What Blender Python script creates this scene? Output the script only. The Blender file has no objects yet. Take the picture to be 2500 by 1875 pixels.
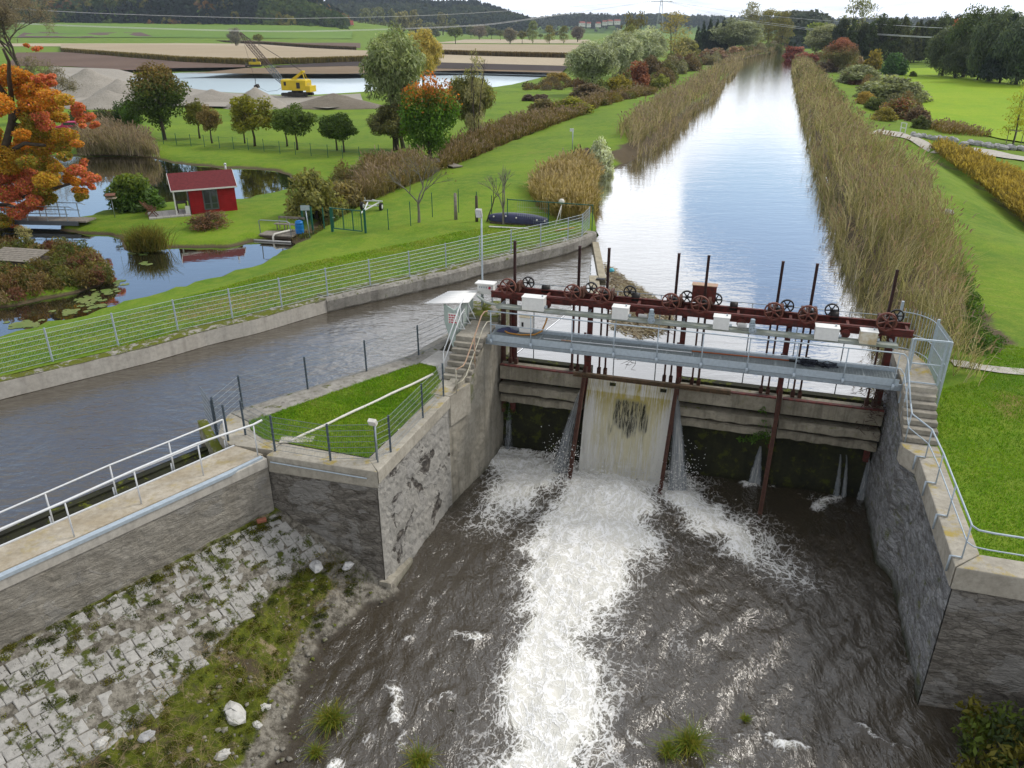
import bpy, math, random
import numpy as np
from mathutils import Vector, Matrix, noise
from mathutils.geometry import delaunay_2d_cdt
sc = bpy.context.scene
PI = math.pi
# ------------------------------------------------------------------ camera
FPX, CAM_H, HORIZON = 1900.0, 12.45, 68.0
TILT = math.atan((937.5 - HORIZON) / FPX)
CT, ST = math.cos(TILT), math.sin(TILT)
cam = bpy.data.cameras.new('camera')
cam.sensor_width = 36.0
cam.lens = FPX / 2500 * 36
cam.clip_end = 20000
co = bpy.data.objects.new('camera', cam)
sc.collection.objects.link(co)
co.location = (0, 0, CAM_H)
co.rotation_euler = (PI / 2 - TILT, 0, 0)
sc.camera = co
# ------------------------------------------------------------------ light
SUN_AZ, SUN_EL = math.radians(66), math.radians(46)     # azimuth from +Y towards +X
sd = Vector((math.sin(SUN_AZ) * math.cos(SUN_EL), math.cos(SUN_AZ) * math.cos(SUN_EL), math.sin(SUN_EL)))
sun = bpy.data.lights.new('sun', 'SUN')
sun.energy = 2.0
sun.angle = math.radians(14)
sun.color = (1.0, 0.95, 0.87)
so = bpy.data.objects.new('sun', sun)
sc.collection.objects.link(so)
so.rotation_euler = (-sd).to_track_quat('-Z', 'Y').to_euler()
sc.view_settings.view_transform = 'Standard'
sc.view_settings.look = 'None'
sc.view_settings.exposure = 0.3
sc.view_settings.gamma = 1.0
sc.cycles.use_denoising = True
sc.cycles.max_bounces = 6
sc.cycles.diffuse_bounces = 3
sc.cycles.glossy_bounces = 3
sc.cycles.transparent_max_bounces = 8
sc.cycles.transmission_bounces = 3
sc.cycles.sample_clamp_indirect = 4.0
# ------------------------------------------------------------------ node helper
class NB:
 def __init__(s, tree):
  s.t = tree
 def set(s, sock, v):
  if isinstance(v, bpy.types.NodeSocket):
   s.t.links.new(v, sock)
  elif isinstance(v, bpy.types.Node):
   s.t.links.new(v.outputs[0], sock)
  elif sock.type == 'RGBA':
   if isinstance(v, (int, float)):
    v = (v, v, v)
   sock.default_value = (v[0], v[1], v[2], 1)
  else:
   sock.default_value = v
 def n(s, typ, ins=None, **kw):
  nd = s.t.nodes.new(typ)
  for k, v in kw.items():
   setattr(nd, k, v)
  for k, v in (ins or {}).items():
   s.set(nd.inputs[k], v)
  return nd
 def m(s, op, a, b=None, c=None, clamp=False):
  nd = s.n('ShaderNodeMath', operation=op, use_clamp=clamp)
  for i, v in enumerate((a, b, c)):
   if v is not None:
    s.set(nd.inputs[i], v)
  return nd.outputs[0]
 def mix(s, f, a, b, blend='MIX'):
  nd = s.n('ShaderNodeMix', data_type='RGBA', blend_type=blend)
  s.set(nd.inputs[0], f)
  s.set(nd.inputs[6], a)
  s.set(nd.inputs[7], b)
  return nd.outputs[2]
 def ramp(s, f, lo, hi, a=0.0, b=1.0, smooth=True):
  nd = s.n('ShaderNodeMapRange', interpolation_type='SMOOTHSTEP' if smooth else 'LINEAR')
  for i, v in enumerate((f, lo, hi, a, b)):
   s.set(nd.inputs[i], v)
  return nd.outputs[0]
 def pos(s, scale=(1, 1, 1), obj=False, rot=(0, 0, 0)):
  if obj:
   p = s.n('ShaderNodeTexCoord').outputs['Object']
  else:
   p = s.n('ShaderNodeNewGeometry').outputs['Position']
  mp = s.n('ShaderNodeMapping', {'Vector': p, 'Scale': scale, 'Rotation': rot})
  return mp.outputs[0]
 def noise(s, scale, vec=None, detail=4, rough=0.6, dist=0.0, col=False):
  nd = s.n('ShaderNodeTexNoise', {'Scale': scale, 'Detail': detail, 'Roughness': rough, 'Distortion': dist})
  if vec is not None:
   s.set(nd.inputs['Vector'], vec)
  return nd.outputs['Color' if col else 'Fac']
 def vor(s, scale, vec=None, feature='F1', rand=1.0, out='Distance', metric='EUCLIDEAN'):
  nd = s.n('ShaderNodeTexVoronoi', {'Scale': scale, 'Randomness': rand}, feature=feature)
  if feature != 'DISTANCE_TO_EDGE':
   nd.distance = metric
  if vec is not None:
   s.set(nd.inputs['Vector'], vec)
  return nd.outputs[out]
 def bump(s, h, strength=0.5, dist=0.02, normal=None):
  nd = s.n('ShaderNodeBump', {'Strength': strength, 'Distance': dist, 'Height': h})
  if normal is not None:
   s.set(nd.inputs['Normal'], normal)
  return nd.outputs[0]
 def attr(s, name, out='Color', typ='GEOMETRY'):
  return s.n('ShaderNodeAttribute', attribute_name=name, attribute_type=typ).outputs[out]
 def zup(s):
  nd = s.n('ShaderNodeSeparateXYZ', {0: s.n('ShaderNodeNewGeometry').outputs['Normal']})
  return nd.outputs[2]
 def zpos(s):
  nd = s.n('ShaderNodeSeparateXYZ', {0: s.n('ShaderNodeNewGeometry').outputs['Position']})
  return nd.outputs[2]
def newmat(name):
 m = bpy.data.materials.new(name)
 m.use_nodes = True
 nt = m.node_tree
 for n_ in list(nt.nodes):
  if n_.type != 'OUTPUT_MATERIAL':
   nt.nodes.remove(n_)
 return m, NB(nt), nt.nodes['Material Output']
def finish(m, b, out, col, rough=0.8, metal=0.0, normal=None, spec=0.3, **extra):
 p = b.n('ShaderNodeBsdfPrincipled', {'Base Color': col, 'Roughness': rough, 'Metallic': metal, 'Specular IOR Level': spec})
 if normal is not None:
  b.set(p.inputs['Normal'], normal)
 for k, v in extra.items():
  b.set(p.inputs[k], v)
 b.set(out.inputs['Surface'], p.outputs[0])
 return m
# ------------------------------------------------------------------ world
wd = bpy.data.worlds.new("World")
sc.world = wd
wd.use_nodes = True
wt = wd.node_tree
wt.nodes.clear()
b = NB(wt)
sky = b.n('ShaderNodeTexSky', sky_type='NISHITA')
sky.sun_disc = False
sky.sun_elevation = SUN_EL
sky.sun_rotation = SUN_AZ
sky.altitude = 450
sky.air_density = 1.0
sky.dust_density = 1.2
sky.ozone_density = 1.5
tc = b.n('ShaderNodeTexCoord').outputs['Generated']
sx = b.n('ShaderNodeSeparateXYZ', {0: tc})
zz = b.m('ADD', b.m('MAXIMUM', sx.outputs[2], 0.0), 0.10)
cv = b.n('ShaderNodeCombineXYZ', {0: b.m('DIVIDE', sx.outputs[0], zz), 1: b.m('DIVIDE', sx.outputs[1], zz), 2: 0.0})
cl = b.noise(0.55, cv.outputs[0], detail=7, rough=0.55, dist=0.3)
cl2 = b.noise(1.7, cv.outputs[0], detail=6, rough=0.55)
def lobe(az, el, r0, r1):
 d = (math.sin(math.radians(az)) * math.cos(math.radians(el)), math.cos(math.radians(az)) * math.cos(math.radians(el)), math.sin(math.radians(el)))
 dp = b.n('ShaderNodeVectorMath', {0: tc, 1: d}, operation='DOT_PRODUCT').outputs['Value']
 return b.ramp(dp, math.cos(math.radians(r0)), math.cos(math.radians(r1)))
gap = b.m('MAXIMUM', b.m('MULTIPLY', lobe(-32, 13, 25, 7), 0.45), b.m('MULTIPLY', lobe(17.5, 12.0, 6.5, 0.5), 0.50))
gap = b.m('MAXIMUM', gap, b.m('MULTIPLY', lobe(21, 18.0, 4.0, 1.0), 0.36))
cov = b.m('SUBTRACT', b.m('ADD', b.m('MULTIPLY', cl, 0.75), b.m('MULTIPLY', cl2, 0.35)), gap)
cov = b.ramp(cov, 0.30, 0.46)
glow = lobe(15, 8, 50, 3)
cb = b.m('MULTIPLY', b.m('ADD', 7.5, b.m('MULTIPLY', glow, 9.0)), b.ramp(cl2, 0.25, 0.72, 0.72, 1.12))
cc = b.n('ShaderNodeVectorMath', {0: (0.96, 0.985, 1.03), 3: cb}, operation='SCALE').outputs[0]
skc = b.n('ShaderNodeVectorMath', {0: sky.outputs[0], 3: 1.6}, operation='SCALE').outputs[0]
bg = b.n('ShaderNodeBackground', {'Color': b.mix(cov, skc, cc), 'Strength': 0.1})
wo = b.n('ShaderNodeOutputWorld', {'Surface': bg.outputs[0]})
# ------------------------------------------------------------------ geometry of the view -> points on the ground
def ray(px, py):
 a = (px - 1250) / FPX
 v = (937.5 - py) / FPX
 return Vector((a, CT + v * ST, -ST + v * CT))
def G(px, py, z=0.0):
 """ground point seen at photo pixel (px,py) on the level z"""
 d = ray(px, py)
 k = (z - CAM_H) / d.z
 return Vector((d.x * k, d.y * k, z))
def A(px, py, Y):
 """point seen at photo pixel at forward distance Y"""
 d = ray(px, py)
 k = Y / d.y
 return Vector((d.x * k, Y, CAM_H + d.z * k))
def depth(p):
 return p.y * CT - (p.z - CAM_H) * ST
W0 = Vector((-0.97661, 28.85143))
EX = Vector((0.95582, -0.29395))
EN = Vector((0.29395, 0.95582))
RW = math.atan2(EX.y, EX.x)
MW = Matrix.Translation((W0.x, W0.y, 0)) @ Matrix.Rotation(RW, 4, 'Z')
def W(s, t, z=0.0):
 p = W0 + EX * s + EN * t
 return Vector((p.x, p.y, z))
def L(p):
 q = Vector((p[0], p[1])) - W0
 return q.dot(EX), q.dot(EN)
def VT(px, py, t):
 """(s, z) seen at a photo pixel on the upright plane t = const"""
 d = ray(px, py)
 d2 = Vector((d.x, d.y))
 k = (t + W0.dot(EN)) / d2.dot(EN)
 q = d2 * k - W0
 return q.dot(EX), CAM_H + d.z * k
def VS(px, py, s):
 """(t, z) seen at a photo pixel on the upright plane s = const"""
 d = ray(px, py)
 d2 = Vector((d.x, d.y))
 k = (s + W0.dot(EX)) / d2.dot(EX)
 q = d2 * k - W0
 return q.dot(EN), CAM_H + d.z * k
# ------------------------------------------------------------------ objects
ROOT = {}
def tag(o, label=None, cat=None, group=None, kind=None):
 if label:
  o['label'] = label
 if cat:
  o['category'] = cat
 if group:
  o['group'] = group
 if kind:
  o['kind'] = kind
 return o
def thing(name, label, cat, loc=(0, 0, 0), rot=0.0, group=None):
 o = bpy.data.objects.new(name, None)
 o.empty_display_size = 0.2
 sc.collection.objects.link(o)
 o.location = loc
 o.rotation_euler = (0, 0, rot)
 tag(o, label, cat, group)
 ROOT[o.name] = Matrix.Translation(loc) @ Matrix.Rotation(rot, 4, 'Z')
 return o
def wmat(o):
 while o.parent:
  o = o.parent
 return ROOT.get(o.name, Matrix.Identity(4))
def link(name, me, parent=None, mats=None):
 o = bpy.data.objects.new(name, me)
 sc.collection.objects.link(o)
 if parent:
  o.parent = parent
 return o
def children(o):
 return [c for c in o.children]
def copy_tree(o, parent=None):
 c = o.copy()
 sc.collection.objects.link(c)
 if parent:
  c.parent = parent
 for ch in list(o.children):
  copy_tree(ch, c)
 return c
class MB:
 """collects shapes; points may be given in a frame (M)"""
 def __init__(s, M=None):
  s.v = []
  s.f = []
  s.M = M
 def add(s, vs, fs):
  o = len(s.v)
  if s.M is not None:
   vs = [s.M @ Vector(v) for v in vs]
  s.v.extend([tuple(v) for v in vs])
  s.f.extend([tuple(i + o for i in f) for f in fs])
 def box(s, c, d, rz=0.0, rx=0.0, ry=0.0):
  R = Matrix.Rotation(rz, 3, 'Z') @ Matrix.Rotation(ry, 3, 'Y') @ Matrix.Rotation(rx, 3, 'X')
  c = Vector(c)
  vs = [c + R @ Vector((x * d[0] / 2, y * d[1] / 2, z * d[2] / 2)) for x in (-1, 1) for y in (-1, 1) for z in (-1, 1)]
  s.add(vs, [(0, 1, 3, 2), (4, 6, 7, 5), (0, 4, 5, 1), (2, 3, 7, 6), (0, 2, 6, 4), (1, 5, 7, 3)])
 def b2(s, x0, x1, y0, y1, z0, z1):
  s.box(((x0 + x1) / 2, (y0 + y1) / 2, (z0 + z1) / 2), (abs(x1 - x0), abs(y1 - y0), abs(z1 - z0)))
 def frame(s, a, bb, up=(0, 0, 1)):
  a, bb = Vector(a), Vector(bb)
  d = (bb - a)
  if d.length < 1e-9:
   d = Vector((0, 0, 1e-6))
  d.normalize()
  up = Vector(up)
  if abs(d.dot(up)) > 0.98:
   up = Vector((0, 1, 0))
  x = d.cross(up).normalized()
  y = x.cross(d).normalized()
  return a, bb, x, y
 def beam(s, a, bb, w, h, up=(0, 0, 1)):
  a, bb, x, y = s.frame(a, bb, up)
  vs = [p + x * (sx_ * w / 2) + y * (sy_ * h / 2) for p in (a, bb) for sx_, sy_ in ((-1, -1), (1, -1), (1, 1), (-1, 1))]
  s.add(vs, [(0, 1, 2, 3), (7, 6, 5, 4), (0, 4, 5, 1), (1, 5, 6, 2), (2, 6, 7, 3), (3, 7, 4, 0)])
 def ibeam(s, a, bb, w, h, th=0.02, up=(0, 0, 1)):
  a_, b_, x, y = s.frame(a, bb, up)
  for sg in (-1, 1):
   s.beam(a_ + y * sg * (h / 2 - th / 2), b_ + y * sg * (h / 2 - th / 2), w, th, up)
  s.beam(a_, b_, th, h - 2 * th - 0.002, up)
 def cone(s, a, bb, r0, r1, k=8, caps=True):
  a, bb, x, y = s.frame(a, bb)
  vs = []
  for p, r in ((a, r0), (bb, r1)):
   for i in range(k):
    an = 2 * PI * i / k
    vs.append(p + x * math.cos(an) * r + y * math.sin(an) * r)
  fs = [(i, (i + 1) % k, k + (i + 1) % k, k + i) for i in range(k)]
  if caps:
   fs += [tuple(range(k - 1, -1, -1)), tuple(range(k, 2 * k))]
  s.add(vs, fs)
 def cyl(s, a, bb, r, k=8, caps=True):
  s.cone(a, bb, r, r, k, caps)
 def tube(s, pts, r, k=6, closed=False):
  pts = [Vector(p) for p in pts]
  n_ = len(pts)
  rs = r if isinstance(r, (list, tuple)) else [r] * n_
  vs, fs = [], []
  x = None
  for i, p in enumerate(pts):
   if closed:
    d = pts[(i + 1) % n_] - pts[i - 1]
   else:
    d = pts[min(i + 1, n_ - 1)] - pts[max(i - 1, 0)]
   d.normalize()
   if x is None:
    up = Vector((0, 0, 1)) if abs(d.z) < 0.9 else Vector((0, 1, 0))
    x = d.cross(up).normalized()
   else:
    x = (x - d * x.dot(d))
    if x.length < 1e-6:
     x = d.orthogonal()
    x.normalize()
   y = d.cross(x)
   for j in range(k):
    an = 2 * PI * j / k
    vs.append(p + (x * math.cos(an) + y * math.sin(an)) * rs[i])
  for i in range(n_ if closed else n_ - 1):
   a0, b0 = i * k, ((i + 1) % n_) * k
   for j in range(k):
    fs.append((a0 + j, a0 + (j + 1) % k, b0 + (j + 1) % k, b0 + j))
  if not closed:
   fs.append(tuple(range(k - 1, -1, -1)))
   fs.append(tuple(range((n_ - 1) * k, n_ * k)))
  s.add(vs, fs)
 def prism(s, poly, z0, z1):
  """vertical prism over a polygon (ccw), z0/z1 numbers or lists"""
  k = len(poly)
  z0 = z0 if isinstance(z0, (list, tuple)) else [z0] * k
  z1 = z1 if isinstance(z1, (list, tuple)) else [z1] * k
  vs = [(p[0], p[1], z0[i]) for i, p in enumerate(poly)] + [(p[0], p[1], z1[i]) for i, p in enumerate(poly)]
  fs = [tuple(range(k - 1, -1, -1)), tuple(range(k, 2 * k))]
  fs += [(i, (i + 1) % k, k + (i + 1) % k, k + i) for i in range(k)]
  s.add(vs, fs)
 def ball(s, c, r, k=10, m_=6, jit=0.0, rn=None):
  c = Vector(c)
  r = Vector(r) if not isinstance(r, (int, float)) else Vector((r, r, r))
  vs, fs = [], []
  for i in range(m_ + 1):
   th = PI * i / m_
   for j in range(k):
    ph = 2 * PI * j / k
    q = 1 + (rn.uniform(-jit, jit) if rn else 0)
    vs.append(c + Vector((r.x * math.sin(th) * math.cos(ph) * q, r.y * math.sin(th) * math.sin(ph) * q, r.z * math.cos(th) * q)))
  for i in range(m_):
   for j in range(k):
    fs.append((i * k + j, (i + 1) * k + j, (i + 1) * k + (j + 1) % k, i * k + (j + 1) % k))
  s.add(vs, fs)
 def build(s, name, mat, parent=None, smooth=False, bevel=0.0, M=None, label=None):
  me = bpy.data.meshes.new(name)
  vs = s.v
  if parent is not None:
   Mi = wmat(parent).inverted()
   vs = [Mi @ Vector(v) for v in vs]
  me.from_pydata([tuple(v) for v in vs], [], s.f)
  me.update()
  if mat:
   me.materials.append(mat)
  if smooth:
   me.polygons.foreach_set('use_smooth', [True] * len(me.polygons))
  o = link(name, me, parent)
  if bevel:
   md = o.modifiers.new('bevel', 'BEVEL')
   md.width = bevel
   md.segments = 2
   md.limit_method = 'ANGLE'
  if label:
   o['label'] = label
  return o
def npmesh(name, v, f, mat=None, attrs=None, smooth=False):
 """mesh from numpy arrays; f is (n,3) or (n,4)"""
 v = np.asarray(v, dtype=np.float32)
 f = np.asarray(f, dtype=np.int32)
 me = bpy.data.meshes.new(name)
 me.vertices.add(len(v))
 me.vertices.foreach_set('co', v.ravel())
 k = f.shape[1]
 me.loops.add(f.size)
 me.loops.foreach_set('vertex_index', f.ravel())
 me.polygons.add(len(f))
 me.polygons.foreach_set('loop_start', np.arange(0, f.size, k, dtype=np.int32))
 if smooth:
  me.polygons.foreach_set('use_smooth', np.ones(len(f), dtype=bool))
 for nm, arr in (attrs or {}).items():
  arr = np.asarray(arr, dtype=np.float32)
  if arr.ndim == 1:
   at = me.attributes.new(nm, 'FLOAT', 'POINT')
   at.data.foreach_set('value', arr)
  else:
   if arr.shape[1] == 3:
    arr = np.concatenate([arr, np.ones((len(arr), 1), np.float32)], 1)
   at = me.attributes.new(nm, 'FLOAT_COLOR', 'POINT')
   at.data.foreach_set('color', arr.ravel())
 if mat:
  me.materials.append(mat)
 me.update(calc_edges=True)
 me.validate()
 return me
def inpoly(P_, poly):
 """vectorised point in polygon; P_ (n,2)"""
 x, y = P_[:, 0], P_[:, 1]
 ins = np.zeros(len(P_), bool)
 n_ = len(poly)
 for i in range(n_):
  x0, y0 = poly[i][0], poly[i][1]
  x1, y1 = poly[(i + 1) % n_][0], poly[(i + 1) % n_][1]
  c = ((y0 > y) != (y1 > y))
  if y1 != y0:
   ins ^= c & (x < (x1 - x0) * (y - y0) / (y1 - y0) + x0)
 return ins
def dpoly(P_, line, closed=True):
 """distance of points to a polyline"""
 d = np.full(len(P_), 1e9)
 n_ = len(line)
 for i in range(n_ if closed else n_ - 1):
  a = np.array(line[i][:2], float)
  c = np.array(line[(i + 1) % n_][:2], float)
  e = c - a
  t = np.clip(((P_ - a) @ e) / max(e @ e, 1e-9), 0, 1)
  d = np.minimum(d, np.hypot(*(P_ - (a + t[:, None] * e)).T))
 return d
def GL(lst, z):
 return [tuple(G(x, y, z)[:2]) for x, y in lst]
def smooth01(x):
 x = np.clip(x, 0, 1)
 return x * x * (3 - 2 * x)
def vnoise(P_, scale, seed=0, octv=3):
 """cheap numpy value noise, 0..1"""
 out = np.zeros(len(P_))
 amp, tot = 1.0, 0.0
 for o in range(octv):
  q = P_ * scale * 2 ** o + seed * 17.3 + o * 5.1
  i = np.floor(q).astype(np.int64)
  f = q - i
  f = f * f * (3 - 2 * f)
  def h(a, c):
   n_ = (a * 374761393 + c * 668265263 + seed * 144269) & 0x7fffffff
   n_ = ((n_ ^ (n_ >> 13)) * 1274126177) & 0x7fffffff
   return ((n_ ^ (n_ >> 16)) & 0xffff) / 65535.0
  v00, v10, v01, v11 = h(i[:, 0], i[:, 1]), h(i[:, 0] + 1, i[:, 1]), h(i[:, 0], i[:, 1] + 1), h(i[:, 0] + 1, i[:, 1] + 1)
  out += amp * ((v00 * (1 - f[:, 0]) + v10 * f[:, 0]) * (1 - f[:, 1]) + (v01 * (1 - f[:, 0]) + v11 * f[:, 0]) * f[:, 1])
  tot += amp
  amp *= 0.5
 return out / tot
# ------------------------------------------------------------------ materials
MAT = {}
def concrete(name, c1, c2, dark=0.4, moss=0.0, rough_scale=1.0, streak=0.0, strata=0.0, spots=0.0, wetz=None, lichen=0.0, bumpd=0.03, plaster=0.0, holes=0.0):
 m, b, out = newmat(name)
 p = b.pos()
 n1 = b.noise(0.9 * rough_scale, p, 6, 0.65)
 n2 = b.noise(6 * rough_scale, p, 6, 0.7)
 n3 = b.noise(30 * rough_scale, p, 3, 0.6)
 col = b.mix(b.ramp(n1, 0.3, 0.7), c1, c2)
 col = b.mix(b.ramp(n2, 0.35, 0.75, 0.0, 0.55), col, tuple(x * 0.55 for x in c1))
 h = b.m('ADD', b.m('MULTIPLY', n2, 0.6), b.m('MULTIPLY', n3, 0.35))
 if strata:
  pc = b.pos((1, 1, 2.8))
  wv = b.n('ShaderNodeVectorMath', {0: b.n('ShaderNodeVectorMath', {0: b.noise(2.5, p, 3, 0.6, col=True), 3: 0.35}, operation='SCALE').outputs[0], 1: pc}, operation='ADD').outputs[0]
  vc = b.n('ShaderNodeSeparateColor', {0: b.vor(2.9, wv, out='Color')}).outputs[0]
  col = b.mix(b.ramp(vc, 0.1, 0.9, 0.0, 0.40 * min(1, strata * 1.3)), col, tuple(x * 1.5 for x in c2))
  jt = b.ramp(b.vor(2.9, wv, 'DISTANCE_TO_EDGE'), 0.0, 0.13)
  col = b.mix(b.m('MULTIPLY', b.m('SUBTRACT', 1.0, jt), 0.45 if strata > .5 else 0.0), col, tuple(x * 0.3 for x in c1))
  h = b.m('ADD', h, b.m('MULTIPLY', jt, 0.6 if strata > .5 else 0.1))
  ps = b.pos((0.8, 0.8, 2.6))
  s1 = b.noise(1.6, ps, 7, 0.72, 0.4)
  f = b.m('MULTIPLY', b.ramp(s1, 0.48, 0.62), strata)
  col = b.mix(b.m('MULTIPLY', f, 0.8), col, (0.065, 0.055, 0.045))
  s2 = b.noise(2.3, b.pos((0.5, 0.5, 3.0)), 6, 0.7)
  col = b.mix(b.m('MULTIPLY', b.ramp(s2, 0.56, 0.66), strata * 0.8), col, (0.25, 0.225, 0.19))
  h = b.m('ADD', h, b.m('MULTIPLY', b.ramp(s1, 0.3, 0.7, 1.0, 0.0), 1.6))
 if holes:
  s4 = b.noise(0.8, b.pos((1, 1, 1.3)), 5, 0.6, 0.5)
  f4 = b.ramp(s4, 0.57, 0.62)
  rub = b.vor(3.2, b.pos((1, 1, 1.7)), 'F1')
  rc = b.mix(b.ramp(rub, 0.1, 0.55), (0.16, 0.145, 0.125), (0.035, 0.028, 0.024))
  col = b.mix(b.m('MULTIPLY', f4, holes), col, rc)
  h = b.m('SUBTRACT', h, b.m('MULTIPLY', f4, b.m('ADD', 0.9, b.m('MULTIPLY', rub, 1.2))))
 if plaster:
  s3 = b.noise(0.55, b.pos((1, 1, 1.6)), 6, 0.6, 0.6)
  f3 = b.m('MULTIPLY', b.ramp(s3, 0.55, 0.58), plaster)
  col = b.mix(f3, col, b.mix(n2, (0.36, 0.35, 0.33), (0.26, 0.25, 0.235)))
  h = b.m('ADD', h, b.m('MULTIPLY', f3, 0.9))
 if streak:
  st = b.noise(3.0, b.pos((1, 1, 0.08)), 5, 0.65)
  col = b.mix(b.m('MULTIPLY', b.ramp(st, 0.45, 0.72), streak), col, tuple(x * dark for x in c1))
 if spots:
  v = b.noise(9.0, p, 4, 0.75)
  col = b.mix(b.m('MULTIPLY', b.ramp(v, 0.62, 0.70), spots), col, (0.46, 0.45, 0.43))
  v2 = b.noise(4.0, p, 5, 0.75)
  col = b.mix(b.m('MULTIPLY', b.ramp(v2, 0.60, 0.70), spots), col, (0.06, 0.055, 0.05))
 if lichen:
  v = b.noise(1.3, p, 5, 0.7)
  col = b.mix(b.m('MULTIPLY', b.m('MULTIPLY', b.ramp(v, 0.52, 0.66), b.ramp(b.zup(), 0.5, 0.9)), lichen), col, (0.33, 0.25, 0.045))
 if moss:
  mv = b.noise(2.2, p, 6, 0.7)
  f = b.m('MULTIPLY', b.ramp(mv, 0.62 - 0.25 * moss, 0.72 - 0.25 * moss), b.ramp(b.zup(), -0.2, 0.7, 0.25 + 0.3 * moss, 1.0))
  mc = b.mix(n2, (0.04, 0.055, 0.006), (0.075, 0.085, 0.012)) if name == 'sett' else b.mix(n2, (0.055, 0.075, 0.006), (0.14, 0.15, 0.012))
  col = b.mix(f, col, mc)
  h = b.m('ADD', h, b.m('MULTIPLY', f, 0.7))
 rough = 0.88
 if wetz is not None:
  w = b.ramp(b.m('ADD', b.zpos(), b.m('MULTIPLY', n1, 0.9)), wetz + 0.7, wetz - 0.1)
  wc = b.mix(b.noise(2.5, p, 5, 0.7), (0.016, 0.018, 0.010), (0.045, 0.055, 0.014))
  col = b.mix(w, col, wc)
  rough = b.ramp(w, 0.0, 1.0, 0.88, 0.45)
 MAT[name] = finish(m, b, out, col, rough, normal=b.bump(h, 0.7, bumpd), spec=0.25)
 return MAT[name]
concrete('concrete_plain', (0.32, 0.30, 0.265), (0.42, 0.40, 0.365), streak=0.25, bumpd=0.01)
concrete('concrete_light', (0.44, 0.41, 0.36), (0.50, 0.475, 0.425), streak=0.45, dark=0.5, bumpd=0.008)
concrete('concrete_old', (0.23, 0.215, 0.19), (0.36, 0.345, 0.31), spots=0.9, moss=0.25, bumpd=0.05, streak=0.3)
concrete('coping', (0.31, 0.285, 0.235), (0.42, 0.39, 0.33), spots=0.25, lichen=0.85, bumpd=0.012)
concrete('coping_moss', (0.27, 0.255, 0.225), (0.36, 0.34, 0.30), spots=0.7, moss=0.85, bumpd=0.04)
concrete('slab_walk', (0.34, 0.285, 0.20), (0.47, 0.43, 0.36), spots=0.12, lichen=0.4, bumpd=0.006)
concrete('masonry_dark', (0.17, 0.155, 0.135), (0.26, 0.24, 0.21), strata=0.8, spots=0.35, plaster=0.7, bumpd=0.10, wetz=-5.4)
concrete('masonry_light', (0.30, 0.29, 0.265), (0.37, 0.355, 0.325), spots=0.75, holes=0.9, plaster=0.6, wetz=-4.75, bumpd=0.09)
concrete('masonry_brown', (0.29, 0.265, 0.22), (0.37, 0.345, 0.30), strata=0.3, spots=0.5, plaster=0.5, streak=0.3, bumpd=0.07)
concrete('masonry_rough', (0.21, 0.215, 0.22), (0.34, 0.345, 0.355), strata=0.75, spots=0.95, moss=0.3, wetz=-4.3, bumpd=0.12)
concrete('masonry_render', (0.30, 0.275, 0.22), (0.38, 0.355, 0.30), streak=0.7, dark=0.45, wetz=-4.6, bumpd=0.05, spots=0.5)
concrete('weir_beam', (0.20, 0.18, 0.135), (0.29, 0.265, 0.21), streak=0.55, dark=0.3, moss=0.15, bumpd=0.02)
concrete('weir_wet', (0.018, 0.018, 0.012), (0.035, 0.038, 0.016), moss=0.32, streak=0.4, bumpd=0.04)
concrete('step', (0.23, 0.21, 0.175), (0.37, 0.345, 0.29), spots=0.5, bumpd=0.02, streak=0.15)
concrete('sett', (0.31, 0.30, 0.28), (0.41, 0.40, 0.375), spots=1.0, moss=0.42, bumpd=0.05)
concrete('bank_rock', (0.20, 0.185, 0.155), (0.33, 0.31, 0.27), spots=0.6, moss=0.55, bumpd=0.06, wetz=-5.0)
concrete('stone_white', (0.46, 0.45, 0.42), (0.58, 0.57, 0.54), spots=0.3, bumpd=0.03)
concrete('stone_grey', (0.33, 0.33, 0.33), (0.45, 0.45, 0.45), spots=0.3, bumpd=0.03)
concrete('gravel_path', (0.40, 0.375, 0.33), (0.52, 0.50, 0.46), rough_scale=3, spots=0.2, bumpd=0.02)
concrete('paving', (0.42, 0.40, 0.37), (0.54, 0.52, 0.49), rough_scale=1.5, spots=0.2, bumpd=0.01)
def simple(name, c, rough=0.6, metal=0.0, var=0.25, scale=8.0, c2=None, bumpd=0.0, spec=0.3, obj=True):
 m, b, out = newmat(name)
 p = b.pos(obj=obj)
 n1 = b.noise(scale, p, 5, 0.65)
 c2 = c2 or tuple(x * (1 - var) for x in c)
 col = b.mix(b.ramp(n1, 0.35, 0.68), c, c2)
 nrm = b.bump(b.noise(scale * 5, p, 3, 0.6), 0.5, bumpd) if bumpd else None
 MAT[name] = finish(m, b, out, col, rough, metal, nrm, spec)
 return MAT[name]
simple('galv', (0.36, 0.41, 0.45), 0.42, 0.55, 0.18)
simple('galv_pale', (0.43, 0.50, 0.56), 0.5, 0.25, 0.15)
simple('galv_white', (0.66, 0.68, 0.70), 0.5, 0.1, 0.12)
simple('rail_grey', (0.48, 0.47, 0.40), 0.55, 0.25, 0.25, c2=(0.38, 0.34, 0.24))
simple('rust_pink', (0.42, 0.26, 0.22), 0.7, 0.0, 0.3, c2=(0.36, 0.27, 0.14))
simple('anthracite', (0.075, 0.10, 0.125), 0.5, 0.2, 0.2)
simple('wire_dark', (0.20, 0.23, 0.25), 0.55, 0.3, 0.2)
simple('red_rust', (0.135, 0.028, 0.022), 0.72, 0.0, 0.5, 7.0, c2=(0.055, 0.023, 0.018), bumpd=0.004)
simple('wheel_rust', (0.115, 0.034, 0.026), 0.65, 0.1, 0.4, 5.0, c2=(0.16, 0.062, 0.04))
simple('dark_rust', (0.060, 0.026, 0.020), 0.75, 0.0, 0.4, 7.0, c2=(0.10, 0.045, 0.028), bumpd=0.004)
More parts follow.
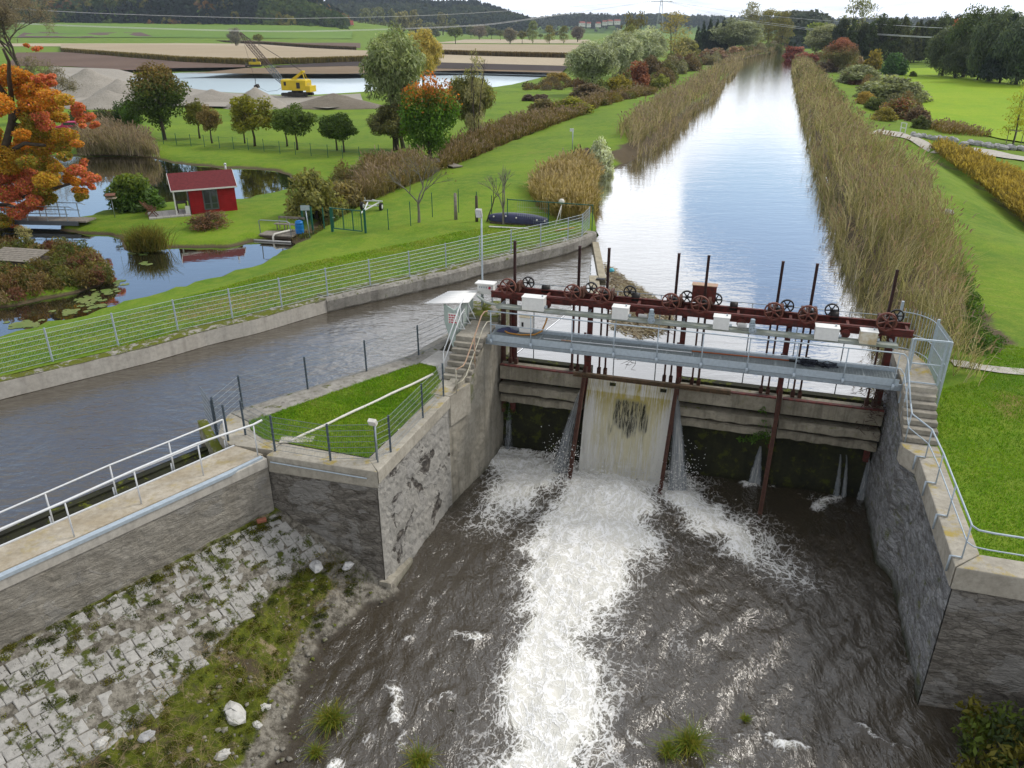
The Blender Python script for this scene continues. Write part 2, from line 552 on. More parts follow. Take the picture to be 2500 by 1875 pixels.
simple('brown_rust', (0.115, 0.070, 0.038), 0.8, 0.0, 0.4, 5.0, c2=(0.055, 0.042, 0.022), bumpd=0.004)
simple('rod_steel', (0.055, 0.026, 0.024), 0.6, 0.2, 0.35, 4.0)
simple('black_iron', (0.020, 0.018, 0.017), 0.55, 0.2, 0.3)
simple('white_box', (0.76, 0.76, 0.74), 0.5, 0.0, 0.08)
simple('stained_box', (0.68, 0.64, 0.54), 0.6, 0.0, 0.2, 3.0, c2=(0.48, 0.37, 0.20))
simple('shelter_white', (0.80, 0.80, 0.79), 0.45, 0.0, 0.03)
simple('shelter_green', (0.42, 0.50, 0.47), 0.5, 0.0, 0.1)
simple('sign_red', (0.50, 0.02, 0.07), 0.5, 0.0, 0.1)
simple('grate', (0.30, 0.34, 0.355), 0.5, 0.4, 0.15)
simple('tray', (0.36, 0.39, 0.375), 0.6, 0.3, 0.25, 3.0, c2=(0.27, 0.30, 0.24))
simple('wood_grey', (0.25, 0.225, 0.19), 0.85, 0.0, 0.35, 5.0, bumpd=0.004)
simple('wood_pale', (0.36, 0.32, 0.235), 0.85, 0.0, 0.3, 3.0, bumpd=0.004)
simple('wood_dark', (0.085, 0.065, 0.05), 0.85, 0.0, 0.35, 5.0, bumpd=0.004)
simple('wood_chair', (0.19, 0.085, 0.05), 0.7, 0.0, 0.3)
simple('hut_red', (0.37, 0.010, 0.016), 0.6, 0.0, 0.25, 2.0)
simple('hut_roof', (0.145, 0.024, 0.028), 0.85, 0.0, 0.3, 6.0, bumpd=0.004)
simple('frame_grey', (0.10, 0.115, 0.13), 0.5, 0.0, 0.15)
simple('trim_white', (0.70, 0.69, 0.67), 0.6, 0.0, 0.1)
simple('glass_dark', (0.04, 0.05, 0.055), 0.06, 0.0, 0.2, spec=0.8)
simple('green_paint', (0.012, 0.105, 0.075), 0.5, 0.0, 0.25)
simple('green_wire', (0.03, 0.12, 0.085), 0.5, 0.0, 0.25)
simple('barrel_blue', (0.012, 0.17, 0.50), 0.4, 0.0, 0.15)
simple('ball_cyan', (0.08, 0.42, 0.52), 0.4, 0.0, 0.15)
simple('tarp_blue', (0.030, 0.034, 0.085), 0.45, 0.0, 0.3, 3.0, bumpd=0.02)
simple('rubber', (0.02, 0.02, 0.02), 0.8, 0.0, 0.2)
simple('hose_orange', (0.42, 0.20, 0.035), 0.55, 0.0, 0.2)
simple('cable_orange', (0.36, 0.10, 0.03), 0.6, 0.0, 0.2)
simple('pvc_grey', (0.46, 0.46, 0.45), 0.5, 0.0, 0.15)
simple('pvc_white', (0.68, 0.66, 0.60), 0.5, 0.0, 0.2)
simple('motor_blue', (0.36, 0.43, 0.48), 0.45, 0.2, 0.2)
simple('blue_tape', (0.05, 0.18, 0.42), 0.5, 0.0, 0.1)
simple('yellow_wood', (0.42, 0.24, 0.04), 0.7, 0.0, 0.2)
simple('crane_yellow', (0.64, 0.47, 0.02), 0.5, 0.0, 0.12, 1.0)
simple('crane_pale', (0.52, 0.43, 0.13), 0.6, 0.0, 0.2, 1.0)
simple('crane_boom', (0.12, 0.085, 0.075), 0.7, 0.0, 0.3, 1.0)
simple('crane_boom_grey', (0.16, 0.19, 0.22), 0.7, 0.0, 0.3, 1.0)
simple('crane_dark', (0.05, 0.045, 0.04), 0.8, 0.0, 0.3, 1.0)
simple('house_white', (0.72, 0.71, 0.69), 0.8, 0.0, 0.08, 0.3)
simple('house_roof', (0.30, 0.085, 0.06), 0.85, 0.0, 0.2, 0.3)
simple('house_grey', (0.42, 0.42, 0.43), 0.85, 0.0, 0.2, 0.3)
simple('car_pink', (0.48, 0.03, 0.12), 0.4, 0.0, 0.1)
simple('bark', (0.085, 0.068, 0.052), 0.9, 0.0, 0.35, 3.0)
simple('bark_pale', (0.19, 0.175, 0.145), 0.9, 0.0, 0.3, 3.0)
simple('stump', (0.085, 0.055, 0.042), 0.9, 0.0, 0.4, 4.0, bumpd=0.03)
simple('pylon_steel', (0.45, 0.47, 0.49), 0.6, 0.2, 0.1)
simple('wire_light', (0.62, 0.64, 0.66), 0.5, 0.1, 0.05)
simple('brick_red', (0.34, 0.13, 0.08), 0.85, 0.0, 0.2)
simple('net_dark', (0.03, 0.035, 0.05), 0.8, 0.0, 0.3)
simple('lilypad', (0.16, 0.19, 0.055), 0.5, 0.0, 0.3, 1.0, c2=(0.10, 0.16, 0.03))
simple('bird_white', (0.85, 0.85, 0.85), 0.6, 0.0, 0.05)
simple('bird_dark', (0.05, 0.045, 0.04), 0.7, 0.0, 0.1)
def leafmat(name, trans=0.42, rough=0.55, spec=0.25):
 """leaf colour = object colour x the leaf's own tone"""
 m, b, out = newmat(name)
 oc = b.n('ShaderNodeObjectInfo').outputs['Color']
 col = b.mix(1.0, oc, b.attr('tone'), 'MULTIPLY')
 p = b.n('ShaderNodeBsdfPrincipled', {'Base Color': col, 'Roughness': rough, 'Specular IOR Level': spec})
 t = b.n('ShaderNodeBsdfTranslucent', {'Color': b.mix(1.0, col, (1.25, 1.2, 0.7), 'MULTIPLY')})
 mx = b.n('ShaderNodeMixShader', {0: trans, 1: p.outputs[0], 2: t.outputs[0]})
 b.set(out.inputs['Surface'], mx.outputs[0])
 MAT[name] = m
 return m
leafmat('leaf')
leafmat('leaf_thin', 0.35, 0.8, 0.1)
def ground_mat(name, cols, dry=(0.20, 0.15, 0.055), scale=1.0, bumpd=0.05, dirt=(0.075, 0.058, 0.036), stripes=None):
 m, b, out = newmat(name)
 p = b.pos()
 n1 = b.noise(0.12 * scale, p, 5, 0.6)
 n2 = b.noise(1.1 * scale, p, 6, 0.7)
 n3 = b.noise(9 * scale, p, 4, 0.7)
 col = b.mix(b.ramp(n1, 0.35, 0.65), cols[0], cols[1])
 col = b.mix(b.ramp(n2, 0.35, 0.7, 0.0, 0.6), col, cols[2])
 col = b.mix(b.ramp(n3, 0.3, 0.75, 0.0, 0.5), col, tuple(x * 0.55 for x in cols[0]))
 if stripes:
  ps = b.pos((1, 1, 1), rot=(0, 0, stripes[1]))
  w = b.n('ShaderNodeTexWave', {'Vector': ps, 'Scale': stripes[0], 'Distortion': 1.5, 'Detail': 2.0})
  col = b.mix(b.ramp(w.outputs['Fac'], 0.2, 0.8, 0.0, 0.22), col, tuple(x * 0.6 for x in cols[0]))
 a = b.n('ShaderNodeSeparateColor', {0: b.attr('zone')})
 dn = b.ramp(b.m('ADD', a.outputs[0], b.m('MULTIPLY', b.m('SUBTRACT', n2, 0.5), 0.9)), 0.35, 0.75)
 col = b.mix(b.m('MULTIPLY', dn, 0.85), col, b.mix(n3, dry, tuple(x * 1.25 for x in dry)))
 dd = b.ramp(b.m('ADD', a.outputs[1], b.m('MULTIPLY', b.m('SUBTRACT', n3, 0.5), 0.7)), 0.35, 0.7)
 col = b.mix(dd, col, b.mix(n2, dirt, tuple(x * 1.5 for x in dirt)))
 h = b.m('ADD', b.m('MULTIPLY', n3, 0.5), n2)
 MAT[name] = finish(m, b, out, col, 0.9, normal=b.bump(h, 0.6, bumpd), spec=0.12)
 return MAT[name]
ground_mat('grass', [(0.090, 0.178, 0.014), (0.155, 0.255, 0.016), (0.23, 0.275, 0.034)])
ground_mat('meadow', [(0.19, 0.33, 0.010), (0.24, 0.36, 0.011), (0.30, 0.38, 0.02)], scale=0.35)
ground_mat('far_green', [(0.115, 0.215, 0.03), (0.165, 0.26, 0.045), (0.14, 0.235, 0.04)], scale=0.05)
ground_mat('ploughed', [(0.13, 0.085, 0.062), (0.175, 0.115, 0.085), (0.145, 0.10, 0.07)], scale=0.2, stripes=(0.25, 0.6))
ground_mat('ploughed_purple', [(0.125, 0.085, 0.075), (0.15, 0.10, 0.09), (0.13, 0.09, 0.08)], scale=0.1)
ground_mat('stubble', [(0.39, 0.315, 0.21), (0.44, 0.36, 0.245), (0.36, 0.29, 0.19)], scale=0.15, stripes=(0.12, 0.3))
ground_mat('stubble_pale', [(0.46, 0.385, 0.27), (0.50, 0.42, 0.30), (0.42, 0.345, 0.24)], scale=0.15, stripes=(0.12, 0.2))
ground_mat('dark_soil', [(0.048, 0.036, 0.032), (0.065, 0.048, 0.042), (0.055, 0.042, 0.036)], scale=0.3)
ground_mat('brown_bank', [(0.20, 0.145, 0.09), (0.245, 0.18, 0.115), (0.19, 0.14, 0.09)], scale=0.3)
ground_mat('quarry_sand', [(0.33, 0.305, 0.265), (0.385, 0.355, 0.31), (0.28, 0.255, 0.215)], scale=0.4, bumpd=0.3)
ground_mat('quarry_mud', [(0.20, 0.175, 0.14), (0.27, 0.24, 0.195), (0.16, 0.135, 0.105)], scale=0.4, bumpd=0.3)
def bank_mat():
 m, b, out = newmat('bank_earth')
 p = b.pos()
 a = b.n('ShaderNodeSeparateColor', {0: b.attr('zone')})
 n1 = b.noise(0.9, p, 6, 0.68)
 n2 = b.noise(5, p, 6, 0.7)
 n3 = b.noise(28, p, 4, 0.7)
 rock = b.mix(b.ramp(n2, 0.35, 0.65), (0.085, 0.075, 0.058), (0.27, 0.25, 0.21))
 rock = b.mix(b.ramp(n3, 0.62, 0.7), rock, (0.42, 0.40, 0.36))
 earth = b.mix(n2, (0.045, 0.036, 0.022), (0.10, 0.075, 0.045))
 moss = b.mix(b.ramp(n2, 0.3, 0.7), (0.045, 0.062, 0.005), (0.135, 0.155, 0.012))
 veg = b.mix(b.ramp(n1, 0.36, 0.50), earth, moss)
 straw = b.mix(n3, (0.20, 0.155, 0.09), (0.32, 0.26, 0.16))
 veg = b.mix(b.ramp(b.noise(1.7, b.pos((1, 1, 1)), 5, 0.7), 0.56, 0.66), veg, straw)
 veg = b.mix(b.ramp(n3, 0.66, 0.74), veg, (0.30, 0.285, 0.25))
 f = b.ramp(b.m('ADD', a.outputs[0], b.m('MULTIPLY', b.m('SUBTRACT', n1, 0.5), 1.1)), 0.35, 0.65)
 col = b.mix(f, rock, veg)
 wet = b.ramp(b.zpos(), -4.45, -4.62)
 col = b.mix(wet, col, b.mix(n2, (0.022, 0.018, 0.013), (0.075, 0.06, 0.042)))
 h = b.m('ADD', n2, b.m('MULTIPLY', n3, 0.5))
 MAT['bank_earth'] = finish(m, b, out, col, b.ramp(wet, 0, 1, 0.9, 0.35), normal=b.bump(h, 0.9, 0.07), spec=0.25)
bank_mat()
# ------------------------------------------------------------------ water
def water_mat(name, deep, bumps, fac0=0.04, power=4.0, rough=0.03, boost=1.0, foam=False, scum=0.0, tint=(1, 1, 1)):
 m, b, out = newmat(name)
 nrm = None
 for (sc_, st, dist, rot, det) in bumps:
  p = b.pos(sc_, rot=(0, 0, rot))
  h = b.noise(1.0, p, det, 0.6, 0.4)
  nrm = b.bump(h, st, dist, nrm)
 body = b.n('ShaderNodeBsdfDiffuse', {'Color': deep})
 gl = b.n('ShaderNodeBsdfGlossy', {'Color': tint, 'Roughness': rough})
 if nrm is not None:
  b.set(gl.inputs['Normal'], nrm)
 lw = b.n('ShaderNodeLayerWeight', {'Blend': 0.5})
 if nrm is not None:
  b.set(lw.inputs['Normal'], nrm)
 fr = b.m('ADD', fac0, b.m('MULTIPLY', b.m('POWER', lw.outputs['Facing'], power), boost * (1 - fac0)), clamp=True)
 mx = b.n('ShaderNodeMixShader', {0: fr, 1: body.outputs[0], 2: gl.outputs[0]}).outputs[0]
 if foam:
  mx = foam_layer(b, mx)
 b.set(out.inputs['Surface'], mx)
 MAT[name] = m
 return m
def foam_layer(b, base):
 fo = b.attr('foam', 'Fac')
 vc = b.attr('flow', 'Vector')
 vcx = b.n('ShaderNodeSeparateXYZ', {0: vc})
 p = b.n('ShaderNodeCombineXYZ', {0: vcx.outputs[0], 1: vcx.outputs[1], 2: 0.0}).outputs[0]
 w1 = b.noise(1.3, p, 4, 0.6, col=True)
 pw = b.n('ShaderNodeVectorMath', {0: b.n('ShaderNodeVectorMath', {0: w1, 3: 0.9}, operation='SCALE').outputs[0], 1: p}, operation='ADD').outputs[0]
 w2 = b.noise(6.0, pw, 3, 0.6, col=True)
 pw = b.n('ShaderNodeVectorMath', {0: b.n('ShaderNodeVectorMath', {0: w2, 3: 0.16}, operation='SCALE').outputs[0], 1: pw}, operation='ADD').outputs[0]
 e1 = b.ramp(b.vor(3.4, pw, 'DISTANCE_TO_EDGE'), 0.0, 0.15, 1.0, 0.0)
 e2 = b.ramp(b.vor(8.5, pw, 'DISTANCE_TO_EDGE'), 0.0, 0.17, 1.0, 0.0)
 nz = b.noise(1.8, pw, 6, 0.7)
 pat = b.m('ADD', b.m('ADD', b.m('MULTIPLY', e1, 0.34), b.m('MULTIPLY', e2, 0.24)), b.m('MULTIPLY', nz, 0.55))
 t = b.m('SUBTRACT', 0.90, b.m('MULTIPLY', fo, 1.06))
 f = b.ramp(pat, b.m('SUBTRACT', t, 0.10), b.m('ADD', t, 0.26))
 f = b.m('MULTIPLY', f, b.ramp(fo, 0.05, 0.7, 0.0, 1.0))
 h = b.m('ADD', pat, b.m('MULTIPLY', b.noise(9, pw, 4, 0.7), 0.5))
 cf = b.mix(b.ramp(pat, 0.30, 0.75), (0.66, 0.65, 0.60), (0.90, 0.90, 0.90))
 fd = b.n('ShaderNodeBsdfDiffuse', {'Color': cf, 'Normal': b.bump(h, 0.75, 0.06)})
 mk = b.n('ShaderNodeBsdfDiffuse', {'Color': b.mix(nz, (0.16, 0.145, 0.115), (0.38, 0.37, 0.33)), 'Normal': b.bump(h, 0.6, 0.05)})
 base = b.n('ShaderNodeMixShader', {0: b.m('MULTIPLY', b.ramp(b.m('ADD', fo, b.m('MULTIPLY', b.m('SUBTRACT', nz, .5), .5)), 0.25, 0.9), 0.75), 1: base, 2: mk.outputs[0]}).outputs[0]
 return b.n('ShaderNodeMixShader', {0: f, 1: base, 2: fd.outputs[0]}).outputs[0]
water_mat('canal_water', (0.030, 0.026, 0.018), [((0.9, 2.2, 1), 0.25, 0.05, -RW, 3), ((0.12, 0.3, 1), 0.2, 0.1, -RW, 2)], fac0=0.06, power=2.6, rough=0.02, boost=1.05)
water_mat('head_water', (0.060, 0.050, 0.036), [((2.4, 4.2, 1), 0.5, 0.06, 0.2, 4), ((0.45, 0.8, 1), 0.5, 0.2, 0.2, 3)], fac0=0.04, power=2.7, rough=0.07, boost=0.85)
water_mat('pond_water', (0.014, 0.014, 0.009), [((0.8, 1.6, 1), 0.10, 0.04, 0.1, 3)], fac0=0.05, power=2.4, rough=0.015, boost=1.0)
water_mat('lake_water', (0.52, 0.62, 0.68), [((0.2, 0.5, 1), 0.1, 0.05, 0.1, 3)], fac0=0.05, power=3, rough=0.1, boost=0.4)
water_mat('tail_water', (0.042, 0.033, 0.022), [((5.0, 2.6, 2), 0.85, 0.08, -RW + 0.35, 5), ((1.8, 0.8, 1), 0.8, 0.22, -RW + .2, 4)], fac0=0.05, power=2.3, rough=0.07, boost=0.85, foam=True)
def fall_mat(name, yellow=0.6, dens=0.9):
 """falling water: streaks along the fall (uv 'flow': x across, y down 0..1)"""
 m, b, out = newmat(name)
 fv = b.n('ShaderNodeSeparateXYZ', {0: b.attr('flow', 'Vector')})
 u, v = fv.outputs[0], fv.outputs[1]
 den = b.attr('foam', 'Fac')
 p = b.n('ShaderNodeCombineXYZ', {0: b.m('MULTIPLY', u, 5.0), 1: b.m('MULTIPLY', v, 1.1), 2: 0.0}).outputs[0]
 p2 = b.n('ShaderNodeCombineXYZ', {0: b.m('MULTIPLY', u, 16.0), 1: b.m('MULTIPLY', v, 2.6), 2: 3.0}).outputs[0]
 p3 = b.n('ShaderNodeCombineXYZ', {0: b.m('MULTIPLY', u, 26.0), 1: b.m('MULTIPLY', v, 11.0), 2: 7.0}).outputs[0]
 s1 = b.noise(1.0, p, 6, 0.65)
 s2 = b.noise(1.0, p2, 5, 0.7, 0.6)
 s3 = b.noise(1.0, p3, 4, 0.7, 0.8)
 s = b.m('ADD', b.m('ADD', b.m('MULTIPLY', s1, 0.40), b.m('MULTIPLY', s2, 0.35)), b.m('MULTIPLY', s3, 0.25))
 wh = b.ramp(b.m('ADD', s, b.m('MULTIPLY', b.m('SUBTRACT', den, 0.62), 0.45)), 0.45, 0.62)
 yc = b.mix(b.ramp(v, 0.02, 0.45), (0.52, 0.41, 0.03), (0.80, 0.75, 0.52))
 yl = b.mix(b.ramp(s1, 0.4, 0.6, 0.0, 0.4), yc, (0.48, 0.44, 0.28))
 wc = (0.92, 0.91, 0.85)
 col = b.mix(wh, yl if yellow > 0 else (0.30, 0.33, 0.36), wc)
 dk = b.m('MULTIPLY', b.m('MULTIPLY', b.ramp(den, 0.55, 0.05), 0.85), b.ramp(b.m('ADD', b.m('MULTIPLY', s2, .7), b.m('MULTIPLY', s1, .3)), 0.62, 0.40)) if yellow > 0 else 0.0
 col = b.mix(dk, col, b.mix(s3, (0.12, 0.125, 0.115), (0.36, 0.36, 0.33)))
 d = b.n('ShaderNodeBsdfPrincipled', {'Base Color': col, 'Roughness': 0.3, 'Specular IOR Level': 0.5, 'Normal': b.bump(b.m('ADD', s2, s3), 0.9, 0.06)})
 t = b.n('ShaderNodeBsdfTransparent')
 tr = b.ramp(b.m('ADD', b.m('ADD', b.m('MULTIPLY', s3, 0.5), b.m('MULTIPLY', s2, 0.5)), b.m('MULTIPLY', b.m('SUBTRACT', den, 0.5), 1.3 if yellow == 0 else 0.25)), 0.36 if yellow == 0 else 0.28, 0.58 if yellow == 0 else 0.42)
 tl = b.n('ShaderNodeBsdfTranslucent', {'Color': col})
 dm = b.n('ShaderNodeMixShader', {0: 0.35, 1: d.outputs[0], 2: tl.outputs[0]})
 mx = b.n('ShaderNodeMixShader', {0: tr, 1: t.outputs[0], 2: dm.outputs[0]})
 b.set(out.inputs['Surface'], mx.outputs[0])
 MAT[name] = m
fall_mat('fall', 0.6)
fall_mat('jet', 0.0)
# ------------------------------------------------------------------ ground sheet
ZP = -1.2       # fish pond
ZC = -0.75      # canal and headrace
ZT = -4.7       # tailrace
ZL = -2.6       # quarry lake
WALL_PX = [(0, 934), (363, 848), (500, 809), (625, 780), (797, 731), (905, 707), (1000, 687), (1125, 659), (1170, 645), (1320, 611), (1387, 594), (1431, 579), (1457, 567)]
WALL_F = GL(WALL_PX, 0)
_d = Vector(WALL_F[0]) - Vector(WALL_F[2])
_d.normalize()
WALL_F = [tuple(Vector(WALL_F[0]) + _d * 14)] + WALL_F
def offset_line(pts, d):
 out = []
 for i in range(len(pts)):
  a = Vector(pts[max(i - 1, 0)][:2])
  c = Vector(pts[min(i + 1, len(pts) - 1)][:2])
  t = (c - a).normalized()
  n_ = Vector((-t.y, t.x))
  out.append(tuple(Vector(pts[i][:2]) + n_ * d))
 return out
WALL_B = offset_line(WALL_F, 0.75)      # land side edge of the wall top
WALL_H = offset_line(WALL_F, 0.45)
HOLE = WALL_H + [tuple(W(4, 24.3)[:2]), tuple(W(17.2, 7)[:2]), tuple(W(15.75, 3.2)[:2]), tuple(W(15.75, -8.3)[:2]), tuple(W(60, -8.3)[:2]), tuple(W(60, -45)[:2]), tuple(W(-60, -45)[:2])]
POND = GL([(-260, 905), (17, 815), (142, 786), (255, 761), (300, 744), (368, 727), (442, 704), (496, 687), (567, 669), (625, 650), (681, 622), (715, 600), (708, 586), (624, 589), (565, 603),
  (467, 605), (405, 606), (335, 618), (300, 610), (292, 585), (272, 574), (200, 570), (142, 563), (150, 548), (210, 534), (255, 520), (331, 511), (420, 500), (581, 492), (659, 475),
  (704, 463), (712, 448), (704, 429), (656, 416), (571, 411), (510, 408), (425, 400), (397, 392), (340, 382), (210, 379), (127, 383), (-120, 392), (-140, 440), (-40, 500), (12, 540), (27, 557), (0, 562), (-120, 572), (-420, 640)], ZP)
REED_ISL = GL([(-160, 780), (0, 752), (57, 744), (127, 727), (198, 713), (249, 698), (270, 681), (267, 660), (227, 630), (170, 610), (113, 603), (42, 600), (0, 604), (-120, 625)], ZP)
CAN_L = GL([(1457, 560), (1450, 520), (1458, 470), (1452, 430), (1490, 405), (1530, 398), (1585, 368), (1642, 322), (1692, 266), (1745, 240), (1757, 206), (1783, 190), (1808, 152), (1850, 138), (1918, 122)], ZC)
CAN_R = [tuple(W(15.3, 3.0)[:2]), tuple(W(17.0, 7.0)[:2])] + GL([(2088, 640), (2060, 560), (2030, 470), (2000, 385), (1975, 300), (1955, 240), (1940, 180), (1938, 140), (1932, 122)], ZC)
CANAL = CAN_L + CAN_R[::-1] + [tuple(W(14, 1.5)[:2]), tuple(W(1, 8)[:2]), tuple(W(-1.2, 22)[:2])]
LAKE = GL([(300, 196), (439, 214), (496, 222), (560, 229), (640, 233), (698, 237), (769, 237), (863, 230), (1000, 222), (1150, 221), (1210, 213), (1232, 210), (1290, 196), (1352, 180), (1352, 174), (1142, 169), (1079, 171), (900, 178), (727, 179), (500, 176), (439, 178), (330, 182)], ZL)
DITCH_L = GL([(735, 583), (770, 556), (810, 535), (860, 505), (920, 475), (990, 455), (1050, 420), (1110, 395), (1200, 362), (1330, 312), (1450, 265)], -1.0)
DITCH_R = GL([(2560, 590), (2480, 520), (2400, 458), (2330, 414), (2262, 378)], -1.5)
DITCH_R2 = GL([(2205, 305), (2130, 252), (2060, 205), (2010, 172)], -1.4)
CP = []
def cps(z, pts):
 for x, y in pts:
  g = G(x, y, z)
  CP.append((g.x, g.y, z))
cps(0.02, [(-20, 915), (129, 880), (289, 840), (435, 804), (568, 774), (688, 746), (800, 719), (905, 696), (1000, 673), (1089, 652), (1171, 632), (1248, 615), (1320, 600), (1386, 585), (1420, 574), (1440, 555)])
cps(-1.0, [(0, 812), (142, 780), (300, 738), (442, 698), (567, 664), (681, 618)])
cps(-0.15, [(300, 795), (560, 730), (800, 680), (1000, 630), (1200, 575)])
cps(-0.55, [(700, 650), (850, 600), (780, 600)])
cps(-0.35, [(900, 580), (1000, 570), (920, 545)])
cps(-0.05, [(1050, 550), (1120, 520), (1200, 520), (1330, 530), (1400, 520), (1300, 470)])
cps(0.25, [(1200, 450), (1300, 400), (1400, 350), (1500, 292), (1600, 240), (1700, 178), (1780, 140)])
cps(0.05, [(1440, 500), (1440, 440), (1480, 400)])
cps(-0.7, [(465, 530), (400, 530), (560, 540), (330, 540), (640, 500), (600, 560)])
cps(-0.95, [(230, 550), (320, 580), (560, 590)])
cps(-0.85, [(425, 390), (520, 395), (640, 400), (450, 340), (600, 350), (750, 370), (880, 390), (700, 320), (850, 300)])
cps(-0.9, [(960, 420), (880, 450), (1060, 380), (1150, 340), (1300, 290), (1430, 240), (1540, 200)])
cps(-1.25, [(1200, 250), (1150, 290), (1300, 230), (1000, 280), (600, 290), (700, 280), (350, 280), (1400, 200), (900, 260)])
cps(-1.1, [(200, 330), (60, 330), (250, 300), (-200, 380), (-300, 480)])
cps(-0.5, [(20, 520), (-100, 520), (-200, 560)])
for s_, t_, z_ in [(16, -8, .0), (20, -8, .0), (28, -8, -.05), (16, -4, .02), (22, -4, .05), (16.3, 0, .12), (22, 1, .1), (16.5, 3, .2), (20, 5, .1), (30, 0, 0), (18, 9, .1), (17.5, 12, .0)]:
 g = W(s_, t_)
 CP.append((g.x, g.y, z_))
cps(0.25, [(2450, 600), (2380, 560), (2330, 480), (2260, 425), (2190, 380), (2130, 335), (2085, 280), (2040, 225), (2005, 185), (1985, 160)])
cps(-1.1, [(2570, 600), (2530, 530), (2440, 455), (2360, 400), (2290, 365)])
cps(-0.55, [(2420, 395), (2330, 362), (2500, 415)])
cps(-0.2, [(2230, 338), (2180, 334)])
cps(-0.45, [(2340, 350), (2450, 370), (2560, 395)])
cps(-1.25, [(2300, 300), (2450, 330), (2400, 250), (2250, 200), (2500, 250), (2330, 160), (2180, 250), (2110, 205), (2060, 170)])
for X, Y, z_ in [(-120, 60, -.9), (-60, 30, -.2), (-45, 22, 0), (60, 20, -.1), (90, 60, -1.2), (80, 110, -1.3), (-130, 120, -1.2), (-80, 180, -1.3), (40, 200, -1.2), (120, 200, -1.3), (0, 200, -1.3), (-140, 200, -1.3)]:
 CP.append((X, Y, z_))
CP = np.array(CP)
_c = CP[:, :2]
_r = np.hypot(*(_c[:, None, :] - _c[None]).transpose(2, 0, 1))
_n = len(CP)
_Am = np.zeros((_n + 1, _n + 1))
_Am[:_n, :_n] = -_r - np.eye(_n) * 0.4
_Am[:_n, _n] = 1
_Am[_n, :_n] = 1
_wt = np.linalg.solve(_Am, np.append(CP[:, 2], 0))
HILL_Y = 820.0
def hills(x, y):
 """rise of the land on the far left"""
 ramp = np.clip((y - (840 + 0.10 * (x + 300))) / 320.0, 0, 1)
 left = smooth01((-60 - x) / 220.0)
 return ramp ** 1.2 * 24.0 * left
def height(P_):
 out = np.empty(len(P_))
 for a in range(0, len(P_), 4000):
  q = P_[a:a + 4000]
  r = np.hypot(q[:, None, 0] - _c[None, :, 0], q[:, None, 1] - _c[None, :, 1])
  out[a:a + 4000] = -r @ _wt[:_n] + _wt[_n]
 fy = smooth01((P_[:, 1] - 150) / 60) + smooth01((np.abs(P_[:, 0]) - 110) / 60)
 fy = np.clip(fy, 0, 1)
 out = out * (1 - fy) - 1.3 * fy
 out = out + (vnoise(P_, 0.35, 3, 2) - 0.5) * 0.10
 dl = dpoly(P_, CAN_L, False)
 dr = dpoly(P_, CAN_R, False)
 far = smooth01((P_[:, 1] - 130) / 50)
 dam = -1.3 + 1.5 * smooth01((9 - np.minimum(dl, dr)) / 4)
 out = np.where(far > 0, np.maximum(out, dam * far + out * (1 - far)), out)
 d = dpoly(P_, DITCH_L, False)
 out = out - 0.65 * smooth01((1.6 - d) / 1.4) * (P_[:, 1] < 140)
 d = dpoly(P_, DITCH_R, False)
 out = np.where(d < 4, np.minimum(out, -1.75 + 0.38 * d), out)
 d = dpoly(P_, DITCH_R2, False)
 out = np.where(d < 4, np.minimum(out, -1.6 + 0.4 * d), out)
 for poly, lv, slope, dep in ((POND, ZP, 0.7, 1.2), (LAKE, ZL, 0.25, 1.0)):
  ins = inpoly(P_, poly)
  d = dpoly(P_, poly)
  if poly is POND:
   isl = inpoly(P_, REED_ISL)
   di = dpoly(P_, REED_ISL)
   d = np.minimum(d, di)
   ins = ins & ~isl
   out = np.where(isl, lv + 0.06 + np.minimum(di * 0.35, 0.3), out)
  rise = lv + 0.05 + (np.minimum(d * 0.9, 0.28) if poly is POND else d * 0.10)
  near = (d < (2.5 if poly is POND else 12))
  blend = np.clip(d / (2.5 if poly is POND else 12), 0, 1)
  out = np.where(~ins & near, np.maximum(rise, lv + 0.04) * (1 - blend) + np.maximum(out, lv + 0.05) * blend, out)
  out = np.where(ins, lv - 0.03 - np.minimum(d * slope, dep), out)
 ins = inpoly(P_, CANAL)
 d = dpoly(P_, CANAL)
 out = np.where(ins, ZC - 0.03 - np.minimum(d * 0.7, 1.6), np.where(d < 1.5, np.maximum(out, ZC + 0.05), out))
 out = np.where(ins, out, out + hills(P_[:, 0], P_[:, 1]))
 return out
def gz(x, y):
 return float(height(np.array([[x, y]], float))[0])
def on_ground(px, py, z=-0.8, it=4):
 """point of the ground sheet seen at a photo pixel"""
 for _ in range(it):
  p = G(px, py, z)
  z = gz(p.x, p.y)
 return Vector((p.x, p.y, z))
def grid(x0, x1, y0, y1, st, jit=0.25, seed=1):
 r = np.random.RandomState(seed)
 xs, ys = np.meshgrid(np.arange(x0, x1, st), np.arange(y0, y1, st))
 q = np.stack([xs.ravel(), ys.ravel()], 1)
 return q + r.uniform(-jit, jit, q.shape) * st
def fan(q):
 """keep what the view can reach, with a margin"""
 return q[(np.abs(q[:, 0]) < q[:, 1] * 0.85 + 14)]
pts = [fan(grid(-48, 46, 12, 72, 0.8, seed=1)), fan(grid(-90, 90, 72, 130, 1.8, seed=2)), fan(grid(-200, 190, 130, 260, 6, seed=3)), fan(grid(-700, 700, 260, 800, 40, seed=4)),
 fan(grid(-1600, 1600, 800, 2000, 60, seed=5)), np.array([(-60, 0), (60, 0), (-60, 12), (60, 12), (-200, 0), (200, 0), (-4000, 0), (4000, 0), (-6000, 9000), (6000, 9000), (-4000, 3000), (4000, 3000), (0, 4000)], float)]
pts = np.concatenate(pts)
lines = [(POND, True), (REED_ISL, True), (CANAL, True), (LAKE, True), (HOLE, True)]
V2 = []
E2 = []
lineset = []
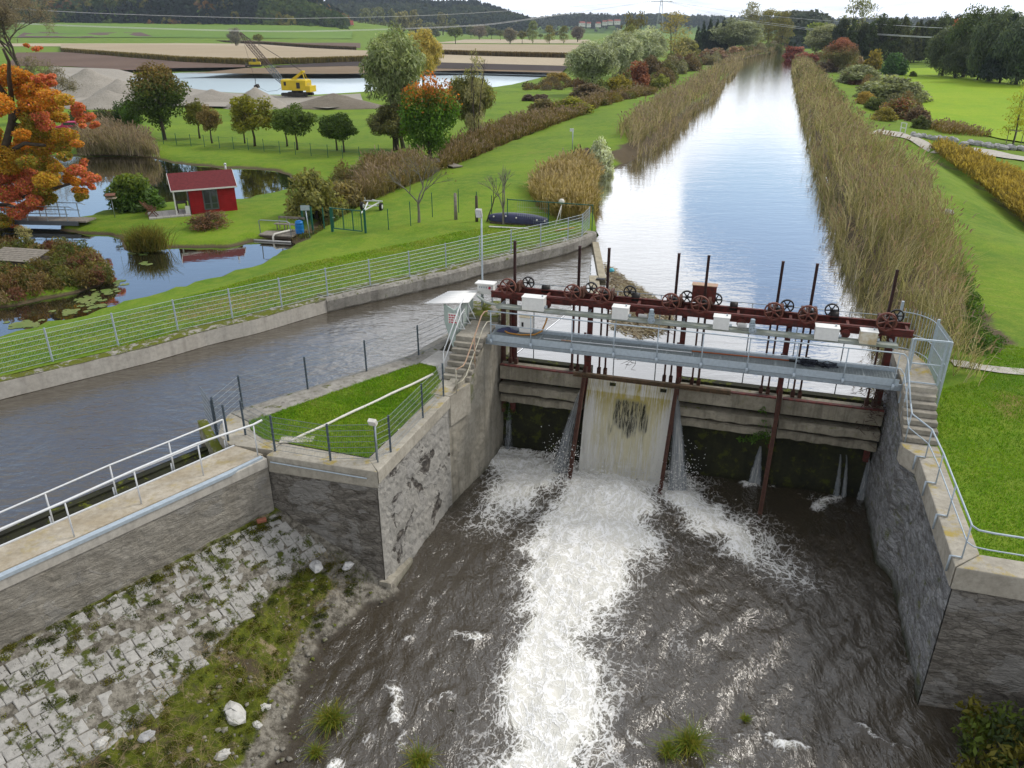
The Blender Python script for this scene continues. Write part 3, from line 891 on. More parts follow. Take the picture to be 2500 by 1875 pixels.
for poly, closed in lines:
 dense = []
 k = len(poly)
 for i in range(k):
  a, c = Vector(poly[i]), Vector(poly[(i + 1) % k])
  st = 0.8 if a.y < 70 else (2.0 if a.y < 130 else 10)
  m_ = max(1, int((c - a).length / st))
  m_ = min(m_, 60)
  for j in range(m_):
   dense.append(tuple(a.lerp(c, j / m_)))
 o = len(V2)
 V2 += dense
 E2 += [(o + i, o + (i + 1) % len(dense)) for i in range(len(dense))]
lv = np.array(V2)
keep = np.ones(len(pts), bool)
for poly, closed in lines:
 d = dpoly(pts, poly)
 keep &= d > np.where(pts[:, 1] < 72, 0.3, np.where(pts[:, 1] < 130, 0.7, 2.0))
pts = pts[keep]
inh = inpoly(pts, HOLE)
pts = pts[~inh]
allp = np.concatenate([lv, pts])
res = delaunay_2d_cdt([Vector(p) for p in allp], E2, [], 0, 1e-4)
gv = np.array([tuple(v) for v in res[0]])
gf = np.array([f for f in res[2] if len(f) == 3])
cen = gv[gf].mean(1)
gf = gf[~inpoly(cen, HOLE)]
gh = height(gv)
for _p, _l in ((CANAL, ZC), (POND, ZP), (REED_ISL, ZP), (LAKE, ZL)):
 gh = np.where(dpoly(gv, _p) < 0.06, np.minimum(gh, _l - 0.05), gh)
R_ = .10 + .28 * vnoise(gv, .06, 91, 3) ** 1.5
for (px, py, rad, amt) in [(560, 735, 3.0, .9), (640, 720, 2.5, .8), (760, 690, 2.2, .5), (880, 650, 3, .35), (480, 760, 2.0, .8), (250, 800, 3, .2), (960, 620, 3, .3), (1280, 590, 2, .5), (2465, 1010, 1.3, .75), (2490, 985, 1.0, .8), (2440, 940, 1.6, .35), (1250, 400, 6, .35), (1330, 370, 6, .45), (2180, 320, 2.5, .6), (2200, 345, 2.0, .6)]:
 g = G(px, py, 0)
 R_ = np.maximum(R_, amt * np.exp(-((gv[:, 0] - g.x) ** 2 + (gv[:, 1] - g.y) ** 2) / rad ** 2))
G_ = np.zeros(len(gv))
dp = np.minimum(dpoly(gv, POND), dpoly(gv, REED_ISL))
G_ = np.where((gh < ZP + 0.08) & (dp < 6) & (gv[:, 1] < 130), 1.0, 0)
G_ = np.maximum(G_, 0.75 * smooth01((1.3 - dpoly(gv, DITCH_L, False)) / 0.9) * (gv[:, 1] < 140))
G_ = np.maximum(G_, 0.6 * smooth01((1.2 - dpoly(gv, DITCH_R, False)) / 0.9))
d1 = np.minimum(dpoly(gv, CAN_R, False) - 4.6, dpoly(gv, CAN_L[5:], False) - 2.6)
G_ = np.maximum(G_, 0.8 * smooth01(-d1 / 0.8) * (gv[:, 1] > 31))
zone = np.stack([R_, G_, np.zeros(len(gv))], 1)
gm = npmesh('ground', np.column_stack([gv, gh]), gf, MAT['grass'], {'zone': zone}, smooth=True)
tag(link('ground', gm), 'mown grass land around the weir, ponds and canal', 'ground', kind='structure')
# ------------------------------------------------------------------ flat water sheets
def sheet(name, poly, z, mat, label, cat, kind='structure', lift=None):
 mb = MB()
 r = delaunay_2d_cdt([Vector(p[:2]) for p in poly], [(i, (i + 1) % len(poly)) for i in range(len(poly))], [], 1, 1e-4)
 v = [(p.x, p.y, z if lift is None else lift(p.x, p.y)) for p in r[0]]
 me = bpy.data.meshes.new(name)
 me.from_pydata(v, [], [f for f in r[2]])
 me.update()
 me.materials.append(mat)
 if len(me.polygons) and me.polygons[0].normal.z < 0:
  me.flip_normals()
 o = link(name, me)
 return tag(o, label, cat, kind=kind)
def grow(poly, d):
 c = [Vector(p[:2]) for p in poly]
 area = sum(c[i].x * c[(i + 1) % len(c)].y - c[(i + 1) % len(c)].x * c[i].y for i in range(len(c)))
 sg = -1 if area > 0 else 1
 out = []
 for i in range(len(c)):
  t = (c[(i + 1) % len(c)] - c[i - 1]).normalized()
  out.append(tuple(c[i] + Vector((-t.y, t.x)) * d * sg))
 return out
mb = MB()
x0, y0, x1, y1 = min(p[0] for p in POND) - 3, min(p[1] for p in POND) - 2, max(p[0] for p in POND) + 3, max(p[1] for p in POND) + 3
mb.add([(-62, 24, ZP), (-30, 26, ZP), (-21, 35, ZP), (-12, 46, ZP), (-11.5, 104, ZP), (-90, 104, ZP)], [(0, 1, 2, 3, 4, 5)])
tag(mb.build('pond_water', MAT['pond_water']), 'still dark fish pond reflecting blue sky around the red hut', 'pond', kind='structure')
mb = MB()
mb.add([(x, y, ZL) for x, y in ((-260, 150), (80, 150), (120, 320), (-260, 320))], [(0, 1, 2, 3)])
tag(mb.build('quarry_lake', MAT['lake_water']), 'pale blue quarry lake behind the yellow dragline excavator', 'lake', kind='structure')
mb = MB()
cl_ = [W(-0.9, 1.9), W(15.6, 1.9)] + [Vector((*p, 0)) for p in offset_line(CAN_R, -2.5)[1:]]
cr_ = [Vector((*p, 0)) for p in offset_line(CAN_L, 2.5)][::-1]
poly = [W(-0.05, 2.0), W(15.5, 2.0), W(19, 7)] + cl_[3:] + cr_[:-2] + [W(-0.6, 26), W(-0.6, 24), W(1.5, 12)]
sheet('canal_water', [(p.x, p.y) for p in poly], ZC, MAT['canal_water'], 'calm wide canal above the weir mirroring white clouds', 'canal')
# ------------------------------------------------------------------ walls
def resample(pts, st):
 out = []
 for i in range(len(pts) - 1):
  a, c = Vector(pts[i][:2]), Vector(pts[i + 1][:2])
  m_ = max(1, int((c - a).length / st))
  out += [a.lerp(c, j / m_) for j in range(m_)]
 return out + [Vector(pts[-1][:2])]
def strip(mb, line, prof, jit=0.0, seed=0, caps=True):
 """sweep a profile [(offset to the left, z)] along a line"""
 r = random.Random(seed)
 k = len(prof)
 vs, fs = [], []
 for i, p in enumerate(line):
  t = (line[min(i + 1, len(line) - 1)] - line[max(i - 1, 0)]).normalized()
  n_ = Vector((-t.y, t.x))
  for (d, z) in prof:
   q = p + n_ * (d + r.uniform(-jit, jit))
   vs.append((q.x, q.y, z + r.uniform(-jit, jit) * 0.8))
 for i in range(len(line) - 1):
  for j in range(k - 1):
   fs.append((i * k + j, (i + 1) * k + j, (i + 1) * k + j + 1, i * k + j + 1))
 if caps:
  fs.append(tuple(range(k)))
  fs.append(tuple((len(line) - 1) * k + j for j in range(k - 1, -1, -1)))
 mb.add(vs, fs)
def gridwall(name, a, c, z0a, z1a, z0c, z1c, mat, parent, step=0.16, amp=0.05, seed=1, freq=2.2, M=MW, bat=0.0):
 """rough upright wall face from a to c (frame coords), outward = right of a->c"""
 a, c = Vector(a), Vector(c)
 ln = (c - a).length
 nx = max(2, int(ln / step))
 nz = max(2, int(max(z1a - z0a, z1c - z0c) / step))
 t = (c - a).normalized()
 n_ = Vector((t.y, -t.x))
 vs, fs = [], []
 for i in range(nx + 1):
  u = i / nx
  z0, z1 = z0a + (z0c - z0a) * u, z1a + (z1c - z1a) * u
  for j in range(nz + 1):
   w = j / nz
   z = z0 + (z1 - z0) * w
   p = a.lerp(c, u)
   e = 0.0
   if 0 < i < nx:
    q = Vector((p.x * freq, p.y * freq, z * freq * 1.4 + seed * 9))
    e = amp * (noise.noise(q) + 0.6 * noise.noise(q * 2.7) + 0.4 * noise.noise(q * 6.1))
   p = p + n_ * (e + bat * (1 - w))
   vs.append((p.x, p.y, z))
 for i in range(nx):
  for j in range(nz):
   q = i * (nz + 1) + j
   fs.append((q, q + nz + 1, q + nz + 2, q + 1))
 mb = MB(M)
 mb.add(vs, fs)
 return mb.build(name, mat, parent, smooth=False)
ws = [Vector(p) for p in WALL_F]
lineA = resample(WALL_F[:6], 0.6)
lineB = resample(WALL_F[5:], 0.35)
t = thing('retaining_wall', 'smooth pale concrete retaining wall under the galvanised mesh fence', 'retaining wall', tuple(WALL_F[3]) + (0,))
mb = MB()
strip(mb, lineA, [(0.14, -3.2), (0.10, -0.70), (0.04, -0.70), (0.02, -0.02), (0.55, 0.0), (0.55, -1.0)], 0.006, 3)
mb.build('wall_face', MAT['concrete_light'], t)
mb = MB()
strip(mb, lineA, [(0.05, -0.06), (0.03, 0.03), (0.30, 0.07), (0.82, 0.05), (0.86, -0.06)], 0.035, 5)
mb.build('mossy_crest', MAT['coping_moss'], t)
t = thing('retaining_wall', 'old crumbling grey concrete wall with mossy top ending at the canal', 'retaining wall', tuple(WALL_F[9]) + (0,))
mb = MB()
strip(mb, lineB, [(0.20, -3.2), (0.16, -0.80), (0.02, -0.62), (-0.02, -0.10), (0.08, 0.04), (0.50, 0.05), (0.8, 0.03), (0.8, -1.0)], 0.028, 7)
mb.build('wall_face', MAT['concrete_old'], t)
mb = MB()
strip(mb, lineB[:-2], [(0.28, 0.0), (0.30, 0.075), (0.55, 0.10), (0.95, 0.08), (1.05, -0.02)], 0.04, 9)
mb.build('mossy_crest', MAT['coping_moss'], t)
isl_out = [(-7.35, -6.55), (-6.9, -7.1)]
t = thing('island_wall', 'pale weathered masonry wall beside the white churning outflow', 'masonry wall', W(-0.6, -5, 0), RW)
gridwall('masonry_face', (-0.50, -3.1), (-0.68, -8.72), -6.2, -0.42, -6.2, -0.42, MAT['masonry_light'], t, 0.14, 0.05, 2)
mb = MB(MW)
mb.prism([(-1.25, -8.15), (-0.60, -8.76), (-0.42, -3.1), (-1.02, -3.1)], -0.44, 0.04)
mb.build('coping', MAT['coping'], t, bevel=0.03)
mb = MB(MW)
mb.prism([(-1.2, -8.5), (-0.74, -8.68), (-0.60, -3.1), (-1.0, -3.1)], -6.2, -0.445)
mb.build('wall_core', MAT['masonry_brown'], t)
mb = MB(MW)
mb.prism([(-0.80, -8.92), (-0.45, -8.80), (-0.52, -6.9), (-0.72, -6.9)], [-6.2] * 4, [-4.1, -4.2, -4.6, -4.5])
mb.build('foot', MAT['masonry_render'], t)
t = thing('island_wall', 'dark stained masonry wall below the anthracite mesh fence corner', 'masonry wall', W(-2.6, -8.7, 0), RW)
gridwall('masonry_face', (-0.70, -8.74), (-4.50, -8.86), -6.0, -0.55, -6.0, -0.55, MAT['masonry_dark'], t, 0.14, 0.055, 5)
mb = MB(MW)
mb.prism([(-4.46, -8.90), (-0.601, -8.79), (-1.251, -8.10), (-4.42, -8.02)], -0.58, 0.035)
mb.build('coping', MAT['coping'], t, bevel=0.03)
mb = MB(MW)
mb.cyl((-4.3, -8.95, -0.16), (-0.95, -8.86, -0.22), 0.022, 8)
mb.build('rail_pipe', MAT['galv_pale'], t)
mb = MB(MW)
mb.prism([(-4.5, -8.80), (-0.75, -8.68), (-1.2, -8.2), (-4.5, -8.1)], -6.0, -0.585)
mb.build('wall_core', MAT['masonry_brown'], t)
gi = [(-6.35, -7.05), (-5.95, -7.5), (-5.2, -7.95), (-4.42, -8.0), (-1.27, -8.08), (-1.02, -3.1), (-1.25, -1.9), (-1.9, -0.75), (-2.72, -0.55), (-3.2, -1.2)]
lw = delaunay_2d_cdt([Vector(p) for p in gi] + [Vector(p) for p in grid(-6.4, -0.9, -8.1, -0.4, 0.35, seed=9) if inpoly(np.array([p]), gi)[0] and dpoly(np.array([p]), gi)[0] > 0.12], [(i, (i + 1) % len(gi)) for i in range(len(gi))], [], 1, 1e-4)
lv_ = np.array([tuple(v) for v in lw[0]])
lf_ = np.array([f for f in lw[2] if len(f) == 3])
lwz = 0.0 + 0.06 * vnoise(lv_, 0.9, 4, 3)
P3 = np.array([tuple(W(x, y, z)) for (x, y), z in zip(lv_, lwz)])
zn = np.zeros((len(P3), 3))
for (sx_, sy_, r_, a_) in [(-5.2, -5.2, .6, .7), (-3.4, -3.5, .8, .45), (-2.2, -6.6, .9, .3), (-2.0, -2.2, .5, .4), (-4.3, -6.4, .8, .3)]:
 zn[:, 0] = np.maximum(zn[:, 0], a_ * np.exp(-((lv_[:, 0] - sx_) ** 2 + (lv_[:, 1] - sy_) ** 2) / r_ ** 2))
lm = npmesh('island_lawn', P3, lf_, MAT['grass'], {'zone': zn}, True)
tag(link('lawn', lm), 'small fenced lawn on the island between the channels', 'lawn', kind='structure')
t = thing('channel_kerb', 'long grey concrete kerb along the headrace edge of the island lawn', 'kerb', W(-5, -3, 0), RW)
mb = MB(MW)
mb.prism([(-7.40, -6.62), (-6.36, -7.04), (-3.22, -1.2), (-2.74, -0.54), (-2.50, 0.9), (-2.50, 3.2), (-2.9, 3.2), (-3.45, 0.2)], -2.6, 0.05)
mb.build('kerb_body', MAT['concrete_old'], t, bevel=0.03)
mb = MB(MW)
mb.prism([(-2.73, -0.53), (-1.95, -0.72), (-1.3, -1.9), (-1.2, 0.0), (-1.52, 0.0), (-1.52, 1.0), (-2.49, 0.9)], -0.4, 0.075)
mb.build('concrete_pad', MAT['paving'], t)
t = thing('channel_kerb', 'flat concrete corner slab where the walkway rails meet the island', 'slab', W(-6.2, -7.8, 0), RW)
mb = MB(MW)
mb.prism([(-7.40, -6.65), (-7.15, -7.55), (-6.75, -8.2), (-6.0, -8.62), (-4.47, -8.55), (-4.44, -8.02), (-5.22, -7.96), (-5.97, -7.52), (-6.37, -7.06)], -1.9, 0.03)
mb.build('slab_body', MAT['coping'], t)
mb = MB(MW)
mb.box((-4.05, -7.72, 0.055), (1.1, 0.42, 0.03), rz=0.35)
mb.build('pale_plank', MAT['concrete_light'], t)
t = thing('cable_duct', 'thin white pipe lying straight across the island lawn', 'pipe', W(-3, -5, 0.1), RW)
mb = MB(MW)
pa, pb = Vector((-4.2, -7.95, 0.07)), Vector((-1.75, -1.55, 0.10))
mb.tube([pa.lerp(pb, i / 12) + Vector((0, 0, 0.012 * math.sin(i * 1.7))) for i in range(13)], 0.05, 8)
mb.build('pipe', MAT['pvc_white'], t, True)
SPA, SPB = Vector((-7.37, -16.11)), Vector((-4.42, -8.95))
spd = (SPB - SPA).normalized()
spn = Vector((-spd.y, spd.x))       # towards the headrace
SPA2 = SPA - spd * 6
t = thing('spillway_wall', 'brownish layered concrete wall under the handrailed walkway', 'wall', W(*SPA, 0), RW)
gridwall('layered_face', SPB, SPA2, -3.2, -0.36, -3.2, -0.36, MAT['masonry_brown'], t, 0.15, 0.035, 8, freq=1.6)
mb = MB(MW)
def spp(u, d):
 p = SPA2 + spd * u + spn * d
 return (p.x, p.y)
SPL = (SPB - SPA2).length
mb.prism([spp(0, 0.10), spp(SPL - 0.05, 0.10), spp(SPL - 0.05, 1.25), spp(0, 1.25)], -3.2, -0.40)
mb.build('wall_core', MAT['concrete_plain'], t)
mb = MB(MW)
mb.prism([spp(0, -0.03), spp(SPL, -0.03), spp(SPL, 0.25), spp(0, 0.25)], -0.36, -0.03)
mb.build('coping', MAT['concrete_light'], t, bevel=0.02)
mb = MB(MW)
mb.prism([spp(0, 0.252), spp(SPL + 0.05, 0.252), spp(SPL - 0.2, 1.42), spp(0, 1.30)], -0.30, 0.0)
mb.build('walkway_slab', MAT['slab_walk'], t, bevel=0.015)
mb = MB(MW)
mb.prism([spp(0, 1.40 - 0.1), spp(SPL - 0.2, 1.425), spp(SPL - 0.2, 1.475), spp(0, 1.36)], -0.25, 0.03)
mb.build('edge_angle', MAT['galv_white'], t)
mb = MB(MW)
mb.prism([spp(0, -0.06), spp(SPL - 1.3, -0.06), spp(SPL - 1.0, 0.0), spp(SPL - 0.1, 0.05), spp(SPL - 0.1, 0.17), spp(SPL - 1.0, 0.13), spp(SPL - 1.35, 0.12), spp(0, 0.12)], -0.06, 0.05)
mb.build('guard_channel', MAT['galv_pale'], t, bevel=0.008)
t = thing('spillway_sill', 'dark wet sill behind the walkway slab with a thin trickle', 'sill', W(*SPA, -1), RW)
mb = MB(MW)
mb.prism([spp(0, 3.2), spp(SPL - 0.2, 3.2), spp(SPL + 0.1, 3.55), spp(0, 3.55)], -3.0, -0.73)
mb.build('sill_crest', MAT['weir_wet'], t)
mb = MB(MW)
mb.prism([spp(0, 1.26), spp(SPL - 0.2, 1.26), spp(SPL - 0.2, 3.19), spp(0, 3.19)], -3.0, [-1.5, -1.5, -0.8, -0.8])
mb.build('trough', MAT['weir_wet'], t)
t = thing('pier_fin', 'mossy upright concrete fin standing in the headrace by the walkway', 'pier', W(-7, -8, 0), RW)
mb = MB(MW)
mb.prism([(-8.35, -7.25), (-6.55, -8.75), (-6.30, -8.55), (-8.10, -7.05)], [-3] * 4, [-0.1, -0.35, -0.35, -0.1])
mb.build('fin_body', MAT['coping_moss'], t, bevel=0.03)
t = thing('abutment', 'mossy concrete abutment with seven steps left of the weir', 'abutment', W(-0.8, 0, 0), RW)
mb = MB(MW)
mb.prism([(-1.24, -3.1), (-0.42, -3.1), (-0.12, -1.75), (-1.24, -1.75)], -1.2, 0.05)
mb.build('foot_slab', MAT['coping'], t)
for i in range(7):
 mb = MB(MW)
 z = 0.055 + 0.178 * (i + 1)
 t0 = -1.74 + 0.25 * i
 x1 = -0.14 + 0.008 * i
 mb.b2(-1.26, x1, t0, t0 + 0.255 if i < 6 else 1.75, z - (0.178 if i < 6 else 0.36), z)
 if i == 6:
  mb.b2(-1.24, x1 - 0.02, t0 + 0.02, 1.75, 0.4, z - 0.365)
 mb.build('step', MAT['step'], t, bevel=0.02)
mb = MB(MW)
mb.prism([(-1.255, -1.72), (-0.20, -1.72), (-0.20, 3.6), (-1.255, 3.6)], [-1] * 4, [0.05, 0.05, 1.0, 1.0])
mb.prism([(-1.8, 1.76), (-0.15, 1.76), (-0.15, 3.5), (-1.8, 3.5)], -3.0, 1.52)
mb.build('core', MAT['coping_moss'], t, bevel=0.04)
mb = MB(MW)
mb.ball((-0.65, 2.9, 1.45), (0.55, 0.75, 0.28), 12, 8)
mb.build('rounded_cap', MAT['coping_moss'], t, True)
gridwall('rendered_face', (-0.06, -0.2), (-0.50, -3.1), -6.2, 1.02, -6.2, -0.02, MAT['masonry_render'], t, 0.16, 0.045, 11)
gridwall('rendered_face', (-0.10, 2.7), (-0.06, -0.2), -6.2, 1.24, -6.2, 1.24, MAT['masonry_render'], t, 0.16, 0.03, 12)
mb = MB(MW)
mb.prism([(-0.9, -3.1), (-0.58, -3.1), (-0.18, -0.2), (-0.20, 2.7), (-0.9, 2.7)], -6.2, [-0.1, -0.1, 0.9, 1.0, 1.0])
mb.build('wall_core', MAT['masonry_render'], t)
t = thing('bay_wall', 'dark lichen streaked masonry wall right of the tailrace with steps', 'masonry wall', W(15.8, -3, 0), RW)
gridwall('masonry_face', (15.52, -8.62), (15.50, -2.95), -6.2, -0.60, -6.2, -0.60, MAT['masonry_rough'], t, 0.14, 0.06, 21, bat=-0.0)
gridwall('masonry_face', (15.50, -2.95), (15.10, -2.2), -6.2, -0.60, -6.2, -0.4, MAT['masonry_rough'], t, 0.14, 0.05, 24)
gridwall('rendered_face', (15.10, -2.2), (15.12, 2.9), -6.2, 0.0, -6.2, 1.0, MAT['masonry_rough'], t, 0.16, 0.04, 22)
mb = MB(MW)
mb.prism([(15.44, -8.70), (16.15, -7.95), (16.15, -2.7), (15.44, -2.95)], -0.62, 0.05)
mb.build('coping', MAT['coping'], t, bevel=0.03)
mb = MB(MW)
mb.prism([(15.442, -2.93), (16.15, -2.69), (16.15, -2.0), (15.02, -2.0), (15.06, -2.35)], -0.60, 0.06)
mb.build('foot_slab', MAT['coping'], t, bevel=0.03)
mb = MB(MW)
mb.prism([(15.62, -8.5), (16.1, -8.0), (16.1, 2.9), (15.22, 2.9), (15.2, -2.2), (15.6, -2.9)], -6.2, -0.625)
mb.build('wall_core', MAT['masonry_rough'], t)
for i in range(7):
 mb = MB(MW)
 z = 0.06 + 0.178 * (i + 1)
 t0 = -1.99 + 0.30 * i
 if i < 6:
  mb.b2(15.08 + 0.01 * i, 16.15, t0, t0 + 0.305, z - 0.178, z)
  mb.b2(15.12, 16.12, t0 + 0.03, t0 + 0.30, -0.62, z - 0.182)
  mb.build('step', MAT['step'], t, bevel=0.02)
 else:
  mb.prism([(15.12, t0), (16.2, t0), (16.22, 1.6), (16.15, 2.4), (15.85, 3.35), (15.15, 3.35)], z - 0.36, z)
  mb.prism([(15.16, t0 + .02), (16.15, t0 + .02), (16.15, 2.4), (15.8, 3.3), (15.18, 3.3)], -0.62, z - 0.364)
  mb.build('landing', MAT['coping'], t, bevel=0.02)
t = thing('bay_wall', 'flaking rendered wall with pale patch above the bank of shrubs', 'masonry wall', W(18, -8.6, 0), RW)
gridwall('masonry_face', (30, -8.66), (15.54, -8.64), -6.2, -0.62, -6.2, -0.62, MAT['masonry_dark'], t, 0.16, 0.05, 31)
mb = MB(MW)
mb.prism([(15.46, -8.72), (30, -8.72), (30, -7.95), (16.16, -7.95)], -0.64, 0.045)
mb.build('coping', MAT['coping'], t, bevel=0.03)
mb = MB(MW)
mb.prism([(15.62, -8.55), (30, -8.57), (30, -8.0), (16.1, -8.0)], -6.2, -0.645)
mb.build('wall_core', MAT['masonry_dark'], t)
# ------------------------------------------------------------------ weir gates
BAYS = [(0.02, 3.60), (3.78, 7.30), (7.52, 11.22), (11.42, 15.04)]
blab = ['concrete sluice gate with green moss next to the left abutment', 'lowered sluice gate hidden behind the falling yellow white water', 'sluice gate with trailing green plants right of the fall', 'sluice gate leaking two thin jets by the right wall']
for i, (a, c) in enumerate(BAYS):
 t = thing('sluice_gate', blab[i], 'sluice gate', W((a + c) / 2, 1.8, -0.5), RW, 'sluice gates of the weir')
 if i != 1:
  mb = MB(MW)
  mb.b2(a, c, 1.50, 2.0, -1.14, -0.52)
  for x in (a + 0.55, c - 0.5):
   mb.b2(x - 0.012, x + 0.012, 1.492, 1.52, -1.12, -0.55)
  mb.build('top_beam', MAT['weir_beam'], t, bevel=0.03)
  mb = MB(MW)
  mb.b2(a + 0.02, c - 0.02, 1.44, 1.60, -0.515, -0.46)
  mb.build('red_crest_angle', MAT['red_rust'], t)
  r = random.Random(i)
  for (y0, y1, z0, z1) in ((1.32, 1.9, -1.70, -1.36), (1.50, 1.9, -2.22, -1.90)):
   mb = MB(MW)
   xs = [a + (c - a) * q / 14 for q in range(15)]
   vs, fs = [], []
   for x in xs:
    e = r.uniform(-0.03, 0.05)
    vs += [(x, y0 + e, z0 + r.uniform(-.02, .04)), (x, y0 + e * 1.5, z1 - 0.06), (x, y0 + 0.10, z1 + r.uniform(-.02, .02)), (x, y1, z1), (x, y1, z0)]
   for q in range(14):
    o = q * 5
    fs += [(o + k, o + (k + 1) % 5, o + 5 + (k + 1) % 5, o + 5 + k) for k in range(5)]
   fs += [(4, 3, 2, 1, 0), tuple(70 + k for k in range(5))]
   mb.add(vs, fs)
   mb.build('ledge_beam', MAT['weir_beam'], t)
  mb = MB(MW)
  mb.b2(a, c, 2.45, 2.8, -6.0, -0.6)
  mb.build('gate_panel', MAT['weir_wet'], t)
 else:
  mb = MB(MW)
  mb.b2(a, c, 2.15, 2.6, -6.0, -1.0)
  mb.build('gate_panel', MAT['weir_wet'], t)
  mb = MB(MW)
  for x in (a + 0.9, c - 0.55):
   mb = MB(MW)
   mb.b2(x, x + .25, 1.85, 2.1, -1.2, -0.88)
   mb.build('lifting_lug', MAT['weir_wet'], t)
t = thing('cross_beam', 'long rusty brown beam lying across the top of the waterfall', 'beam', W(6.4, 1.3, -0.4), RW)
mb = MB(MW)
mb.ibeam((3.25, 1.28, -0.40), (9.5, 1.28, -0.40), 0.16, 0.18, 0.025)
mb.build('steel_section', MAT['brown_rust'], t)
for i, (s_, lab) in enumerate([(0.42, 'red steel column beside the left abutment under the hoist beam'), (3.70, 'red steel column left of the waterfall carrying the hoist beam'), (7.42, 'red steel column right of the waterfall carrying the hoist beam'), (11.30, 'red steel column between the two right hand gates'), (14.86, 'red steel column close to the right landing hung with twigs')]):
 t = thing('steel_column', lab, 'column', W(s_, 2.1, -0.6), RW, 'columns carrying the hoist beam')
 mb = MB(MW)
 mb.ibeam((s_, 2.1, -3.0), (s_, 2.1, 2.38), 0.20, 0.16, 0.022, (0, 1, 0))
 mb.build('column_shaft', MAT['red_rust'], t)
 mb = MB(MW)
 mb.b2(s_ - 0.13, s_ + 0.13, 1.98, 2.22, 2.34, 2.385)
 mb.build('head_plate', MAT['red_rust'], t)
 if i in (1, 2, 3):
  mb = MB(MW)
  mb.ibeam((s_ + 0.02, 1.46, -0.1), (s_ - 0.16, -0.36, -5.0), 0.17, 0.15, 0.024, (1, 0, 0))
  mb.build('raking_strut', MAT['dark_rust'], t)
  mb = MB(MW)
  mb.beam((s_ - 0.12, 1.75, 1.25), (s_ + 0.02, 1.44, -0.35), 0.09, 0.09)
  mb.build('upper_brace', MAT['red_rust'], t)
for a, c in ((-0.2, 0.02), (3.60, 3.78), (7.30, 7.52), (11.22, 11.42), (15.04, 15.2)):
 mb = MB(MW)
 mb.b2(a, c, 2.3, 2.75, -6, -0.56)
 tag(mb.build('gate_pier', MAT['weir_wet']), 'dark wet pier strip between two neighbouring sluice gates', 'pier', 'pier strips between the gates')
t = thing('steel_column', 'second darker red column right at the left abutment edge', 'column', W(-0.02, 2.1, -0.6), RW)
mb = MB(MW)
mb.ibeam((0.0, 2.1, -3.0), (0.0, 2.1, 2.38), 0.17, 0.14, 0.022, (0, 1, 0))
mb.build('column_shaft', MAT['dark_rust'], t)
# ------------------------------------------------------------------ hoist beams
t = thing('hoist_beam', 'long rust red double beam carrying all the gate hoists', 'beam', W(7.5, 2.1, 2.5), RW)
for ty, nm in ((1.72, 'front_beam'), (2.52, 'rear_beam')):
 mb = MB(MW)
 mb.ibeam((-0.40, ty, 2.52), (15.45, ty, 2.52), 0.13, 0.27, 0.025)
 mb.build(nm, MAT['red_rust'], t)
for s_ in (-0.3, 1.9, 3.7, 5.6, 7.42, 9.4, 11.3, 13.3, 15.3):
 mb = MB(MW)
 mb.b2(s_ - 0.05, s_ + 0.05, 1.79, 2.45, 2.44, 2.58)
 mb.build('spacer', MAT['red_rust'], t)
mb = MB(MW)
for a, c in ((0.6, 3.0), (4.4, 6.9), (8.2, 10.6), (12.0, 14.4)):
 mb.cyl((a, 1.60, 2.62), (c, 1.60, 2.62), 0.024, 8)
 mb.cyl((a, 1.56, 2.40), (c, 1.56, 2.40), 0.018, 8)
mb.build('drive_shaft', MAT['red_rust'], t)
for s_ in (2.02, 5.75, 9.55, 13.2):
 mb = MB(MW)
 mb.cyl((s_, 1.50, 2.36), (s_, 1.56, 2.36), 0.17, 16)
 mb.cyl((s_, 1.46, 2.36), (s_, 1.58, 2.36), 0.05, 10)
 mb.build('chain_disc', MAT['red_rust'], t)
 mb = MB(MW)
 mb.cyl((s_ - 0.5, 2.66, 2.62), (s_ - 0.2, 2.66, 2.62), 0.19, 16)
 mb.build('drum', MAT['black_iron'], t, True)
def wheel(mb, c, r, k=6, ax=(0, 1, 0), wd_=0.05, a0=0.3):
 c = Vector(c)
 n_ = 28
 rim = []
 for i in range(n_):
  a = 2 * PI * i / n_
  rim.append(c + Vector((math.cos(a) * r, 0, math.sin(a) * r)))
 vs, fs = [], []
 for i in range(n_):
  a = 2 * PI * i / n_
  d = Vector((math.cos(a), 0, math.sin(a)))
  for rr, yy in ((r - 0.045, -wd_), (r, -wd_), (r, wd_), (r - 0.045, wd_)):
   vs.append(c + d * rr + Vector((0, yy, 0)))
 for i in range(n_):
  o, p = i * 4, ((i + 1) % n_) * 4
  for j in range(4):
   fs.append((o + j, o + (j + 1) % 4, p + (j + 1) % 4, p + j))
 mb.add(vs, fs)
 for j in range(k):
  a = 2 * PI * j / k + a0
  d = Vector((math.cos(a), 0, math.sin(a)))
  mb.beam(c + d * 0.03, c + d * (r - 0.03), 0.035, 0.07, (0, 1, 0))
 mb.cyl(c + Vector((0, -wd_ - .04, 0)), c + Vector((0, wd_ + .04, 0)), 0.065, 10)
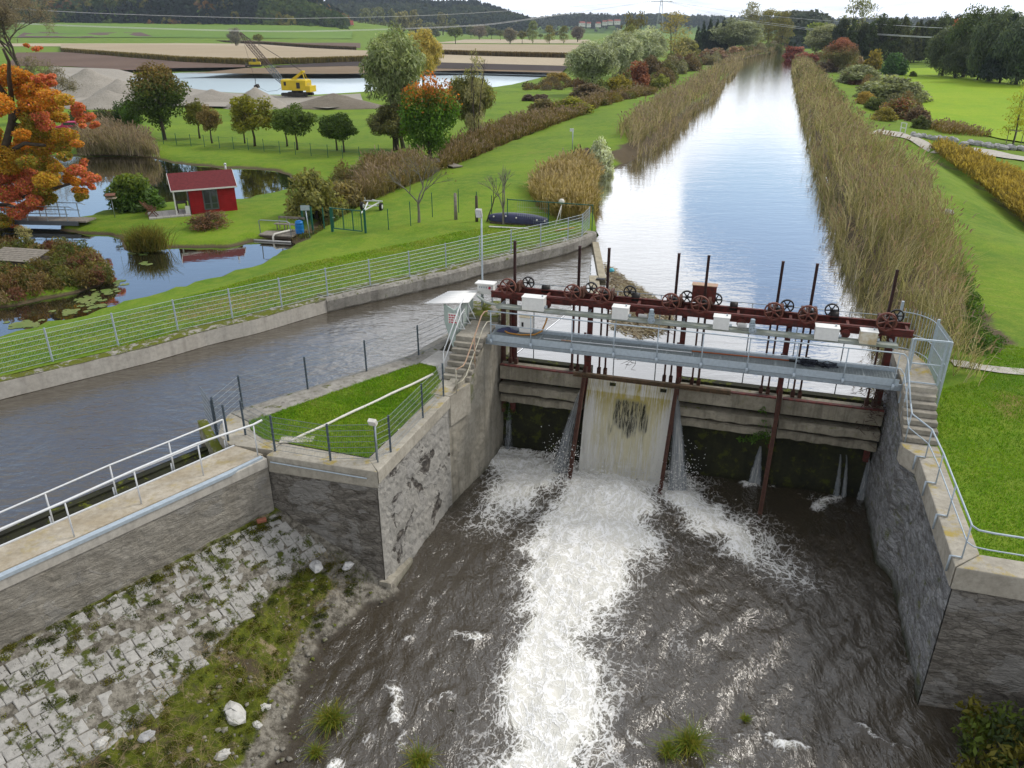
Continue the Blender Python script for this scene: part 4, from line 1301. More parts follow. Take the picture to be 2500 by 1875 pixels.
def make_hoist():
 t = thing('gate_hoist', 'x', 'gate hoist')
 mb = MB()
 wheel(mb, (-0.10, 1.47, 2.97), 0.345, 6)
 mb.build('hand_wheel', MAT['wheel_rust'], t)
 mb = MB()
 wheel(mb, (-0.02, 2.72, 2.82), 0.26, 6, a0=0.1)
 mb.build('gear_wheel', MAT['black_iron'], t)
 mb = MB()
 mb.cyl((-0.10, 1.4, 2.97), (-0.10, 2.4, 2.97), 0.04, 8)
 mb.cyl((-0.02, 2.0, 2.82), (-0.02, 2.8, 2.82), 0.035, 8)
 mb.build('axle', MAT['dark_rust'], t)
 mb = MB()
 mb.b2(-0.30, -0.18, 1.85, 2.4, 2.66, 3.0)
 mb.b2(0.14, 0.26, 1.85, 2.4, 2.66, 3.02)
 mb.beam((0.2, 1.9, 3.0), (0.28, 2.5, 2.68), 0.10, 0.12)
 mb.b2(-0.18, 0.14, 2.22, 2.4, 2.66, 2.86)
 mb.build('bearing_bracket', MAT['dark_rust'], t, bevel=0.015)
 mb = MB()
 mb.cyl((0.02, 1.62, 2.96), (0.02, 1.80, 2.96), 0.10, 14)
 for k in range(14):
  a = 2 * PI * k / 14
  mb.box((0.02 + 0.105 * math.cos(a), 1.71, 2.96 + 0.105 * math.sin(a)), (0.03, 0.16, 0.03), ry=-a)
 mb.build('pinion', MAT['black_iron'], t)
 return t
tops = [4.67, 4.65, 4.15, 4.16, 4.67, 4.65, 4.68, 4.67]
hs = [0.50, 3.16, 4.32, 6.99, 8.09, 10.74, 11.92, 14.57]
hl = ['gate hoist with tall rack rod above the left abutment column', 'gate hoist next left of the hoist nearest the floating debris', 'gate hoist with short raised rod in front of the floating debris', 'gate hoist with short rod just left of the red cabinet',
 'gate hoist with tall rod standing in front of the red cabinet', 'left one of the paired hoists between red cabinet and reeds', 'right one of the paired hoists nearest the wide white box', 'gate hoist with leaning looking rod beside the right hand cage']
ho = make_hoist()
for i in range(8):
 h = ho if i == 0 else copy_tree(ho)
 h.location = W(hs[i], 0, 0)
 h.rotation_euler = (0, 0, RW)
 tag(h, hl[i], 'gate hoist', 'hand wheel gate hoists on the red beam')
 if i in (0, 2, 6):
  for c in h.children:
   if c.name.startswith('gear_wheel'):
    c.location.x += 0.42
 ROOT[h.name] = Matrix.Translation(h.location) @ Matrix.Rotation(RW, 4, 'Z')
 mb = MB(MW)
 s_ = hs[i]
 mb.b2(s_ - 0.05, s_ + 0.05, 2.05, 2.15, 2.3, tops[i])
 for k in range(int((tops[i] - 2.7) / 0.05)):
  mb.b2(s_ - 0.04, s_ + 0.04, 2.035, 2.05, 2.72 + k * 0.05, 2.745 + k * 0.05)
 mb.b2(s_ - 0.055, s_ + 0.055, 2.045, 2.155, tops[i], tops[i] + 0.03)
 mb.build('rack_rod', MAT['rod_steel'], h)
 mb = MB(MW)
 mb.b2(s_ - 0.16, s_ - 0.09, 1.86, 1.93, -0.45, 2.38)
 mb.b2(s_ + 0.09, s_ + 0.16, 1.86, 1.93, -0.45, 2.38)
 mb.build('lifting_bars', MAT['red_rust'] if i % 3 else MAT['dark_rust'], h)
 mb = MB(MW)
 mb.b2(s_ - 0.20, s_ - 0.06, 1.80, 1.98, -0.62, -0.28)
 mb.b2(s_ + 0.06, s_ + 0.20, 1.80, 1.98, -0.62, -0.28)
 mb.build('gate_shackle', MAT['dark_rust'], h)
s0, z0 = VT(1691, 704, 2.75)
s1, z1 = VT(1750, 704, 2.75)
t = thing('gear_cabinet', 'rust red sheet metal cabinet behind the fifth hoist', 'cabinet', W((s0 + s1) / 2, 2.75, 2.6), RW)
mb = MB(MW)
mb.b2(s0, s1, 2.62, 2.95, 2.66, 3.35)
mb.build('cabinet_body', MAT['red_rust'], t, bevel=0.015)
mb = MB(MW)
mb.b2(s0 - 0.03, s1 + 0.03, 2.58, 2.99, 3.352, 3.38)
mb.build('lid', MAT['rust_pink'], t)
# ------------------------------------------------------------------ walkway
t = thing('walkway', 'long grey steel grating walkway in front of the hoists', 'walkway', W(7.5, 0.5, 1.3), RW)
mb = MB(MW)
for i in range(29):
 y = 0.075 + i * 0.0325
 mb.b2(0.05, 14.95, y - 0.003, y + 0.003, 1.27, 1.30)
for i in range(150):
 x = 0.08 + i * 0.0992
 mb.b2(x - 0.004, x + 0.004, 0.065, 1.0, 1.285, 1.299)
for i in range(16):
 x = 0.05 + i * 0.99
 mb.b2(x - 0.014, x + 0.014, 0.065, 1.0, 1.25, 1.302)
mb.build('grating', MAT['grate'], t)
mb = MB(MW)
mb.b2(0.0, 15.0, 0.0, 0.012, 1.16, 1.42)
mb.build('toe_board', MAT['galv_pale'], t)
mb = MB(MW)
mb.b2(0.0, 15.0, 1.02, 1.032, 1.20, 1.42)
mb.build('rear_toe_board', MAT['galv_pale'], t)
mb = MB(MW)
mb.b2(-0.12, 15.1, 0.014, 0.06, 1.02, 1.24)
mb.b2(-0.12, 15.1, -0.06, 0.012, 1.02, 1.05)
mb.b2(-0.12, 15.1, 0.97, 1.018, 1.02, 1.24)
for i in range(12):
 x = 0.3 + i * 1.3
 mb.b2(x - 0.03, x + 0.03, 0.062, 0.968, 1.14, 1.255)
mb.build('edge_beam', MAT['galv'], t)
mb = MB(MW)
mb.b2(0.0, 15.0, -0.02, -0.001, 1.05, 1.15)
mb.build('lower_flange', MAT['galv'], t)
for i in range(10):
 x = 0.16 + i * 1.63
 mb = MB(MW)
 mb.cyl((x, -0.03, 1.02), (x, -0.03, 2.40), 0.021, 8)
 mb.b2(x - 0.05, x + 0.05, -0.065, -0.008, 1.03, 1.25)
 mb.build('rail_post', MAT['galv_pale'], t, True)
mb = MB(MW)
mb.tube([(0.05, -0.03, 2.40), (4, -0.03, 2.40), (9, -0.03, 2.40), (14.7, -0.03, 2.40), (14.95, -0.03, 2.38), (15.06, -0.06, 2.30), (15.10, -0.25, 2.12), (15.12, -0.9, 1.72), (15.15, -1.62, 1.28)], 0.026, 8)
mb.build('top_rail', MAT['galv_pale'], t, True)
mb = MB(MW)
mb.tube([(0.12, -0.03, 1.86), (7, -0.03, 1.86), (14.7, -0.03, 1.86), (14.95, -0.03, 1.84), (15.06, -0.2, 1.72), (15.12, -0.9, 1.30), (15.15, -1.62, 0.80)], 0.018, 8)
mb.build('mid_rail', MAT['galv_pale'], t, True)
ZTR = 2.22
t = thing('cable_tray', 'mossy galvanised cable tray carrying the white switch boxes', 'cable tray', W(7.5, 1.25, ZTR), RW)
mb = MB(MW)
mb.b2(0.0, 14.95, 1.08, 1.42, ZTR - 0.02, ZTR)
mb.b2(0.0, 14.95, 1.07, 1.08, ZTR - 0.07, ZTR + 0.03)
mb.b2(0.0, 14.95, 1.42, 1.43, ZTR - 0.07, ZTR + 0.03)
mb.tube([(0.0, 1.25, ZTR), (-0.5, 1.3, ZTR + 0.06), (-0.95, 1.55, ZTR + 0.22)], 0.05, 8)
mb.build('tray_channel', MAT['tray'], t)
mb = MB(MW)
mb.b2(0.1, 14.9, 1.50, 1.62, ZTR - 0.24, ZTR - 0.10)
mb.build('mossy_plank', MAT['weir_wet'], t)
for s_ in (0.1, 3.72, 7.42, 11.3, 14.8):
 mb = MB(MW)
 mb.b2(s_ - 0.04, s_ + 0.04, 1.10, 2.0, ZTR - 0.10, ZTR - 0.03)
 mb.build('tray_bracket', MAT['galv'], t)
for a, c, hgt, dp, mt, lab in [(1.13, 2.02, 0.52, 0.40, 'white_box', 'widest white switch box on the tray near the left hoist'), (4.74, 5.36, 0.46, 0.36, 'white_box', 'white switch box on the tray above the waterfall left side'), (8.55, 9.13, 0.46, 0.36, 'white_box', 'white switch box on the tray right of the red cabinet'),
       (12.13, 12.93, 0.46, 0.38, 'white_box', 'long white switch box on the tray right of the paired hoists'), (13.64, 14.20, 0.46, 0.36, 'stained_box', 'rust stained white switch box next to the last hoist')]:
 t = thing('switch_box', lab, 'switch box', W((a + c) / 2, 1.2, ZTR), RW, 'white switch boxes on the cable tray')
 mb = MB(MW)
 mb.b2(a, c, 1.22 - dp / 2 - 0.05, 1.22 + dp / 2, ZTR + 0.005, ZTR + hgt)
 mb.build('housing', MAT[mt], t, bevel=0.012)
 mb = MB(MW)
 mb.b2(a - 0.02, c + 0.02, 1.22 - dp / 2 - 0.07, 1.22 + dp / 2 + 0.02, ZTR + hgt + 0.002, ZTR + hgt + 0.03)
 mb.build('lid', MAT['white_box'], t, bevel=0.008)
 mb = MB(MW)
 mb.b2(c - 0.14, c - 0.09, 1.2, 1.28, ZTR + hgt + 0.032, ZTR + hgt + 0.09)
 mb.cyl((c + 0.01, 1.15, ZTR + 0.15), (c + 0.10, 1.15, ZTR + 0.15), 0.07, 10)
 mb.build('fitting', MAT['galv'], t)
for a, c, mt, lab in [(5.74, 6.38, 'motor_blue', 'grey green gear motor with small handwheel above the waterfall'), (9.42, 10.10, 'motor_blue', 'pale blue gear motor with handwheel right of the red cabinet')]:
 t = thing('gear_motor', lab, 'motor', W((a + c) / 2, 1.25, ZTR), RW, 'electric gear motors on the tray')
 mb = MB(MW)
 mb.cyl((a, 1.22, ZTR + 0.16), (a + 0.34, 1.22, ZTR + 0.16), 0.10 if a > 9 else 0.07, 14)
 for k in range(6):
  mb.cyl((a + 0.05 + k * .04, 1.22, ZTR + .16), (a + 0.065 + k * .04, 1.22, ZTR + .16), 0.112 if a > 9 else 0.08, 14)
 mb.build('motor_body', MAT['pvc_grey'], t)
 mb = MB(MW)
 mb.b2(c - 0.26, c - 0.04, 1.14, 1.34, ZTR + 0.02, ZTR + 0.30)
 mb.cyl((c - 0.15, 1.24, ZTR + 0.30), (c - 0.15, 1.24, ZTR + 0.46), 0.09, 12)
 mb.build('gear_case', MAT[mt], t, bevel=0.03)
 mb = MB(MW)
 wheel(mb, (c - 0.12, 1.02, ZTR + 0.10), 0.14, 4, wd_=0.012)
 mb.cyl((c - 0.12, 1.02, ZTR + 0.10), (c - 0.12, 1.16, ZTR + 0.10), 0.02, 8)
 mb.build('handwheel', MAT['galv_pale'], t)
t = thing('control_cabinet', 'upright white control cabinet standing on the walkway grating', 'cabinet', W(1.4, 0.85, 1.3), RW)
mb = MB(MW)
mb.b2(1.10, 1.62, 0.72, 0.98, 1.36, 2.0)
mb.build('cabinet_body', MAT['white_box'], t, bevel=0.02)
mb = MB(MW)
mb.b2(1.07, 1.65, 0.68, 1.01, 2.002, 2.05)
mb.build('hood', MAT['stained_box'], t, bevel=0.02)
mb = MB(MW)
mb.b2(1.20, 1.28, 0.705, 0.719, 1.62, 1.80)
mb.build('door_lock', MAT['black_iron'], t)
mb = MB(MW)
mb.b2(1.14, 1.58, 0.75, 0.96, 1.302, 1.358)
mb.build('plinth', MAT['galv'], t)
t = thing('hose', 'orange yellow rubber hose lying curved around the white control cabinet', 'hose', W(1.4, 0.6, 1.3), RW)
mb = MB(MW)
mb.tube([(0.55, 0.9, 1.34), (0.5, 0.72, 1.34), (0.7, 0.55, 1.34), (1.2, 0.50, 1.34), (1.75, 0.62, 1.36), (2.0, 0.86, 1.45), (2.1, 1.05, 1.75), (2.15, 1.1, 1.95)], 0.035, 8)
mb.build('hose_body', MAT['hose_orange'], t, True)
t = thing('tarpaulin', 'crumpled blue tarpaulin heap at the left end of the walkway', 'tarpaulin', W(0.5, 0.8, 1.3), RW)
mb = MB(MW)
r = random.Random(4)
vs, fs = [], []
for i in range(11):
 for j in range(6):
  vs.append((0.16 + i * 0.085, 0.62 + j * 0.075, 1.32 + (0.05 + 0.16 * r.random()) * math.sin(PI * i / 10) * math.sin(PI * j / 5)))
for i in range(10):
 for j in range(5):
  fs.append((i * 6 + j, i * 6 + 6 + j, i * 6 + 7 + j, i * 6 + j + 1))
mb.add(vs, fs)
mb.build('sheet', MAT['tarp_blue'], t, True)
t = thing('long_pole', 'orange brown pole lying along the rear of the walkway', 'pole', W(9.5, 0.8, 1.33), RW)
mb = MB(MW)
mb.cyl((7.9, 0.80, 1.33), (11.4, 0.92, 1.33), 0.026, 8)
mb.build('shaft', MAT['cable_orange'], t, True)
mb = MB(MW)
mb.b2(11.40, 11.62, 0.86, 0.98, 1.305, 1.37)
mb.build('tip', MAT['black_iron'], t)
t = thing('long_pole', 'pale aluminium pole lying along the middle of the walkway', 'pole', W(4, 0.5, 1.33), RW)
mb = MB(MW)
mb.cyl((2.2, 0.42, 1.33), (7.9, 0.62, 1.335), 0.020, 8)
mb.build('shaft', MAT['galv_white'], t, True)
mb = MB(MW)
mb.cyl((2.9, 0.444, 1.33), (3.3, 0.458, 1.331), 0.027, 8)
mb.build('grip', MAT['rust_pink'], t, True)
t = thing('rope_tangle', 'dark heap of old nets and ropes on the walkway', 'net heap', W(12.2, 0.75, 1.3), RW)
mb = MB(MW)
r = random.Random(12)
for k in range(26):
 c = Vector((11.75 + r.random() * 1.2, 0.55 + r.random() * .4, 1.33))
 if k < 14:
  c = Vector((11.85 + r.random() * .35, 0.62 + r.random() * .25, 1.36))
 rr = r.uniform(0.07, 0.22)
 pts_ = []
 for j in range(9):
  a = j * 0.75 + r.random() * 6
  pts_.append(c + Vector((math.cos(a) * rr * 1.2, math.sin(a) * rr * .7, r.uniform(0.0, 0.22 if k < 14 else 0.10))))
 mb.tube(pts_, r.uniform(0.008, 0.024), 5)
mb.build('tangle', MAT['net_dark'], t, True)
t = thing('catwalk_rail', 'thin upstream railing behind the hoists over the canal', 'railing', W(8, 3.3, 2), RW)
mb = MB(MW)
mb.tube([(0.5, 3.3, 2.60), (15.45, 3.3, 2.62)], 0.016, 6)
mb.build('top_rail', MAT['galv'], t, True)
for i in range(9):
 x = 1.0 + i * 1.78
 mb = MB(MW)
 mb.cyl((x, 3.3, -0.9), (x, 3.3, 2.60), 0.022, 6)
 mb.build('rail_post', MAT['galv'], t, True)
t = thing('stair_rail', 'rusty pinkish handrail down the right side of the left steps', 'handrail', W(-0.12, -1, 0.5), RW)
mb = MB(MW)
mb.tube([(0.05, -0.03, 2.40), (-0.06, -0.12, 2.39), (-0.11, -0.35, 2.30), (-0.12, -1.3, 1.65), (-0.14, -2.1, 1.10), (-0.16, -2.35, 1.0), (-0.30, -2.75, 0.98)], 0.026, 8)
mb.build('top_rail', MAT['rust_pink'], t, True)
mb = MB(MW)
mb.tube([(0.0, 0.5, 1.80), (-0.08, 0.2, 1.85), (-0.11, -0.2, 1.72), (-0.13, -1.3, 1.02), (-0.15, -2.1, 0.50), (-0.18, -2.4, 0.42), (-0.30, -2.75, 0.40)], 0.020, 8)
mb.build('mid_rail', MAT['rail_grey'], t, True)
mb = MB(MW)
mb.cyl((-0.30, -2.75, 0.04), (-0.30, -2.75, 1.0), 0.022, 8)
mb.build('rail_post', MAT['rail_grey'], t, True)
mb = MB(MW)
mb.cyl((-0.13, -1.15, 0.45), (-0.13, -1.15, 1.72), 0.028, 8)
mb.build('rail_post', MAT['rust_pink'], t, True)
t = thing('stair_rail', 'white twin handrail along the left side of the left steps', 'handrail', W(-1.25, -0.5, 0.5), RW)
for nm, dz in (('top_rail', 0), ('mid_rail', -0.45)):
 mb = MB(MW)
 mb.tube([(-1.30, 0.95, 2.47 + dz), (-1.30, 0.5, 2.36 + dz), (-1.30, -1.5, 1.05 + dz)], 0.024, 8)
 mb.build(nm, MAT['galv_white'], t, True)
for ty, zz_ in ((-1.42, 1.08), (0.55, 2.35)):
 mb = MB(MW)
 mb.cyl((-1.32, ty, 0.0), (-1.32, ty, zz_), 0.022, 8)
 mb.build('rail_post', MAT['galv_white'], t, True)
t = thing('stair_rail', 'bent grey handrail following the right steps and bay wall', 'handrail', W(15.4, -4, 0), RW)
tp = [(15.15, -1.62, 1.28), (15.16, -2.05, 1.12), (15.60, -3.0, 1.10), (15.66, -4.5, 1.10), (15.66, -8.35, 1.10), (15.78, -8.52, 1.10), (16.1, -8.56, 1.10), (30, -8.56, 1.10)]
mb = MB(MW)
mb.tube(tp, 0.027, 8)
mb.build('top_rail', MAT['galv_pale'], t, True)
mb = MB(MW)
mb.tube([(p[0], p[1], p[2] - 0.5) for p in tp], 0.019, 8)
mb.build('mid_rail', MAT['galv_pale'], t, True)
for (x, y) in [(15.14, -0.75), (15.155, -2.0), (15.62, -2.95), (15.66, -4.55), (15.66, -6.35), (15.66, -8.3), (19, -8.56), (23, -8.56)]:
 mb = MB(MW)
 zt = 1.10 if y < -1 else 1.8
 mb.cyl((x, y, 0.06), (x, y, zt), 0.021, 8)
 if y < -2.5:
  ox = -0.27 if x < 16 else 0
  oy = 0 if x < 16 else -0.25
  mb.beam((x, y, 0.09), (x + ox, y + oy, 0.09), 0.04, 0.03)
  mb.beam((x + ox, y + oy, 0.10), (x + ox, y + oy, -0.40), 0.05, 0.03)
 mb.build('rail_post', MAT['galv_pale'], t, True)
t = thing('safety_cage', 'blue grey barred gate and curved cage on the right landing', 'security gate', W(15.7, 1, 1.3), RW)
mb = MB(MW)
for x in (15.14, 15.24, 16.20, 16.32):
 mb.beam((x, 0.02 if x in (15.14, 16.32) else 0.10, 0.55 if x in (15.14, 16.32) else 1.32), (x, 0.02 if x in (15.14, 16.32) else 0.10, 2.95), 0.06, 0.06)
mb.beam((15.16, 0.06, 2.93), (16.34, 0.06, 2.93), 0.06, 0.06)
mb.beam((15.24, 0.10, 2.05), (16.20, 0.10, 2.05), 0.04, 0.04)
mb.beam((15.24, 0.10, 1.36), (16.20, 0.10, 1.36), 0.04, 0.04)
mb.build('gate_frame', MAT['galv_pale'], t)
arc = []
for i in range(25):
 u = i / 24
 a = PI * 0.5 * min(u / 0.5, 1)
 if u <= 0.5:
  arc.append((15.20 + 1.02 * math.sin(a), 3.2 - 1.3 * (1 - math.cos(a)) * 0.9))
 else:
  arc.append((16.22 + 0.1 * (u - .5) * 2, 2.03 + (0.1 - 2.03) * (u - 0.5) * 2))
for z in (1.45, 2.05, 2.85):
 mb = MB(MW)
 mb.tube([(x, y, z) for x, y in arc], 0.018, 6)
 mb.build('curved_rail', MAT['galv_pale'], t, True)
mb = MB(MW)
for i in range(1, 25):
 x, y = arc[i]
 mb.cyl((x, y, 0.9), (x, y, 3.0), 0.010, 5)
 if i > 12:
  x2, y2 = (arc[i][0] + arc[i - 1][0]) / 2, (arc[i][1] + arc[i - 1][1]) / 2
  mb.cyl((x2, y2, 0.9), (x2, y2, 3.0), 0.010, 5)
mb.build('bars', MAT['galv_pale'], t)
mb = MB(MW)
mb.beam((15.18, 3.22, 0.3), (15.18, 3.22, 3.25), 0.09, 0.09)
mb.beam((16.24, 2.05, 0.3), (16.24, 2.05, 3.05), 0.08, 0.08)
mb.build('cage_post', MAT['galv_pale'], t)
ZS = 2.25
t = thing('shelter', 'small pale green enclosure with white corrugated roof at the left abutment', 'shelter', W(-2, 1.5, 1.3), RW)
n_ = 60
vs, fs = [], []
for i in range(n_ + 1):
 u = i / n_
 w = math.sin(u * 2 * PI * 11) * 0.022
 vs += [(-2.92 + 0.35 * u, 0.62 + 1.86 * u, ZS - 0.05 + w), (-1.12 - 0.16 * u, 0.98 + 1.66 * u, ZS + 0.05 + w)]
 vs += [(-2.92 + 0.35 * u, 0.62 + 1.86 * u, ZS - 0.058 + w), (-1.12 - 0.16 * u, 0.98 + 1.66 * u, ZS + 0.042 + w)]
for i in range(n_):
 o = i * 4
 fs += [(o, o + 1, o + 5, o + 4), (o + 2, o + 6, o + 7, o + 3), (o + 1, o + 3, o + 7, o + 5), (o, o + 4, o + 6, o + 2)]
fs += [(0, 2, 3, 1), (n_ * 4, n_ * 4 + 1, n_ * 4 + 3, n_ * 4 + 2)]
mb = MB(MW)
mb.add(vs, fs)
mb.build('corrugated_roof', MAT['shelter_white'], t, True)
mb = MB(MW)
mb.prism([(-1.50, 0.30), (-1.46, 0.30), (-1.46, 2.45), (-1.50, 2.45)], 0.2, 2.17)
mb.prism([(-2.20, 0.95), (-1.51, 0.32), (-1.51, 0.36), (-2.17, 0.98)], [1.35, 0.2, 0.2, 1.35], 2.15)
mb.build('side_panels', MAT['shelter_green'], t)
for y in (0.42, 1.1, 1.75):
 mb = MB(MW)
 mb.beam((-1.43, y, 1.3), (-1.43, y, 2.12), 0.035, 0.035)
 mb.beam((-1.43, y, 1.95), (-1.12, y, 1.36), 0.03, 0.03)
 mb.beam((-1.44, y, 1.36), (-1.10, y, 1.36), 0.03, 0.03)
 mb.build('brace', MAT['galv_white'], t)
t = thing('warning_sign', 'red and white lettered warning sign on the shelter wall', 'sign', W(-1.42, 0.3, 1.9), RW)
mb = MB(MW)
mb.b2(-1.75, -1.36, 0.255, 0.27, 1.62, 2.04)
mb.build('sign_board', MAT['white_box'], t)
mb = MB(MW)
r = random.Random(3)
for row in range(4):
 z = 1.985 - row * 0.10
 x = -1.72
 while x < -1.42:
  w = r.uniform(0.05, 0.12)
  mb.b2(x, min(x + w, -1.385), 0.249, 0.2545, z - 0.052, z)
  x += w + 0.03
mb.build('red_lettering', MAT['sign_red'], t)
t = thing('control_box', 'white control box with red button on posts left of the hoists', 'control box', W(-1, 2.7, 2.1), RW)
mb = MB(MW)
mb.b2(-1.32, -0.62, 2.62, 2.92, 2.16, 2.60)
mb.build('box_body', MAT['white_box'], t, bevel=0.015)
mb = MB(MW)
mb.b2(-1.40, -0.56, 2.50, 2.98, 2.602, 2.66)
mb.build('rain_hood', MAT['white_box'], t, bevel=0.015)
mb = MB(MW)
mb.cyl((-0.77, 2.62, 2.46), (-0.77, 2.56, 2.46), 0.05, 12)
mb.build('red_button', MAT['sign_red'], t)
mb = MB(MW)
for x in (-1.22, -1.12, -1.02, -0.92):
 mb.b2(x - 0.025, x + 0.025, 2.60, 2.619, 2.43, 2.50)
mb.build('gauges', MAT['galv'], t)
mb = MB(MW)
mb.beam((-1.2, 2.8, 1.5), (-1.2, 2.8, 2.16), 0.05, 0.05)
mb.beam((-0.72, 2.8, 1.5), (-0.72, 2.8, 2.16), 0.05, 0.05)
mb.build('legs', MAT['galv'], t)
t = thing('flood_light', 'tall galvanised lamp mast with floodlight above the control box', 'lamp mast', W(-1.24, 3.05, 1.5), RW)
mb = MB(MW)
mb.cone((-1.24, 3.05, 1.5), (-1.24, 3.05, 5.35), 0.045, 0.035, 10)
mb.build('mast', MAT['galv_pale'], t, True)
mb = MB(MW)
mb.box((-1.30, 2.92, 5.52), (0.26, 0.16, 0.36), rx=0.35)
mb.build('lamp_housing', MAT['pvc_grey'], t, bevel=0.02)
mb = MB(MW)
mb.box((-1.30, 2.83, 5.49), (0.21, 0.012, 0.29), rx=0.35)
mb.build('lamp_glass', MAT['galv_white'], t)
mb = MB(MW)
mb.beam((-1.24, 3.03, 5.3), (-1.28, 2.98, 5.40), 0.03, 0.03)
mb.build('bracket', MAT['galv'], t)
t = thing('brace_pipe', 'thin rusty pipe spanning the right hand bay under the walkway', 'pipe', W(13, 1.9, 0.4), RW)
mb = MB(MW)
mb.cyl((12.0, 1.85, 0.35), (14.75, 1.85, 0.30), 0.03, 8)
mb.build('pipe', MAT['dark_rust'], t, True)
def twigs(name, label, cat, c, rad, n_, mat, seed, r0=0.008, flat=0.5):
 t = thing(name, label, cat, c)
 r = random.Random(seed)
 mb = MB()
 for k in range(n_):
  p = Vector(c) + Vector((r.gauss(0, rad[0]), r.gauss(0, rad[1]), r.gauss(0, rad[2])))
  d = Vector((r.gauss(0, 1), r.gauss(0, 1), r.gauss(0, flat))).normalized() * r.uniform(0.2, 0.7)
  mb.tube([p, p + d * 0.5 + Vector((r.uniform(-.08, .08), r.uniform(-.08, .08), r.uniform(-.06, .06))), p + d], [r0 * r.uniform(.8, 2.0), r0, r0 * 0.5], 4)
 mb.build('branches', mat, t)
 return t
twigs('drift_twigs', 'brown drift twigs caught at the right column of the weir', 'driftwood', W(14.7, 1.6, -0.4), (0.22, 0.18, 0.5), 130, MAT['stump'], 3, 0.010, 0.8)
twigs('drift_branch', 'bare drift branch hanging below the walkway above the fall', 'driftwood', W(5.5, 1.2, 0.55), (0.25, 0.1, 0.12), 16, MAT['wood_dark'], 5, 0.010, 0.4)
# ------------------------------------------------------------------ headrace surface
hw = [Vector(p) for p in offset_line(WALL_F, 0.2)]
poly = [tuple(W(1.5, 12)[:2]), tuple(W(-0.6, 24)[:2])] + [tuple(p) for p in hw[::-1][1:]] + [tuple(W(*spp(-8, 16))[:2]), tuple(W(*spp(-8, 3.45))[:2]), tuple(W(*spp(SPL - 0.3, 3.45))[:2]), tuple(W(-6.9, -7.5)[:2]), tuple(W(-6.9, -6.4)[:2]), tuple(W(-2.9, 0.6)[:2]), tuple(W(-0.6, 3.6)[:2]), tuple(W(-0.05, 2.0)[:2])]
sheet('headrace_water', poly, ZC + 0.035, MAT['head_water'], 'grey rippled headrace channel between fenced wall and grass island', 'channel')
# ------------------------------------------------------------------ tailrace bank and setts
def de_of(t):
 return np.interp(t, [-26, -16.0, -13.5, -11.6, -9.9, -8.8], [9.5, 6.9, 5.2, 4.0, 3.5, 3.9])
def bank_ud(S, T_):
 q = np.stack([S - SPA2.x, T_ - SPA2.y], 1)
 return q @ np.array(spd), -(q @ np.array(spn))
def bank_z(S, T_, rough=True):
 u, d = bank_ud(S, T_)
 de = de_of(T_)
 dr = de * 0.55
 z = np.where(d < dr, -2.0 - 1.28 * d / dr, -3.28 - 1.42 * (d - dr) / (de - dr))
 z = np.where(d > de, -4.70 - 0.45 * (d - de), z)
 P_ = np.stack([S, T_], 1)
 if rough:
  f = smooth01((d - dr * 0.95) / 0.6)
  z = z + f * ((vnoise(P_, 0.8, 21, 3) - 0.5) * 0.75 + (vnoise(P_, 3.0, 22, 3) - 0.5) * 0.22)
  z = z + (vnoise(P_, 4, 25, 2) - 0.5) * 0.05
 return z
S, T_ = np.meshgrid(np.arange(-13, 3.0, 0.11), np.arange(-25, -8.6, 0.11), indexing='ij')
shp = S.shape
S, T_ = S.ravel(), T_.ravel()
zb = bank_z(S, T_)
u, d = bank_ud(S, T_)
de = de_of(T_)
idx = np.arange(len(S)).reshape(shp)
f = np.stack([idx[:-1, :-1].ravel(), idx[1:, :-1].ravel(), idx[1:, 1:].ravel(), idx[:-1, 1:].ravel()], 1)
f = f[(d[f].min(1) > -0.25) & (zb[f].max(1) > -5.4)]
veg = smooth01((d - de * 0.50) / 0.3) * smooth01((de * 0.88 - d) / 0.6) * smooth01((-9.3 - T_) / 0.9)
veg = np.maximum(veg * 0.95, 0.55 * smooth01((0.35 - d) / 0.3))
wp = np.stack([W0.x + EX.x * S + EN.x * T_, W0.y + EX.y * S + EN.y * T_, zb], 1)
used = np.unique(f)
rm = np.full(len(S), -1)
rm[used] = np.arange(len(used))
bm = npmesh('tailrace_bank', wp[used], rm[f], MAT['bank_earth'], {'zone': np.stack([veg, veg * 0, veg * 0], 1)[used]}, True)
tag(link('tailrace_bank', bm), 'mossy gravel bank sloping from the paved slope to the tailrace', 'bank', kind='structure')
r = random.Random(44)
mb = MB(MW)
row = 0
dd = 0.12
